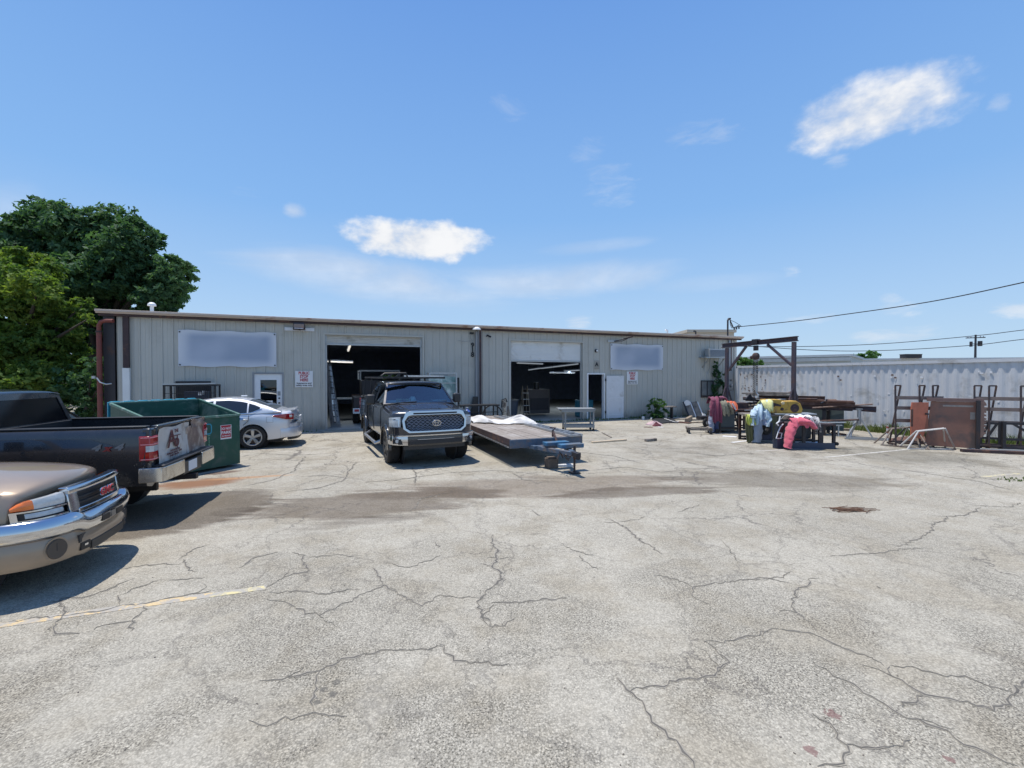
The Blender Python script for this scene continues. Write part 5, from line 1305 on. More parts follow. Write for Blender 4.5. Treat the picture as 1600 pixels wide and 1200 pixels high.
yel = [(8,402,20),(40,408,22),(68,424,20),(18,436,26),(60,452,26),(82,470,18),(20,474,24),(100,486,20),(128,478,13),(50,500,30),(12,525,28),(92,515,26),(135,500,9),(60,545,32),(18,575,28),(105,555,26),(60,595,32),(-20,450,35),(-20,540,40)]
crown_tree('broadleaf_tree', 'yellow green leafy tree at the left edge in front of the dark one', 'tree', yel, 16.3, 42000, .085, M['leaflight'], 12, 40, .9, 'trees at the left of the warehouse', .2)
und = [(148,575,20),(120,600,26),(150,618,20),(80,625,26),(30,625,28),(-10,630,30),(170,600,10),(170,640,12),(150,650,16)]
crown_tree('shrub', 'dark leafy shrub between the black pickup cab and the red standpipe', 'shrub', und, 15.6, 9000, .09, M['leafdark'], 13, 120, .6, None, .08)
far = [(-60,560,60),(-160,540,80),(-60,480,50),(40,600,60),(110,600,50),(165,595,40),(-160,450,70)]
crown_tree('broadleaf_tree', 'mass of dark foliage filling the background at the far left', 'tree', far, 27, 12000, .22, M['leafdark'], 14, -60, 2, 'trees at the left of the warehouse', .3)
def bush(name, label, cat, base, spots, n, size, m, seed):
    o = thing(name, label, cat, base); cl = [(Vector(base)+Vector(c), r) for c, r in spots]
    mb = MB(); rr = random.Random(seed)
    for c, r in spots: mb.tube([(0,0,-.02), (c[0]*.5, c[1]*.5, c[2]*.5), c], [.02,.015,.006], 5)
    part('stem', mb, M['bark'], o); leaves('foliage', cl, n, size, m, o, seed, base, shell=.2); return o
bb = G(1026, 654.5)
bush('shrub', 'bright green leafy bush at the wall foot right of the folded white door leaf', 'shrub', bb, [((0,0,.75),(.36,.25,.3)),((-.2,0,.5),(.3,.2,.28)),((.25,0,.4),(.38,.25,.3)),((0,0,.2),(.45,.25,.22)),((-.22,0,.95),(.12,.1,.16))], 1500, .055, M['leafbush'], 21)
s_, z_ = WL(1122, 560, .3); vb = WP(s_, -.3, 0)
bush('climbing_vine', 'dark green vine climbing the wall beside the right window', 'vine', vb, [((0,0,.6),(.35,.2,.6)),((.05,0,1.4),(.38,.2,.5)),((.0,0,2.1),(.32,.18,.4)),((-.1,0,2.6),(.2,.15,.3)),((.35,0,1.0),(.2,.2,.7))], 2600, .06, M['leafdark'], 22)

# ================================================================== NEIGHBOURHOOD
def block(name, label, p0, p1, Y0, Y1, ytop, m, depth=12, roofm=None, cat='building'):
    A = P(p0, ytop[0], Y0); B = P(p1, ytop[1], Y1); d = Vector((B.x-A.x, B.y-A.y, 0)); L = d.length; rz = math.atan2(d.y, d.x)
    o = thing(name, label, cat, (A.x, A.y, 0), rz); h = A.z
    mb = MB(); mb.bx(0, L, 0, depth, 0, h); part('wall', mb, m, o)
    mb = MB(); mb.bx(-.15, L+.15, -.15, depth+.15, h, h+.25); part('roof', mb, roofm or m, o); return o, L, h
M['beige'] = mat('beige_wall', (.52,.45,.36), .7, var=.06)
block('building', 'low beige building whose parapet rises behind the right end of the warehouse roof', 1075, 1147, 40, 40, (519.5, 517), M['beige'], 10)
o, L, h = block('building', 'long pale grey roofed building on the horizon behind the white container', 1150, 1330, 58, 50, (561, 560.5), mat('far_wall', (.40,.43,.42), .8, var=.08), 14, mat('far_roof', (.42,.46,.48), .6, var=.1))
mb = MB(); mb.bx(0, L, -.2, -.15, h-.5, h-.1); part('fascia', mb, M['galv'], o)
o, L, h = block('building', 'low white building on the horizon behind the near half of the container', 1330, 1700, 66, 60, (563, 561), mat('far_wall2', (.55,.56,.56), .8), 14)
mb = MB(); q = P(1424, 560, 64)
o2 = thing('rooftop_unit', 'dark boxy rooftop unit on the horizon above the container', 'rooftop unit', (q.x, q.y, h+.25)); mb.bx(-1.15,1.15,-.4,.6,0,.5); part('casing', mb, M['darksteel'], o2); mb = MB(); mb.bx(-1.2,1.2,-.45,.65,.5,.56); part('cover', mb, M['rustdark'], o2)
crown_tree('distant_tree', 'small dome shaped tree on the horizon above the middle of the container', 'tree', [(1345,560,8),(1357,557,9),(1368,560,7),(1357,564,9)], 75, 1500, .32, M['leafbush'], 31, 1357, 1)
crown_tree('distant_tree', 'low distant green trees just right of the warehouse corner', 'tree', [(1157,566,9),(1168,568,9),(1180,570,8),(1150,572,8),(1195,572,7)], 48, 1800, .22, M['leafbush'], 32, 1168, 1)
# utility pole and wires
pp = P(1524.5, 523, 75); up = thing('utility_pole', 'grey utility pole with crossarm and transformers beyond the container', 'pole', (pp.x, pp.y, 0))
mb = MB(); mb.cyl((0,0,0), (0,0,pp.z), .2, 10, .13); part('pole', mb, M['darksteel'], up); mb = MB(); mb.bar((-1.6,0,pp.z-.55),(1.6,0,pp.z-.45),.14); part('crossarm', mb, M['darksteel'], up)
for x in (-1.3,-.8,.8,1.3): mb = MB(); mb.cyl((x,0,pp.z-.5),(x,0,pp.z-.2),.07,8); part('insulator', mb, M['galv'], up)
for x, z in ((.75,-1.9),(-.75,-2.0)): mb = MB(); mb.cyl((x,0,pp.z+z),(x,0,pp.z+z+.85),.3 if x > 0 else .2,12); part('transformer', mb, M['darksteel'], up)
mb = MB(); mb.bar((-1.0,0,pp.z-1.5),(1.0,0,pp.z-1.5),.08); part('bracket', mb, M['darksteel'], up)
def wire(name, label, pts, r):
    q = crom(pts, 8); o = pts[0]; mb = MB(); mb.tube([p-Vector(o) for p in q], r, 6); return solo(name, mb, M['dark'], label, 'wire', loc=o, smooth=60)
wire('power_line', 'thick service cable running from the roof mast up to the right', [MASTHEAD, P(1230,503,24), P(1300,494,22), P(1450,472,19), P(1600,441,16), P(1800,395,13)], .022)
wire('power_line', 'upper of the two thin wires meeting the utility pole', [P(1140,541,80), P(1250,541.5,80), P(1380,537,78), P(1524.5,524.5,75), P(1600,515.5,70), P(1800,492,60)], .06)
wire('power_line', 'lower of the two thin wires meeting the utility pole', [P(1140,538,80), P(1250,546,80), P(1330,548.5,79), P(1420,546,77), P(1524.5,539,75), P(1600,530,70), P(1800,508,60)], .06)

# ================================================================== CONTAINER
CA, CBv = Vector((11.75, 23.55, 0)), Vector((3.2, -10.12, 0)).normalized(); crz = math.atan2(CBv.y, CBv.x)
co = thing('shipping_container', 'long pale grey corrugated shipping container along the right side of the lot', 'container', CA, crz)
M['contpaint'] = mat('container_paint', (.57,.575,.58), .6, var=.05, scale=.6, dirt=(.38,.37,.35), damt=.4, dscale=1.3)
# local x towards the camera; the side we see is -y
CLn, CW, CH = 12.19, 2.44, 2.59
def corr(mb, y, sgn):
    pitch = .278; x = .12; pts = [(0.06, 0)]
    while x+pitch < CLn-.12:
        pts += [(x, 0), (x+.068, 1), (x+.068+.07, 1), (x+.068+.07+.068, 0)]; x += pitch
    pts.append((CLn-.06, 0)); mb.grid([[(a, y+sgn*.026*b, .15), (a, y+sgn*.026*b, CH-.10)] for a, b in pts])
for y, s in ((.03, 1), (CW-.03, -1)):
    mb = MB(); corr(mb, y, s); part('side_panel', mb, M['contpaint'], co, smooth=0)
mb = MB(); mb.bx(0, CLn, .0, CW, CH-.06, CH-.02); part('roof_panel', mb, M['contpaint'], co)
for y in (0, CW-.06):
    for z0, z1 in ((CH-.10, CH), (0.02, .16)):
        mb = MB(); mb.bx(.16, CLn-.16, y-.004, y+.064, z0, z1); part('rail', mb, M['contpaint'], co)
for x in (0, CLn-.16):
    for y in (0, CW-.16):
        mb = MB(); mb.bx(x, x+.16, y-.008, y+.168, 0, CH+.01); cp = part('corner_post', mb, M['contpaint'], co, bevel=.006)
        for z in (.06, CH-.05): mb = MB(); mb.box((x+.08, y-.012 if y < 1 else y+.172, z), (.08,.01,.06)); part('corner_slot', mb, M['dark'], cp)
for x in (.03, CLn-.05): mb = MB(); mb.bx(x, x+.03, .16, CW-.16, .1, CH-.05); part('end_panel', mb, M['contpaint'], co)
mb = MB(); rr = random.Random(3)
for _ in range(36):
    x = rr.uniform(.2, 11.5); z = rr.uniform(.7, 2.2); mb.box((x, -.0+.025, z), (rr.uniform(.03,.10), .012, rr.uniform(.02,.06)))
part('paint_patch', mb, M['signwhite'], co)
mb = MB()
for _ in range(24): mb.box((rr.uniform(.3,2.0), .024, rr.uniform(1.1,2.2)), (rr.uniform(.02,.05), .012, rr.uniform(.03,.1)))
for x, z in ((5.4,2.05),(5.5,1.9),(7.4,2.1),(7.5,2.0)): mb.box((x, .024, z), (.07,.012,.05))
part('rust_spot', mb, M['rust'], co)
# grass strip at its foot
def blades(name, label, pts, n, hgt, seed, wide=.5):
    rng = np.random.default_rng(seed); a, b = Vector(pts[0]), Vector(pts[1]); nx = Vector((-(b-a).y, (b-a).x, 0)).normalized()
    V = np.empty((n, 3, 3)); t = rng.random(n); o = (rng.random(n)**1.6-.2)*wide; clump = .5+.5*np.sin(t*23+np.sin(t*61)*2)
    base = np.array(a)[None]*(1-t[:, None])+np.array(b)[None]*t[:, None]+np.array(nx)[None]*o[:, None]
    h = hgt*(.35+.8*rng.random(n))*(.45+.75*clump); lean = rng.normal(size=(n, 2))*.35*h[:, None]; w_ = .012+.012*rng.random(n); an = rng.random(n)*6.28
    V[:, 0] = base; V[:, 0, 0] -= np.cos(an)*w_; V[:, 0, 1] -= np.sin(an)*w_; V[:, 1] = base; V[:, 1, 0] += np.cos(an)*w_; V[:, 1, 1] += np.sin(an)*w_
    V[:, 2] = base; V[:, 2, :2] += lean; V[:, 2, 2] += h; V[:, :2, 2] = 0.0
    me = bpy.data.meshes.new(name); me.vertices.add(n*3); me.vertices.foreach_set('co', V.reshape(-1).astype(np.float32)); me.loops.add(n*3); me.loops.foreach_set('vertex_index', np.arange(n*3, dtype=np.int32))
    me.polygons.add(n); me.polygons.foreach_set('loop_start', np.arange(0, n*3, 3, dtype=np.int32)); me.polygons.foreach_set('loop_total', np.full(n, 3, dtype=np.int32)); me.update()
    me.materials.append(M['grass']); return setp(part(name, me, M['grass']), label, 'grass', None, 'stuff')
cn = Vector((CBv.y, -CBv.x, 0)); 
cn = cn if cn.x < 0 else -cn
blades('grass', 'weedy green grass strip along the foot of the container', (CA+cn*.1+CBv*1.5, CA+cn*.1+CBv*12.5), 7000, .30, 5, -.9)
blades('grass', 'thin weeds along the foot of the warehouse wall', (WP(12.5, -.05, 0), WP(LB, -.05, 0)), 1400, .12, 6, -.3)
blades('grass', 'few weeds at the wall foot behind the sedan', (WP(0, -.05, 0), WP(6, -.05, 0)), 500, .10, 7, -.3)
blades('grass', 'sparse dry weeds at the right edge of the lot', (G(1570, 752), G(1680, 748)), 110, .05, 8, .3)

# ================================================================== LEFT SIDE
q = G(158, 690); sp_ = thing('standpipe', 'rusty red vertical pipe with a curved top beside the left corner of the warehouse', 'pipe', (P(156,600,14.3).x, 14.3, 0))
zt = P(156, 501, 14.3).z
mb = MB(); mb.cyl((0,0,0),(0,0,zt-.35),.070,16); part('pipe', mb, M['redpaint'], sp_)
mb = MB(); mb.tube([(0,0,zt-.36),(0,0,zt-.15),(.07,0,zt-.03),(.2,.02,zt),(.42,.05,zt+.0)], .06, 12); part('elbow', mb, M['redpaint'], sp_)
mb = MB(); mb.cyl((0,0,zt-.38),(0,0,zt-.33),.088,16); mb.cyl((0,0,1.9),(0,0,1.94),.085,16); part('collar', mb, M['rustdark'], sp_)
mb = MB(); mb.tube([(0,-.1,2.0),(.12,-.12,1.86),(.3,-.1,1.80),(.42,-.05,1.82)], .02, 6); mb.box((-.08,-.12,2.02),(.1,.05,.08)); part('hose_clamp', mb, M['galv'], sp_)
# dumpster
dx = Vector((.42,.9075,0)).normalized(); drz = math.atan2(dx.y, dx.x); dfr = Vector((-6.24,10.25,0))
dm = thing('dumpster', 'open dark green steel dumpster behind the black pickup', 'dumpster', dfr-dx*1.75, drz)
M['dgreen'] = mat('dumpster_green', (.012,.075,.052), .5, var=.12, scale=2.5, dirt=(.06,.10,.08), damt=.35, dscale=2.5)
M['dgreenin'] = mat('dumpster_inside', (.016,.085,.06), .7, var=.3, scale=2.5, dirt=(.15,.20,.16), damt=.5, dscale=2.0)
DL, DD, H0, H1 = 1.75, 1.5, 1.17, 1.48
mb = MB()
mb.prism([(0,.06),(DD,.06),(DD,H1),(DD-.03,H1),(DD-.03,.12),(.03,.12),(.03,H0),(0,H0)], 'x', .03, DL-.03)
part('bin_walls', mb, M['dgreen'], dm, smooth=0)
for x0 in (0, DL-.03): mb = MB(); mb.prism([(0,.06),(DD,.06),(DD,H1),(0,H0)], 'x', x0, x0+.029); part('bin_end', mb, M['dgreen'], dm, smooth=0)
mb = MB(); mb.bx(.035, DL-.035, DD-.036, DD-.031, .13, H1-.03); mb.prism([(.04,.13),(DD-.04,.13),(DD-.04,H1-.04),(.04,H0-.03)], 'x', .031, .034); mb.prism([(.04,.13),(DD-.04,.13),(DD-.04,H1-.04),(.04,H0-.03)], 'x', DL-.034, DL-.031); mb.bx(.04,DL-.04,.04,DD-.04,.121,.14)
part('bin_inside', mb, M['dgreenin'], dm, smooth=0)
mb = MB(); r_ = .025
for a, b in (((0,0,H0),(DL,0,H0)),((0,DD,H1),(DL,DD,H1)),((0,0,H0),(0,DD,H1)),((DL,0,H0),(DL,DD,H1))): mb.bar(a, b, .05, .05)
part('rim', mb, mat('rim_green', (.08,.17,.13), .5, var=.2, dirt=(.3,.34,.3), damt=.4, dscale=6), dm, bevel=.006)
for y in (.35, 1.0):
    pass
mb = MB(); mb.bx(-.10, -.001, .25, 1.25, .62, .82); part('fork_pocket', mb, M['dgreen'], dm); mb = MB(); mb.bx(DL+.001, DL+.10, .25, 1.25, .62, .82); part('fork_pocket', mb, M['dgreen'], dm)
M['lidblue'] = mat('lid_blue', (.03,.30,.42), .4, var=.3, scale=10)
for k in range(7):
    mb = MB(); x0 = .02+k*.25; mb.bx(x0, x0+.17, DD+.03, DD+.10, H1-.02, H1+.045); part('lid_hinge', mb, M['lidblue'], dm, bevel=.01)
mb = MB(); mb.bx(.0, DL, DD+.105, DD+.14, .45, H1+.03); part('folded_lid', mb, M['lidblue'], dm, 'blue plastic lid hanging down at the back', bevel=.01)
mb = MB(); mb.box((DL+.035,.03,H0-.10),(.07,.10,.06)); part('lid_bracket', mb, mat('bracket_blue', (.2,.35,.6), .4), dm, bevel=.01)
def dpt(px): # x along the front face seen at picture column px
    d = ray(px, 600); n = Vector((-dx.y, dx.x, 0)); t = n.dot(dm.location)/n.dot(d); return (d*t-dm.location).dot(dx), t*d.y
xa, Ya = dpt(343.5); xb, Yb = dpt(360.5); xc = (xa+xb)/2; zc = CAMH-(675-HOR)*(Ya+Yb)/2/FPX; hh = 22*(Ya+Yb)/2/FPX
mb = MB(); mb.bx(xa, xb, -.006, -.001, zc-hh/2, zc+hh/2); sg = part('warning_label', mb, M['signwhite'], dm)
mb = MB(); mb.bx(xa+.012, xb-.012, -.008, -.0061, zc-hh*.40, zc+hh*.47); part('label_field', mb, M['signred'], sg)
wt = M['signwhite']; k_ = (xb-xa)/.27
text('lettering', 'DO NOT', .085*k_, wt, sg, (xc, -.011, zc+hh*.24), bold=.002, depth=.003, sx=.82); text('lettering', 'PARK', .10*k_, wt, sg, (xc, -.011, zc-hh*.04), bold=.003, depth=.003)
text('lettering', 'IN FRONT', .045*k_, wt, sg, (xc, -.011, zc-hh*.28), bold=.001, depth=.003)
xl, Yl = dpt(327)
mb = MB()
for a, b in (((-.17,0),(.0,0)),((.0,0),(.03,-.03)),((.03,-.03),(.03,-.18)),((.03,-.18),(0,-.21)),((0,-.21),(-.17,-.21))): mb.bar((xl+a[0],-.004,1.02+a[1]),(xl+b[0],-.004,1.02+b[1]),.022,.004,up=(0,1,0))
lg = part('logo_outline', mb, M['lidblue'], dm); mb = MB(); mb.prism([(xl-.15,.95),(xl-.06,.95),(xl-.06,.90),(xl-.09,.87),(xl-.15,.87)], 'y', -.006, -.001); part('logo_mark', mb, M['signwhite'], lg)
mg_ = mat('label_green', (.25,.5,.35), .5)
for i, c in enumerate('WASTE'): text('logo_letter', c, .055, mg_, lg, (xl-.02, -.003, .77-i*.05), depth=.003)
# barred crate and the window behind it
a, z1 = WL(276, 597, .05); b, _ = WL(328, 597, .05)
mb = MB(); mb.bx(a, b, -.05, -.031, 1.0, z1); w2 = part('window', mb, M['black'], bld); mb = MB()
mb.bx(a-.03, b+.03, -.075, -.051, z1-.04, z1+.03); mb.bx(a-.03, a+.03, -.075, -.051, 1.0, z1-.04); mb.bx(b-.03, b+.03, -.075, -.051, 1.0, z1-.04); part('frame', mb, M['darksteel'], w2)
a, z1 = WL(256, 601.5, 1.0); b, _ = WL(336, 601.5, 1.0); cg_ = thing('steel_cage', 'black barred steel cage standing behind the dumpster at the wall', 'cage', WP(a, -1.0, 0), TH); L = b-a
mb = MB()
for x in (0, L):
    for y in (0, .6): mb.bar((x,y,0),(x,y,z1),.05)
for z in (.1, z1-.02):
    mb.bar((0,0,z),(L,0,z),.05); mb.bar((0,.6,z),(L,.6,z),.05); mb.bar((0,0,z),(0,.6,z),.05); mb.bar((L,0,z),(L,.6,z),.05)
part('cage_frame', mb, M['black'], cg_)
mb = MB(); mb.bar((-.03,-.03,z1+.02),(L+.03,-.03,z1+.04),.04); part('top_bar', mb, M['galv'], cg_)
mb = MB()
for i in range(1, 26): mb.cyl((L*i/26,0,.1),(L*i/26,0,z1),.008,5)
for z in (.6, 1.2, 1.5): mb.cyl((0,0,z),(L,0,z),.008,5)
part('bars', mb, M['black'], cg_); mb = MB(); mb.bx(.5, L-.25, .1, .5, .1, 1.55); part('dark_panel', mb, mat('navy_panel', (.02,.03,.06), .4), cg_); mb = MB(); mb.box((L*.68,.08,z1-.3),(.10,.02,.09)); mb.box((L*.75,.08,z1-.26),(.05,.02,.12)); part('label_patch', mb, M['signwhite'], cg_)
# red strip and curb bits at the wall foot
mb = MB(); mb.bx(0,.55,0,.12,0,.10); o = solo('kerb_stop', mb, M['redpaint'], 'short red painted stop at the wall foot behind the sedan', 'stop', bevel=.02, loc=G(478,672.5), rot=(0,0,TH))

# ================================================================== DOORWAY THINGS
fb_ = G(519, 669.5)
ld = thing('extension_ladder', 'aluminium extension ladder leaning on the left jamb of the first roll-up door', 'ladder', (0,0,0))
A0, A1 = G(518.5, 668.5), G(531.5, 668.5); T0 = P(509.5, 560, 17.6); T1 = P(514.5, 562, 18.1)
B0, B1 = G(524, 669.5), G(528.5, 669)
mb = MB(); mb.bar(A0, T0, .03, .08); mb.bar(A1, T1, .03, .08); mb.bar(A0.lerp(T0,.06)+Vector((.09,-.05,0)), T0+Vector((.05,-.05,-.2)), .03, .07); mb.bar(A1.lerp(T1,.06)+Vector((-.07,-.05,0)), T1+Vector((-.03,-.05,-.2)), .03, .07); part('side_rails', mb, M['alu'], ld)
mb = MB()
for k in range(1, 12): t_ = k/12; mb.cyl(A0.lerp(T0,t_), A1.lerp(T1,t_), .017, 8)
part('rungs', mb, M['darksteel'], ld)
mb = MB()
for k in range(11): t_ = (k+.5)/12; mb.poly([A0.lerp(T0,t_-.035)+Vector((0,.02,0)), A1.lerp(T1,t_-.035)+Vector((0,.02,0)), A1.lerp(T1,t_+.035)+Vector((0,.02,0)), A0.lerp(T0,t_+.035)+Vector((0,.02,0))])
part('web', mb, M['alu'], ld)
wt_ = thing('service_truck', 'dark service truck backed inside the first roll-up door with a red and white bumper strip', 'truck', WP(3.0+WL(548,600)[0]*0, 0, 0), TH)
s0 = WL(547, 640)[0]; wt_.location = WP(s0+.15, 1.1, .036)
mb = MB(); mb.bx(0, 1.95, .15, 3.2, .55, 1.15); part('deck_body', mb, M['darksteel'], wt_, bevel=.02)
mb = MB(); mb.bx(-.02, 2.0, .0, .12, .48, .70); rb = part('rear_bumper', mb, M['signwhite'], wt_, bevel=.01)
mb = MB()
for k in range(5): mb.prism([(.04+k*.3,-.003),(.16+k*.3,-.003),(.22+k*.3,-.001),(.1+k*.3,-.001)], 'z', .56, .66)
part('red_marking', mb, M['signred'], rb)
mb = MB(); mb.bx(.35, 1.9, .5, 2.8, 1.16, 1.85); part('tool_box', mb, M['darksteel'], wt_, bevel=.02); mb = MB(); mb.bx(.9, 1.85, .48, .499, 1.22, 1.80); part('box_door', mb, M['black'], wt_)
mb = MB(); mb.bar((.3,.45,1.86),(.3,.45,2.25),.05); mb.bar((1.9,.45,1.86),(1.9,.45,2.25),.05); mb.bar((.3,.45,2.25),(1.9,.45,2.25),.06); mb.bar((.3,2.7,1.86),(.3,2.7,2.25),.05); mb.bar((.3,.45,2.25),(.3,2.7,2.25),.05); mb.bar((1.9,.45,2.25),(1.9,2.7,2.25),.05); part('rack', mb, M['greypaint'], wt_)
for x in (.12, 1.82): mb = MB(); mb.lathe([(.0,-.12),(.36,-.12),(.40,-.08),(.40,.08),(.36,.12),(0,.12)], (0,0,0), 'x', 24); part('wheel', mb, M['rubber'], wt_, loc=(x, 1.0, .40))
o = bush('potted_branch', 'yellow green leafy bits lying on top of the service truck', 'foliage', WP(s0+1.4, 1.2, 1.9), [((0,0,.1),(.4,.3,.12)),((.3,0,.15),(.3,.2,.1))], 260, .05, M['leaflight'], 33)
# dark rack with shelves, left inside door one
mb = MB(); mb.bx(0,1.9,0,.04,1.28,1.34)
sr = thing('work_table', 'dark steel table frame inside the first roll-up door behind the ladder', 'table', WP(D1[0]+.4, 3.2, .036), TH)
mb = MB(); mb.bx(0,1.6,0,.7,.98,1.04); part('tabletop', mb, M['galv'], sr)
for x in (.03,1.57):
    for y in (.03,.67): mb = MB(); mb.bar((x,y,0),(x,y,.98),.05); part('leg', mb, M['darksteel'], sr)
# things inside the second doorway
sh = thing('shelf_unit', 'dark shelf unit with pale boxes inside the second roll-up door at the left', 'shelf', WP(D2[0]+.35, 4.2, .036), TH)
mb = MB()
for x in (0,1.2):
    for y in (0,.45): mb.bar((x,y,0),(x,y,1.9),.05)
for z in (.3,.9,1.4,1.85): mb.bx(0,1.2,0,.45,z,z+.03)
part('shelf_frame', mb, M['darksteel'], sh)
for x, z, w_, h_, m_ in ((.2,1.43,.5,.12,'galv'),(.75,1.43,.3,.2,'wood'),(.3,.93,.6,.3,'plastic'),(.2,.33,.7,.35,'plastic'),(.3,1.88,.5,.1,'whitedirty')):
    mb = MB(); mb.bx(x,x+w_,.05,.4,z,z+h_); part('box', mb, M[m_], sh)
bn = thing('waste_bin', 'large dark plastic bin inside the second roll-up door at the left', 'bin', WP(D2[0]+.55, 1.3, .036), TH)
mb = MB(); mb.lathe([(0,0),(.26,0),(.33,.85),(.36,.86),(.36,.9),(.31,.9),(.25,.05)], (0,0,0), 'z', 20); part('bin', mb, mat('bin_blue', (.05,.065,.09), .5), bn); mb = MB(); mb.lathe([(0,.96),(.2,.95),(.37,.905)], (0,0,0), 'z', 20); part('lid', mb, M['plastic'], bn)
sl_ = thing('step_ladder', 'folded step ladder standing inside the second roll-up door', 'ladder', WP(D2[0]+1.3, 1.6, .036), TH)
mb = MB()
for x in (0,.35): mb.bar((x,0,0),(x*.7+.05,.25,1.55),.05,.03); mb.bar((x,.5,0),(x*.7+.05,.27,1.5),.04,.03)
part('side_rails', mb, M['wood'], sl_); mb = MB()
for k in range(1,5): mb.bar((.02,.25*k/5,1.5*k/5),(.35,.25*k/5,1.5*k/5),.08,.02)
part('steps', mb, M['galv'], sl_)
mc = thing('machine_cabinet', 'dark brown machine cabinet in the middle of the second doorway', 'machine', WP(D2[0]+2.0, 2.6, .036), TH)
mb = MB(); mb.bx(0,1.2,0,.8,.1,1.35); part('cabinet', mb, mat('machine_brown', (.09,.075,.07), .6), mc, bevel=.03); mb = MB(); mb.bx(.1,1.1,-.03,0,.3,.9); part('cabinet_door', mb, M['darksteel'], mc); mb = MB(); mb.cyl((.6,.4,1.35),(.6,.4,1.7),.15); part('motor', mb, M['plastic'], mc)
bx2 = thing('tarp_box', 'teal covered box just inside the open doorway', 'box', WP(E2[0]+.12, .9, .036), TH); mb = MB(); mb.bx(0,.75,0,.6,0,.85); part('box', mb, mat('teal_cover', (.04,.20,.26), .5, var=.3, scale=6), bx2, bevel=.06); mb = MB(); mb.box((.3,.2,.93),(.4,.3,.16)); part('bundle', mb, M['alu'], bx2, bevel=.04)

# ================================================================== WALL FOOT, MIDDLE
gk = thing('glass_crate', 'metal crate of pale green glass sheets at the wall right of the charcoal pickup', 'crate', WP(WL(672,600,.9)[0], -.9, 0), TH); L = WL(714,600,.9)[0]-WL(672,600,.9)[0]; zt = WL(700, 583, .9)[1]
mb = MB()
for x in (0, L):
    mb.bar((x,0,0),(x,.1,zt),.05); mb.bar((x,.6,0),(x,.5,zt),.05); mb.bar((x,0,.1),(x,.6,.1),.05); mb.bar((x,.1,zt),(x,.5,zt),.05)
mb.bar((0,.1,zt),(L,.1,zt),.05); mb.bar((0,.5,zt),(L,.5,zt),.04); mb.bar((0,0,.1),(L,0,.1),.06); mb.bar((0,.05,zt*.82),(L,.05,zt*.82),.03); part('crate_frame', mb, M['galv'], gk)
M['glassgreen'] = mat('stacked_glass', (.24,.38,.36), .12, var=.45, scale=5, dirt=(.62,.70,.69), damt=.7, dscale=2.5)
for k in range(4): mb = MB(); mb.box((L*(.25+.18*k), .22+.05*k, zt*.52), (L*.45, .015, zt*.84), Matrix.Rotation(R(-3),3,'X')@Matrix.Rotation(R((-3,2,-1,4)[k]),3,'Y')); part('glass_sheet', mb, M['glassgreen'], gk)
po = WP(WL(715.5,600,.7)[0], -.7, 0); mb = MB(); zt = WL(715.5, 590, .7)[1]; mb.bx(-.05,.05,-.05,.05,0,zt)
pst = thing('steel_post', 'black steel post upright beside the glass crate', 'post', po, TH); part('post', mb, M['black'], pst); mb = MB(); mb.bx(-.15,.15,-.15,.15,0,.02); part('base_plate', mb, M['black'], pst)
tb = G(751, 669); tl_ = thing('patio_table', 'long black metal table frame at the wall behind the flatbed trailer', 'table', tb, TH)
wz = CAMH-(632-HOR)*tb.y/FPX
mb = MB(); mb.bx(-.85,.7,-.3,.3,wz-.05,wz); part('tabletop', mb, M['black'], tl_)
for x in (-.75,.1,.62):
    for y in (-.25,.25): mb = MB(); mb.bar((x,y,0),(x,y,wz-.05),.05); part('leg', mb, M['black'], tl_)
mb = MB(); 
for z in (.25,.5,.65): mb.bar((-.75,-.25,z),(.62,-.25,z),.03)
mb.bar((-.75,.25,.4),(.62,.25,.4),.03); part('rail', mb, M['black'], tl_)
ch = thing('folding_chair', 'tall backed dark chair standing behind the black table', 'chair', G(745, 664.5), TH); zc = CAMH-(620-HOR)*ch.location.y/FPX
mb = MB(); mb.prism([(-.22,.45),(.22,.45),(.13,zc),(-.10,zc)], 'y', .18, .21); part('backrest', mb, M['plastic'], ch); mb = MB(); mb.bx(-.24,.24,-.25,.2,.42,.46); part('seat', mb, M['plastic'], ch)
for x in (-.2,.2):
    for y in (-.22,.18): mb = MB(); mb.bar((x,y,0),(x,y,.42),.035); part('leg', mb, M['black'], ch)
mb = MB(); mb.lathe([(0,0),(.13,0),(.14,.05),(.14,.3),(.09,.38),(.04,.41),(.04,.46),(0,.46)], (0,0,0), 'z', 16); jg = thing('water_jug', 'small blue and white jug under the left end of the black table', 'jug', G(730, 667)+Vector((0,0,.3)), 0); part('jug_body', mb, mat('jug_blue', (.06,.13,.45), .3, var=.5, scale=7), jg)
mb = MB(); mb.cyl((0,0,.46),(0,0,.50),.045); part('lid', mb, M['signwhite'], jg); mb = MB(); mb.bx(-.25,.25,-.18,.18,-.30,-.0); part('stand', mb, M['plastic'], jg)
hw = G(770, 666.5); ho = thing('spoked_wheel', 'thin black hoop wheel leaning by the right end of the black table', 'wheel', hw+Vector((0,0,.0)), TH)
mb = MB(); rr_ = .42; mb.tube([(rr_*math.cos(a), .05*math.sin(a), .45+rr_*math.sin(a)) for a in np.linspace(0,2*math.pi,33)[:-1]], .028, 8, True); part('rim', mb, M['black'], ho)
mb = MB()
for k in range(6): a = k*math.pi/3+.3; mb.cyl((0,0,.45),(rr_*math.cos(a),.05*math.sin(a),.45+rr_*math.sin(a)),.01,5)
part('spokes', mb, M['galv'], ho)
lg_ = thing('driftwood_log', 'pale patterned upright log beside the left jamb of the second roll-up door', 'log', G(788.5, 664), 0); zl = CAMH-(624-HOR)*lg_.location.y/FPX
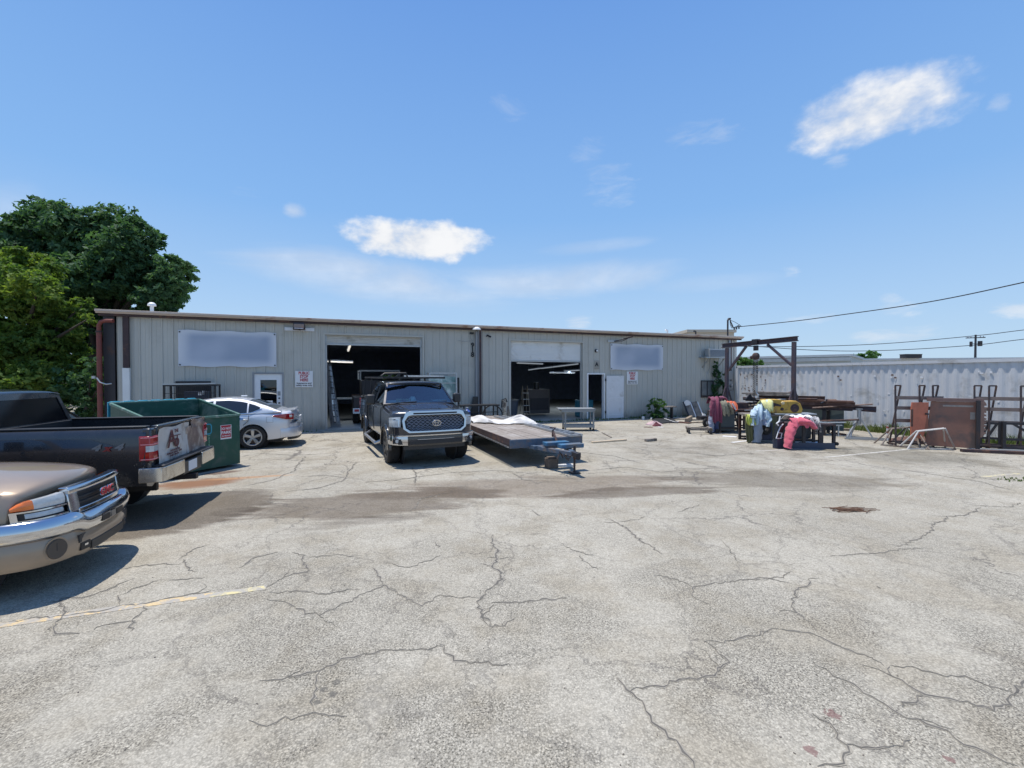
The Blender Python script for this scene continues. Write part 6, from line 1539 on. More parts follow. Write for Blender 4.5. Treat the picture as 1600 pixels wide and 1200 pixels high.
mb = MB(); mb.tube([(0,0,0),(.02,0,zl*.3),(-.03,0,zl*.6),(.0,0,zl*.85),(-.05,0,zl)], [.13,.12,.10,.09,.09], 10); part('trunk_piece', mb, mat('birch', (.45,.40,.32), .8, var=.3, scale=9, dirt=(.07,.05,.04), damt=.6, dscale=6), lg_, smooth=60)
mb = MB(); mb.tube([(-.12,0,zl-.35),(-.10,0,zl-.02),(.04,0,zl+.03),(.1,0,zl-.12)], .035, 8); part('strap', mb, M['black'], lg_)
mb = MB(); mb.tube([(.1,0,.05),(.17,0,.4),(.14,0,.8)], [.09,.07,.03], 8); mb.tube([(.2,0,.0),(.33,0,.3),(.40,.0,.42)], [.05,.04,.03], 7); mb.tube([(.33,0,.3),(.28,0,.42)], .025, 6); part('branch', mb, M['oldwood'], lg_)

# ================================================================== FLATBED TRAILER
tang = R(21.2); tr = thing('flatbed_trailer', 'long wood decked flatbed trailer with a blue steel frame and drawbar beside the charcoal pickup', 'trailer', (-.036, 10.11, 0), tang)
# local x: across (0 near left corner .. 1.80), local y: towards the rear
TW, TL, DH = 1.80, 6.0, .62
M['deck'] = mat('deck_boards', (.25,.215,.185), .85, var=.25, scale=3, bump=.3, bscale=14, dirt=(.35,.32,.29), damt=.5, dscale=1.8)
M['tblue'] = mat('trailer_blue', (.065,.10,.15), .6, var=.3, scale=5, dirt=(.16,.12,.10), damt=.5, dscale=5)
mb = MB(); rr = random.Random(5)
nb = 11
for i in range(nb):
    x0 = TW*i/nb; mb.bx(x0+.004, x0+TW/nb-.004, rr.uniform(.0,.02), TL, DH-.045, DH-rr.uniform(0,.006))
part('deck', mb, M['deck'], tr, smooth=0)
mb = MB(); mb.bx(-.03, 0, -.02, TL, DH-.14, DH+.005); part('side_rail', mb, M['rustdark'], tr); mb = MB(); mb.bx(TW, TW+.03, -.02, TL, DH-.14, DH+.005); part('side_rail', mb, M['rustdark'], tr)
mb = MB(); mb.bx(-.03, TW+.03, -.06, -.021, DH-.20, DH-.004); part('front_beam', mb, M['tblue'], tr, bevel=.006)
mb = MB(); mb.bx(.25,.33,0,TL,DH-.20,DH-.05); mb.bx(TW-.33,TW-.25,0,TL,DH-.20,DH-.05)
for k in range(9): mb.bx(0, TW, .3+k*.68, .36+k*.68, DH-.13, DH-.05)
part('cross_members', mb, M['tblue'], tr)
mb = MB(); mb.bar((-.06,-.02,DH-.17),(-.10,3.6,DH-.12),.03); part('side_tube', mb, M['alu'], tr)
cp_ = (TW/2+.0, -1.32)
mb = MB(); mb.bar((.30,.6,DH-.19),(cp_[0],cp_[1],DH-.17),.10,.08); mb.bar((TW-.30,.6,DH-.19),(cp_[0],cp_[1],DH-.17),.10,.08); mb.bar((.45,-.25,DH-.17),(TW-.45,-.25,DH-.17),.10,.08); part('drawbar', mb, M['tblue'], tr, bevel=.005)
mb = MB(); mb.bx(cp_[0]-.30,cp_[0]+.28,-.62,-.42,DH-.10,DH-.02); mb.bx(cp_[0]-.1,cp_[0]+.45,-.95,-.75,DH-.12,DH-.03); part('battery_box', mb, mat('bright_blue', (.03,.12,.23), .5, var=.4, scale=8, dirt=(.15,.13,.11), damt=.4), tr, bevel=.01)
mb = MB(); mb.box((cp_[0],cp_[1]-.06,DH-.17),(.11,.26,.10)); mb.cyl((cp_[0],cp_[1]-.16,DH-.12),(cp_[0],cp_[1]-.16,DH-.26),.05); part('coupler', mb, M['darksteel'], tr, bevel=.01)
mb = MB(); rr = random.Random(9)
for k in range(4):
    pts = [(cp_[0]+rr.uniform(-.25,.2), cp_[1]+rr.uniform(.05,.5), DH-.15)]
    for j in range(5): pts.append((pts[-1][0]+rr.uniform(-.12,.12), pts[-1][1]+rr.uniform(-.1,.1), DH-.17-rr.random()*.16))
    mb.tube(pts, .012, 5)
part('chain', mb, M['darksteel'], tr)
mb = MB(); mb.cyl((cp_[0]+.12,cp_[1]+.2,.03),(cp_[0]+.12,cp_[1]+.2,DH-.04),.022,12); mb.cyl((cp_[0]+.12,cp_[1]+.2,DH-.3),(cp_[0]+.12,cp_[1]+.2,DH-.06),.03,12); part('jack', mb, M['darksteel'], tr)
mb = MB(); mb.bx(cp_[0]+.03,cp_[0]+.21,cp_[1]+.1,cp_[1]+.3,.0,.03); part('jack_foot', mb, M['darksteel'], tr)
mb = MB(); mb.tube([(TW*.62,.12,DH),(TW*.62,.1,DH+.15),(TW*.66,.1,DH+.2),(TW*.58,.1,DH+.22)], .02, 6); mb.cyl((TW*.62,.1,DH+.13),(TW*.62,-.12,DH-.1),.03,8); part('winch_handle', mb, M['rustdark'], tr)
for yy in (3.6, 4.5):
    for x in (.06, TW-.06):
        o_ = MB(); o_.lathe([(.0,-.09),(.22,-.09),(.27,-.06),(.27,.06),(.22,.09),(0,.09)], (0,0,0), 'x', 24); part('wheel', o_, M['rubber'], tr, loc=(x, yy, .27))
mb = MB(); mb.bar((.06,3.6,.27),(TW-.06,3.6,.27),.07); mb.bar((.06,4.5,.27),(TW-.06,4.5,.27),.07); mb.bx(.2,.3,3.3,4.8,.3,DH-.1); mb.bx(TW-.3,TW-.2,3.3,4.8,.3,DH-.1); part('axle', mb, M['darksteel'], tr)
# aluminium ladder lying along the right edge of the deck
al = thing('aluminium_ladder', 'silver ladder lying along the right edge of the trailer deck', 'ladder', tr.location+Vector((0,0,DH)), tang)
mb = MB()
for x in (TW-.34, TW-.02): mb.bx(x-.018, x+.018, -.12, 5.4, .008, .06)
part('side_rails', mb, M['galv'], al)
mb = MB()
for k in range(19): mb.bx(TW-.32, TW-.04, -.05+k*.29, .03+k*.29, .03, .05)
part('rungs', mb, M['alu'], al)
mb = MB(); mb.bx(TW-.31, TW-.05, -.1, 2.6, .006, .02); part('tread_plate', mb, M['alu'], al)
# crumpled white tarp on the deck
mb = MB(); rows = []; rng = random.Random(4)
def tarp(u, v):
    z = .02+.05*max(0, math.sin(u*7+v*3))*math.sin(math.pi*v)+.03*abs(math.sin(u*17+v*9))
    z += .15*math.exp(-((u-.20)/.13)**2-((v-.4)/.5)**2)+.20*math.exp(-((u-.82)/.12)**2-((v-.45)/.5)**2)
    return z
c0_, c1_ = G(738, 661, DH), G(836, 664, DH)
for i in range(61):
    u = i/60; r = []
    for j in range(25):
        v = j/24; e = .08*math.sin(u*11)+.05*math.sin(u*29); p = c0_.lerp(c1_, u)+Vector((-.30,.93,0))*((v-.1)*(1.05+.3*math.sin(u*5))+e)
        zz = tarp(u, v)
        if j in (0, 24): zz = .008+.25*zz
        r.append((p.x+.02*math.sin(v*30+u*7), p.y, DH+.002+zz))
    rows.append(r)
mb.grid(rows); o = solo('tarp', mb, mat('white_tarp', (.60,.59,.57), .7, var=.04), 'crumpled white tarp lying in folds on the trailer deck', 'tarp', smooth=80)
mb = MB(); mb.box((0,0,.11),(.24,.22,.22)); mb.box((0,0,.235),(.18,.16,.03)); o = solo('wood_block', mb, mat('block_brown', (.13,.10,.08), .85, var=.3, scale=9), 'brown block standing on the ground under the trailer drawbar', 'block', bevel=.01, loc=G(861.5, 731), rot=(0,0,tang))
mb = MB(); mb.bx(-.35,.25,-.06,.06,0,.05); solo('plank', mb, M['whitedirty'], 'short pale plank under the trailer jack foot', 'plank', loc=G(878, 729)+Vector((0,0,.0)), rot=(0,0,R(8)))

# ================================================================== CART AND SMALL THINGS ON THE LOT
ct = thing('work_cart', 'grey steel cart table with a lower shelf in front of the second roll-up door', 'cart', G(903.5, 672.5), R(3))
hx = .57; M['cartgrey'] = mat('cart_grey', (.24,.255,.26), .5, var=.15, dirt=(.12,.11,.1), damt=.3)
mb = MB(); mb.bx(-hx-.22, hx+.02, -.28, .36, .80, .845); part('tabletop', mb, M['cartgrey'], ct, bevel=.004); mb = MB(); mb.bx(-hx-.1, hx, -.27, -.24, .72, .80); mb.bx(-hx-.1, hx, .3, .33, .72, .80); part('apron', mb, M['cartgrey'], ct)
mb = MB(); mb.bx(-hx, hx, -.25, .3, .13, .23); part('shelf', mb, M['cartgrey'], ct, bevel=.004)
for x in (-hx+.04, hx-.04):
    for y in (-.22, .28):
        mb = MB(); mb.bar((x,y,.09),(x,y,.80),.055); lgx = part('leg', mb, M['cartgrey'], ct); mb = MB(); mb.lathe([(0,-.018),(.045,-.018),(.045,.018),(0,.018)], (0,0,0), 'y', 14); part('caster', mb, M['rubber'], lgx, loc=(x, y, .046))
def plank(p, q, wd, th, m, label, name='plank', cat='plank', z=0.0, group=None):
    a, b = G(*p), G(*q); d = b-a; mb = MB(); mb.bx(0, d.length, -wd/2, wd/2, 0, th); return solo(name, mb, m, label, cat, group, loc=a+Vector((0,0,z)), rot=(0,0,math.atan2(d.y, d.x)), bevel=.004)
plank((925,692.5),(978,688.5), .10, .05, mat('new_plank', (.50,.40,.28), .7, var=.15), 'long pale plank lying alone on the asphalt right of the trailer')
plank((1009,690),(1024.5,688.5), .12, .08, M['oldwood'], 'short dark brick shaped block lying on the asphalt right of the long plank', 'block', 'block')
plank((941,676.5),(955,684), .05, .03, M['oldwood'], 'small thin stick between the cart and the long plank', 'stick', 'stick')
plank((1129,681.5),(1151,683), .22, .012, M['signwhite'], 'flat white scrap sheet on the ground in front of the maroon jacket bench', 'scrap_sheet', 'scrap')
plank((1144,691.5),(1172,688.5), .10, .010, M['signwhite'], 'thin white strip on the ground left of the blue shirt bench', 'scrap_strip', 'scrap')
# white hoop strip and cloth by the wall
mb = MB(); pts = [G(1017,655.5), G(1024,653), G(1035,654.5), G(1047,658.5), G(1056,661), G(1061,659.5)]
mb.tube([p+Vector((0,0,.03+(.04 if i in (1,2) else 0))) for i, p in enumerate(crom(pts, 4))], .028, 8); solo('plastic_trim', mb, M['white'], 'curved white strip lying over the dark pile near the wall bush', 'trim strip', smooth=60)
mb = MB(); pts = [G(1019,657), G(1030,663), G(1045,661), G(1060,661.5), G(1050,655), G(1030,653)]; mb.prism([(p.x, p.y) for p in pts], 'z', .0, .05); solo('black_sheet', mb, M['dark'], 'dark flat sheet on the ground below the curved white strip', 'sheet', bevel=.01)
def heap(name, label, cat, c, rx, ry, h, m, seed, nn=20, rz=0):
    rr = random.Random(seed); mb = MB(); rows = []; ph = [rr.uniform(0, 6) for _ in range(6)]
    for i in range(9):
        t_ = i/8; row = []
        for k in range(nn):
            a = 2*math.pi*k/nn; f = 1+.22*math.sin(2*a+ph[0])+.15*math.sin(5*a+ph[1])+.08*math.sin(9*a+ph[2])
            rad = (1-t_)**.8; z = h*(math.sin(t_*math.pi/2)**.8)*(1+.25*math.sin(3*a+ph[3]+t_*5)+.15*math.sin(7*a+ph[4]))
            row.append((rx*rad*f*math.cos(a), ry*rad*f*math.sin(a), max(0, z)))
        rows.append(row)
    mb.grid(rows, closed_v=True); return solo(name, mb, m, label, cat, smooth=70, loc=c, rot=(0,0,rz))
M['pinkcloth'] = mat('pale_pink_cloth', (.55,.40,.40), .9, var=.2, scale=9)
heap('rag', 'pale pink and maroon rag crumpled on the ground left of the white strip', 'rag', G(1022,664), .30, .16, .14, M['pinkcloth'], 3); heap('rag', 'small dark maroon rag on the ground beside the pale pink one', 'rag', G(1026,666), .14, .10, .13, mat('maroon_rag', (.16,.05,.06), .9), 4)
plank((1006,667.5),(1020,668), .16, .01, M['rust'], 'thin brown cardboard scrap below the pink rag', 'cardboard', 'cardboard'); plank((1028,667),(1036,668), .1, .01, M['signwhite'], 'tiny white paper scrap beside the pink rag', 'paper_scrap', 'paper')
plank((1003,656),(1006.5,656), .10, .16, M['whitedirty'], 'small pale can standing at the wall foot left of the white strip', 'can', 'can')
st_ = thing('side_table', 'small dark table at the wall right of the bush', 'table', G(1047, 655), TH); zt = .62
mb = MB(); mb.bx(-.3,.28,-.15,.15,zt-.05,zt); part('tabletop', mb, M['oldwood'], st_); mb = MB(); mb.bx(.05,.13,-.06,.06,0,zt-.05); part('leg', mb, M['darksteel'], st_); mb = MB(); mb.bx(-.28,-.22,-.06,.06,0,zt-.3); part('leg', mb, M['galv'], st_)
for px, lb_, rod in ((1073, 'weathered wooden ramp leaning on the wall with a pale disc at its top', 1), (1084.5, 'weathered wooden ramp leaning on the wall right of the one with the disc', 0)):
    b0 = G(px+9, 652); t0 = P(px-.5, 628, b0.y+.35); o = thing('loading_ramp', lb_, 'ramp', b0, 0, 'ramps leaning on the wall'); d = t0-b0
    mb = MB(); mb.bar((0,0,0), d, .30, .04, up=(0,1,0)); part('ramp_board', mb, M['oldwood'], o)
    for s in (-1, 1): mb = MB(); mb.bar((s*.17,-.03,0), d+Vector((s*.17,-.03,0)), .05, .07, up=(0,1,0)); part('side_rail', mb, M['darksteel'] if s < 0 else M['whitedirty'], o)
    if rod: mb = MB(); mb.cyl(d+Vector((0,-.06,-.06)), d+Vector((0,-.1,-.06)), .16, 16); part('disc', mb, M['signwhite'], o)
    else: mb = MB(); mb.cyl(Vector((.18,-.08,.12)), Vector((.18,-.12,.12)), .07, 12); part('end_wheel', mb, M['signwhite'], o)
plank((1042,658.5),(1078,662), .25, .05, M['rust'], 'rusty brown board on the ground right of the dark sheet'); plank((1072,661),(1080,656), .12, .2, M['wood'], 'stubby yellowish post end lying by the wall boards', 'timber', 'timber')
plank((1078,657),(1102,656.5), .2, .06, M['oldwood'], 'upper weathered board lying below the leaning ramps'); plank((1080,661),(1101,660), .12, .05, M['wood'], 'lower weathered board lying below the leaning ramps'); plank((1030,655),(1072,655.5), .18, .04, M['oldwood'], 'long board along the wall foot behind the white strip')
# low wooden dolly
dl_ = thing('wooden_dolly', 'low wooden frame dolly standing alone in front of the wall boards', 'dolly', G(1092, 677), R(-14))
mb = MB(); mb.bx(-.42,.42,-.26,-.18,.13,.19); mb.bx(-.42,.42,.18,.26,.13,.19); part('long_slats', mb, M['oldwood'], dl_); mb = MB(); mb.bx(-.42,-.32,-.3,.3,.195,.23); mb.bx(.30,.40,-.3,.3,.195,.23); part('cross_slats', mb, M['oldwood'], dl_)
for x in (-.36,.36):
    for y in (-.22,.22): mb = MB(); mb.bx(x-.03,x+.03,y-.03,y+.03,0,.13); part('leg', mb, M['darksteel'], dl_)
htk = thing('hand_truck', 'small dark hand truck with black wheel behind the maroon jacket', 'hand truck', G(1103.5, 667), R(20))
mb = MB(); mb.lathe([(0,-.05),(.13,-.05),(.17,-.03),(.17,.03),(.13,.05),(0,.05)], (0,0,0), 'y', 20); part('wheel', mb, M['rubber'], htk, loc=(0,0,.17)); mb = MB(); mb.lathe([(0,-.055),(.07,-.055),(.07,.055),(0,.055)], (0,0,0), 'y', 12); part('hub', mb, M['galv'], htk, loc=(0,0,.17))
mb = MB(); mb.bx(-.2,.35,.06,.35,.3,.42); mb.bar((0,.06,.17),(.1,.1,.34),.04); part('frame', mb, M['darksteel'], htk)
# pile of twigs
tw = G(1330, 797.5); mb = MB(); rr = random.Random(8)
for _ in range(46):
    a = rr.gauss(0, .32)+(math.pi if rr.random() < .5 else 0); c = Vector((rr.gauss(0,.14), rr.gauss(0,.05), .006+rr.random()*.018)); d = Vector((math.cos(a), math.sin(a), rr.uniform(-.04,.06)))*rr.uniform(.06,.2)
    mb.tube([c-d, c+Vector((0,rr.uniform(-.01,.01),.004)), c+d], .0045, 5)
setp(part('twig_pile', mb, mat('twig', (.14,.075,.045), .9, var=.4, scale=20), loc=tw), 'small scatter of brown twigs on the asphalt in the right foreground', 'twigs', None, 'stuff')
# pebbles and bits strewn on the lot
rng = random.Random(77); mb = MB()
for _ in range(260):
    px = rng.uniform(0, 1600); py = 690+510*rng.random()**1.5; c = G(px, py); s = rng.uniform(.002, .006)
    mb.box((c.x, c.y, s*.4), (s*rng.uniform(1,2.4), s*rng.uniform(.8,1.5), s*.8), rz=rng.uniform(0, 3))
setp(part('loose_grit', mb, mat('grit', (.15,.13,.11), .9, var=.5, scale=3), smooth=0), 'tiny loose stones and leaf bits strewn over the asphalt', 'grit', None, 'stuff')
# ================================================================== GANTRY
GL, GR = P(1135.5, 600, 17.0), P(1240, 600, 14.55); GL.z = GR.z = 0
gd_ = (GR-GL); gln = gd_.length; grz_ = math.atan2(gd_.y, gd_.x)
ga_ = thing('gantry_hoist', 'tall rusty purple steel gantry frame spanning the work benches beside the container', 'gantry', GL, grz_)
GH = 3.32; m_ = M['purplesteel']; zl_ = CAMH+(HOR-540)*17.0/FPX; zr2 = CAMH+(HOR-529.5)*14.55/FPX
print('gantry', gln, zl_, zr2)
for x, z in ((0, zl_), (gln, zr2)):
    mb = MB(); mb.bx(x-.055, x+.055, -.05, .05, 0, z-.10); part('post', mb, m_, ga_, bevel=.006)
    for s in (-1, 1):
        mb = MB(); mb.bar((x, s*.05, 1.65), (x, s*.62, .05), .045); part('foot_brace', mb, m_, ga_)
    mb = MB(); mb.bx(x-.06, x+.06, -.7, .7, .0, .08); part('foot_beam', mb, m_, ga_)
mb = MB(); A, B = Vector((-.22, 0, zl_)), Vector((gln+.12, 0, zr2))
for dz_, hh_, ww_ in ((-.07,.022,.12), (.07,.022,.12), (0,.12,.02)): mb.bar(A+Vector((0,0,dz_)), B+Vector((0,0,dz_)), ww_, hh_)
part('beam', mb, m_, ga_)
mb = MB(); mb.bar((.08,0,zl_-.95),(.85,0,zl_-.08),.07); part('knee_brace', mb, m_, ga_); mb = MB(); mb.bar((gln-.08,0,zr2-.85),(gln-.95,0,zr2-.12),.07); part('knee_brace', mb, m_, ga_)
hx_ = gln*.47; hz_ = zl_+(zr2-zl_)*.47
ho_ = thing('chain_hoist', 'dark chain hoist with hanging chains and hook on the gantry beam', 'hoist', GL+gd_*.47+Vector((0,0,hz_-.1)), grz_)
mb = MB(); mb.bx(-.11,.11,-.09,.09,.05,.22); mb.bx(-.08,.08,-.04,.04,-.18,.0); part('trolley', mb, M['darksteel'], ho_, bevel=.01)
mb = MB(); mb.lathe([(0,-.08),(.09,-.08),(.125,-.04),(.125,.04),(.09,.08),(0,.08)], (0,0,-.38), 'y', 20); mb.cyl((-.2,0,-.42),(-.08,0,-.39),.06,12); part('hoist_drum', mb, M['rustdark'], ho_, smooth=50)
def chain(mb, x, y, z0, z1, r=.014, n=None):
    n = n or int((z0-z1)/.07)
    for k in range(n):
        z = z0-(z0-z1)*(k+.5)/n; a = (k % 2)*math.pi/2
        mb.tube([(x+.02*math.cos(t)*math.cos(a), y+.02*math.cos(t)*math.sin(a), z+.042*math.sin(t)) for t in np.linspace(0, 2*math.pi, 9)[:-1]], .008, 4, True)
mb = MB(); chain(mb, -.09, 0, -.5, -2.35); chain(mb, -.05, .02, -.5, -2.3); part('hand_chain', mb, M['dark'], ho_, smooth=0)
mb = MB(); chain(mb, .03, 0, -.52, -1.42); chain(mb, .07, 0, -.52, -1.42); part('load_chain', mb, M['dark'], ho_, smooth=0)
mb = MB(); mb.cyl((.05,0,-1.42),(.05,0,-1.62),.04,10); mb.tube([(.05,0,-1.6),(.05,0,-1.68),(.11,0,-1.74),(.10,0,-1.84),(.03,0,-1.86),(-.01,0,-1.80)], [.02,.024,.026,.026,.022,.012], 8); part('hook', mb, M['galv'], ho_)

# ================================================================== CLOTHES LAID OVER BENCHES
def cloth(name, col, var=.12, dirt=None): return mat(name, col, .92, var=var, scale=6, bump=.9, bscale=13, sheen=.2, dirt=dirt, damt=.4)
def drape(mb, ax, path, widths, folds=5, amp=.035, ph=0.0, nu=26, th=.012, off=0.0):
    """a soft sheet that follows path (top to hem); ax = across direction; widths along the path"""
    path = crom(path, 5); n = len(path); ax = Vector(ax).normalized(); front, back = [], []
    for j, p in enumerate(path):
        v = j/(n-1); w_ = widths[0]+(widths[-1]-widths[0])*v if len(widths) == 2 else np.interp(v, np.linspace(0, 1, len(widths)), widths)
        t_ = (path[min(j+1, n-1)]-path[max(j-1, 0)]).normalized(); nn = ax.cross(t_).normalized(); r = []
        for i in range(nu+1):
            u = i/nu-.5; a = amp*(.25+v)*(math.sin(folds*2*math.pi*u+ph+v*2)+.5*math.sin(folds*4.3*u+ph*2+v*5)); hem = .05*math.sin(u*9+ph) if j == n-1 else 0
            r.append(p+ax*(w_*u+.02*math.sin(v*7+ph))+nn*(a+off)+Vector((0,0,hem)))
        front.append(r); back.append([q-nn*th for q in r])
    rows = [a+b[::-1] for a, b in zip(front, back)]
    mb.loft([[Vector(q) for q in r] for r in zip(*[a+b[::-1] for a, b in zip(front, back)])]) if False else mb.loft(rows); return mb
def sleeve(mb, pts, r0, r1, ph=0):
    q = crom(pts, 6); n = len(q); rows = []
    for i, p in enumerate(q):
        t_ = (q[min(i+1,n-1)]-q[max(i-1,0)]).normalized(); x = Vector((0,0,1)).cross(t_); x = x.normalized() if x.length > .1 else Vector((1,0,0)); y = t_.cross(x); v = i/(n-1); r = r0+(r1-r0)*v
        rows.append([p+(x*math.cos(a)*1.15+y*math.sin(a)*.75)*r*(1+.13*math.sin(3*a+v*9+ph)+.09*math.sin(i*1.9+ph+a)+.07*math.sin(5*a-v*23+ph)) for a in np.linspace(0, 2*math.pi, 15)[:-1]])
    mb.loft(rows); return mb
def bench(name, label, loc, rz, L, D, H, mtop, mleg, extra=None, lo=.18):
    o = thing(name, label, 'workbench', loc, rz); mb = MB(); mb.bx(0, L, 0, D, H-.05, H); part('tabletop', mb, mtop, o, bevel=.004)
    for x in (.04, L-.04):
        for y in (.04, D-.04): mb = MB(); mb.bar((x,y,0),(x,y,H-.05),.07); part('leg', mb, mleg, o)
    for y in (.04, D-.04): mb = MB(); mb.bar((.04,y,lo),(L-.04,y,lo),.05); part('stretcher', mb, mleg, o)
    return o
# ---- bench 1, farthest, with the maroon jacket
p = G(1124, 677); b1 = bench('workbench', 'farthest workbench with dark cabinet below and a maroon jacket over its left end', p, R(12), 1.75, .7, .78, M['rustdark'], M['darksteel'])
c1 = b1
mb = MB(); mb.bx(.0,.68,.06,.62,.08,.72); part('cabinet', mb, mat('cabinet_teal', (.05,.075,.09), .45, var=.2), b1, bevel=.01)
mb = MB()
for x in (.85,1.1,1.35): mb.bar((x,.1,.1),(x,.1,.7),.06); 
mb.bar((.7,.1,.45),(1.7,.1,.5),.07); part('under_frame', mb, M['darksteel'], b1)
mb = MB(); mb.bx(.4,1.3,.1,.5,.785,1.08); mb.bx(.75,1.7,-.05,.6,.785,.86); vs_ = part('vise', mb, M['rustdark'], b1, bevel=.015); mb = MB(); mb.bx(.98,1.62,-.1,.0,.80,.84); part('jaw', mb, M['galv'], vs_)
w = lambda o, x, y, z: Vector(o.location)+Matrix.Rotation(o.rotation_euler.z, 3, 'Z') @ Vector((x, y, z))
st1 = thing('coat_stand', 'thin steel stand under the maroon jacket', 'stand', w(b1, -.12, .2, 0)); mb = MB(); mb.cyl((0,0,0),(0,0,1.22),.025); mb.bar((-.2,0,1.2),(.2,0,1.2),.04); part('upright', mb, M['darksteel'], st1); mb = MB(); mb.bx(-.2,.2,-.2,.2,0,.02); part('foot', mb, M['darksteel'], st1)
mar = thing('jacket', 'maroon jacket hanging over the left end of the farthest workbench', 'jacket', w(b1, -.12, .1, 0), R(12)); M['maroon'] = cloth('maroon_cloth', (.20,.045,.085))
mb = MB(); drape(mb, (1,0,0), [(.02,.30,1.05),(.03,.18,1.27),(.02,.0,1.26),(-.02,-.12,1.05),(-.04,-.15,.7),(-.04,-.14,.42)], (.30,.44,.42,.42,.36), 3, .03); part('jacket_body', mb, M['maroon'], mar, smooth=70)
mb = MB(); sleeve(mb, [(.12,-.02,1.25),(.34,.02,1.27),(.5,.05,1.18)], .09, .06); sleeve(mb, [(-.17,-.1,1.18),(-.22,-.13,.9),(-.21,-.12,.62)], .08, .055, 2); part('sleeve', mb, M['maroon'], mar, smooth=70)
jn = thing('trousers', 'pale blue jeans hanging below the maroon jacket down to the ground', 'trousers', w(b1, -.12, .1, 0), R(12)); M['denim'] = cloth('pale_denim', (.28,.32,.42)); mb = MB(); sleeve(mb, [(-.13,0,.62),(-.16,-.03,.35),(-.15,-.05,.04)], .10, .075); part('trouser_leg', mb, M['denim'], jn, smooth=70); mb = MB(); sleeve(mb, [(.05,0,.6),(.04,-.03,.35),(.03,-.05,.03)], .10, .08, 3); part('trouser_leg', mb, cloth('navy_denim', (.045,.06,.14)), jn, smooth=70)
bt = thing('boot', 'small dark boot at the foot of the hanging jeans', 'boot', w(b1, -.14, -.06, 0), R(-60)); mb = MB(); mb.lathe([(0,0),(.055,0),(.055,.16),(.045,.165)], (0,0,0), 'z', 14); mb.box((.07,0,.035),(.18,.09,.07)); part('upper', mb, M['black'], bt, bevel=.02); mb = MB(); mb.box((.05,0,.008),(.24,.10,.016)); part('sole', mb, M['whitedirty'], bt)
tn = thing('jacket', 'tan olive jacket bunched over the bench right of the maroon jacket', 'jacket', w(b1, .18, -.02, 0), R(12)); mb = MB(); drape(mb, (1,0,0), [(0,.35,1.0),(0,.15,1.16),(0,-.03,1.12),(0,-.09,.9),(0,-.08,.66)], (.22,.3,.26), 2, .03, 1); part('jacket_body', mb, cloth('tan_cloth', (.26,.24,.17)), tn, smooth=70); mb = MB(); sleeve(mb, [(.1,-.05,1.1),(.2,-.12,.9),(.24,-.12,.7)], .07, .05, 1); part('sleeve', mb, cloth('tan_cloth2', (.22,.20,.14)), tn, smooth=70)
og = thing('safety_vest', 'bright orange vest with a white band on the farthest workbench', 'vest', w(b1, .42, -.02, 0), R(12)); mb = MB(); drape(mb, (1,0,0), [(0,.2,.98),(.02,.02,1.14),(.06,-.08,1.0),(.08,-.1,.84)], (.26,.34,.2), 2, .03, 2); part('vest_body', mb, cloth('orange_cloth', (.72,.17,.08)), og, smooth=70); mb = MB(); mb.bar((-.02,-.13,1.08),(.12,-.15,.85),.05,.01,up=(0,1,0)); part('reflective_band', mb, M['signwhite'], og)
# ---- bench 2 with blue shirt and yellow machine
p = G(1170, 691.5); b2 = bench('workbench', 'middle workbench carrying the yellow machine with a light blue shirt over its left end', p, R(-3), 2.0, .75, .87, M['oldwood'], M['darksteel'], lo=.10)
mb = MB(); mb.bx(.85,1.95,.15,.18,.12,.80); part('back_panel', mb, mat('panel_dark', (.04,.045,.05), .6, var=.2), b2); mb = MB(); mb.bx(.62,.86,.02,.12,.1,.82); part('olive_panel', mb, mat('olive_panel', (.12,.12,.06), .8, var=.2), b2)
mb = MB(); mb.lathe([(0,-.05),(.15,-.05),(.17,-.02),(.17,.05),(0,.05)], (0,0,0), 'y', 20); gr_ = part('grinder_wheel', mb, M['black'], b2, loc=(.50,-.02,.42)); mb = MB(); mb.lathe([(0,-.07),(.05,-.07),(.06,-.055),(0,-.05)], (0,0,0), 'y', 14); part('hub', mb, M['chrome'], gr_)
mb = MB(); mb.bx(.32,.72,.0,.3,.08,.62); part('motor_box', mb, mat('motor_navy', (.04,.05,.09), .5), b2, bevel=.02)
mb = MB(); mb.bx(.75,1.35,-.06,.5,.872,.905); mb.bx(1.38,1.98,-.08,.4,.872,.91); part('steel_plate', mb, M['galv'], b2)
ym = thing('yellow_machine', 'yellow machine body with two round wheel openings on the middle workbench', 'machine', w(b2, .52, .1, .912), R(-3)); M['yel'] = mat('machine_yellow', (.50,.30,.045), .55, var=.15, scale=5, dirt=(.22,.13,.04), damt=.4, dscale=5)
mb = MB(); mb.prism([(0,0),(1.12,0),(1.15,.12),(1.08,.30),(.95,.38),(.55,.36),(.48,.42),(.02,.42),(0,.3)], 'y', 0, .35); bd_ = part('machine_body', mb, M['yel'], ym, bevel=.02)
for x, z, r in ((.11,.15,.09),(.90,.15,.13),(.52,.12,.05),(.27,.22,.03)):
    mb = MB(); mb.lathe([(0,-.02),(r*.45,-.02),(r*.5,-.005),(r,-.01),(r,.0),(0,0)], (0,0,0), 'y', 22); part('round_opening', mb, M['rustdark'], bd_, loc=(x,-.002,z))
mb = MB(); mb.prism([(.02,.26),(.48,.20),(.48,.25),(.3,.31),(.04,.34)], 'y', -.02, -.001); part('recess', mb, M['rustdark'], bd_); mb = MB(); mb.lathe([(0,-.06),(.045,-.05),(.05,0)], (0,0,0), 'y', 14); part('knob', mb, mat('knob_cream', (.6,.5,.3), .4), bd_, loc=(.53,0,.31))
bs_ = thing('shirt', 'light blue work shirt slung over the left end of the middle workbench', 'shirt', w(b2, .1, 0, 0), R(-3)); M['bluecl'] = cloth('light_blue_cloth', (.48,.60,.68))
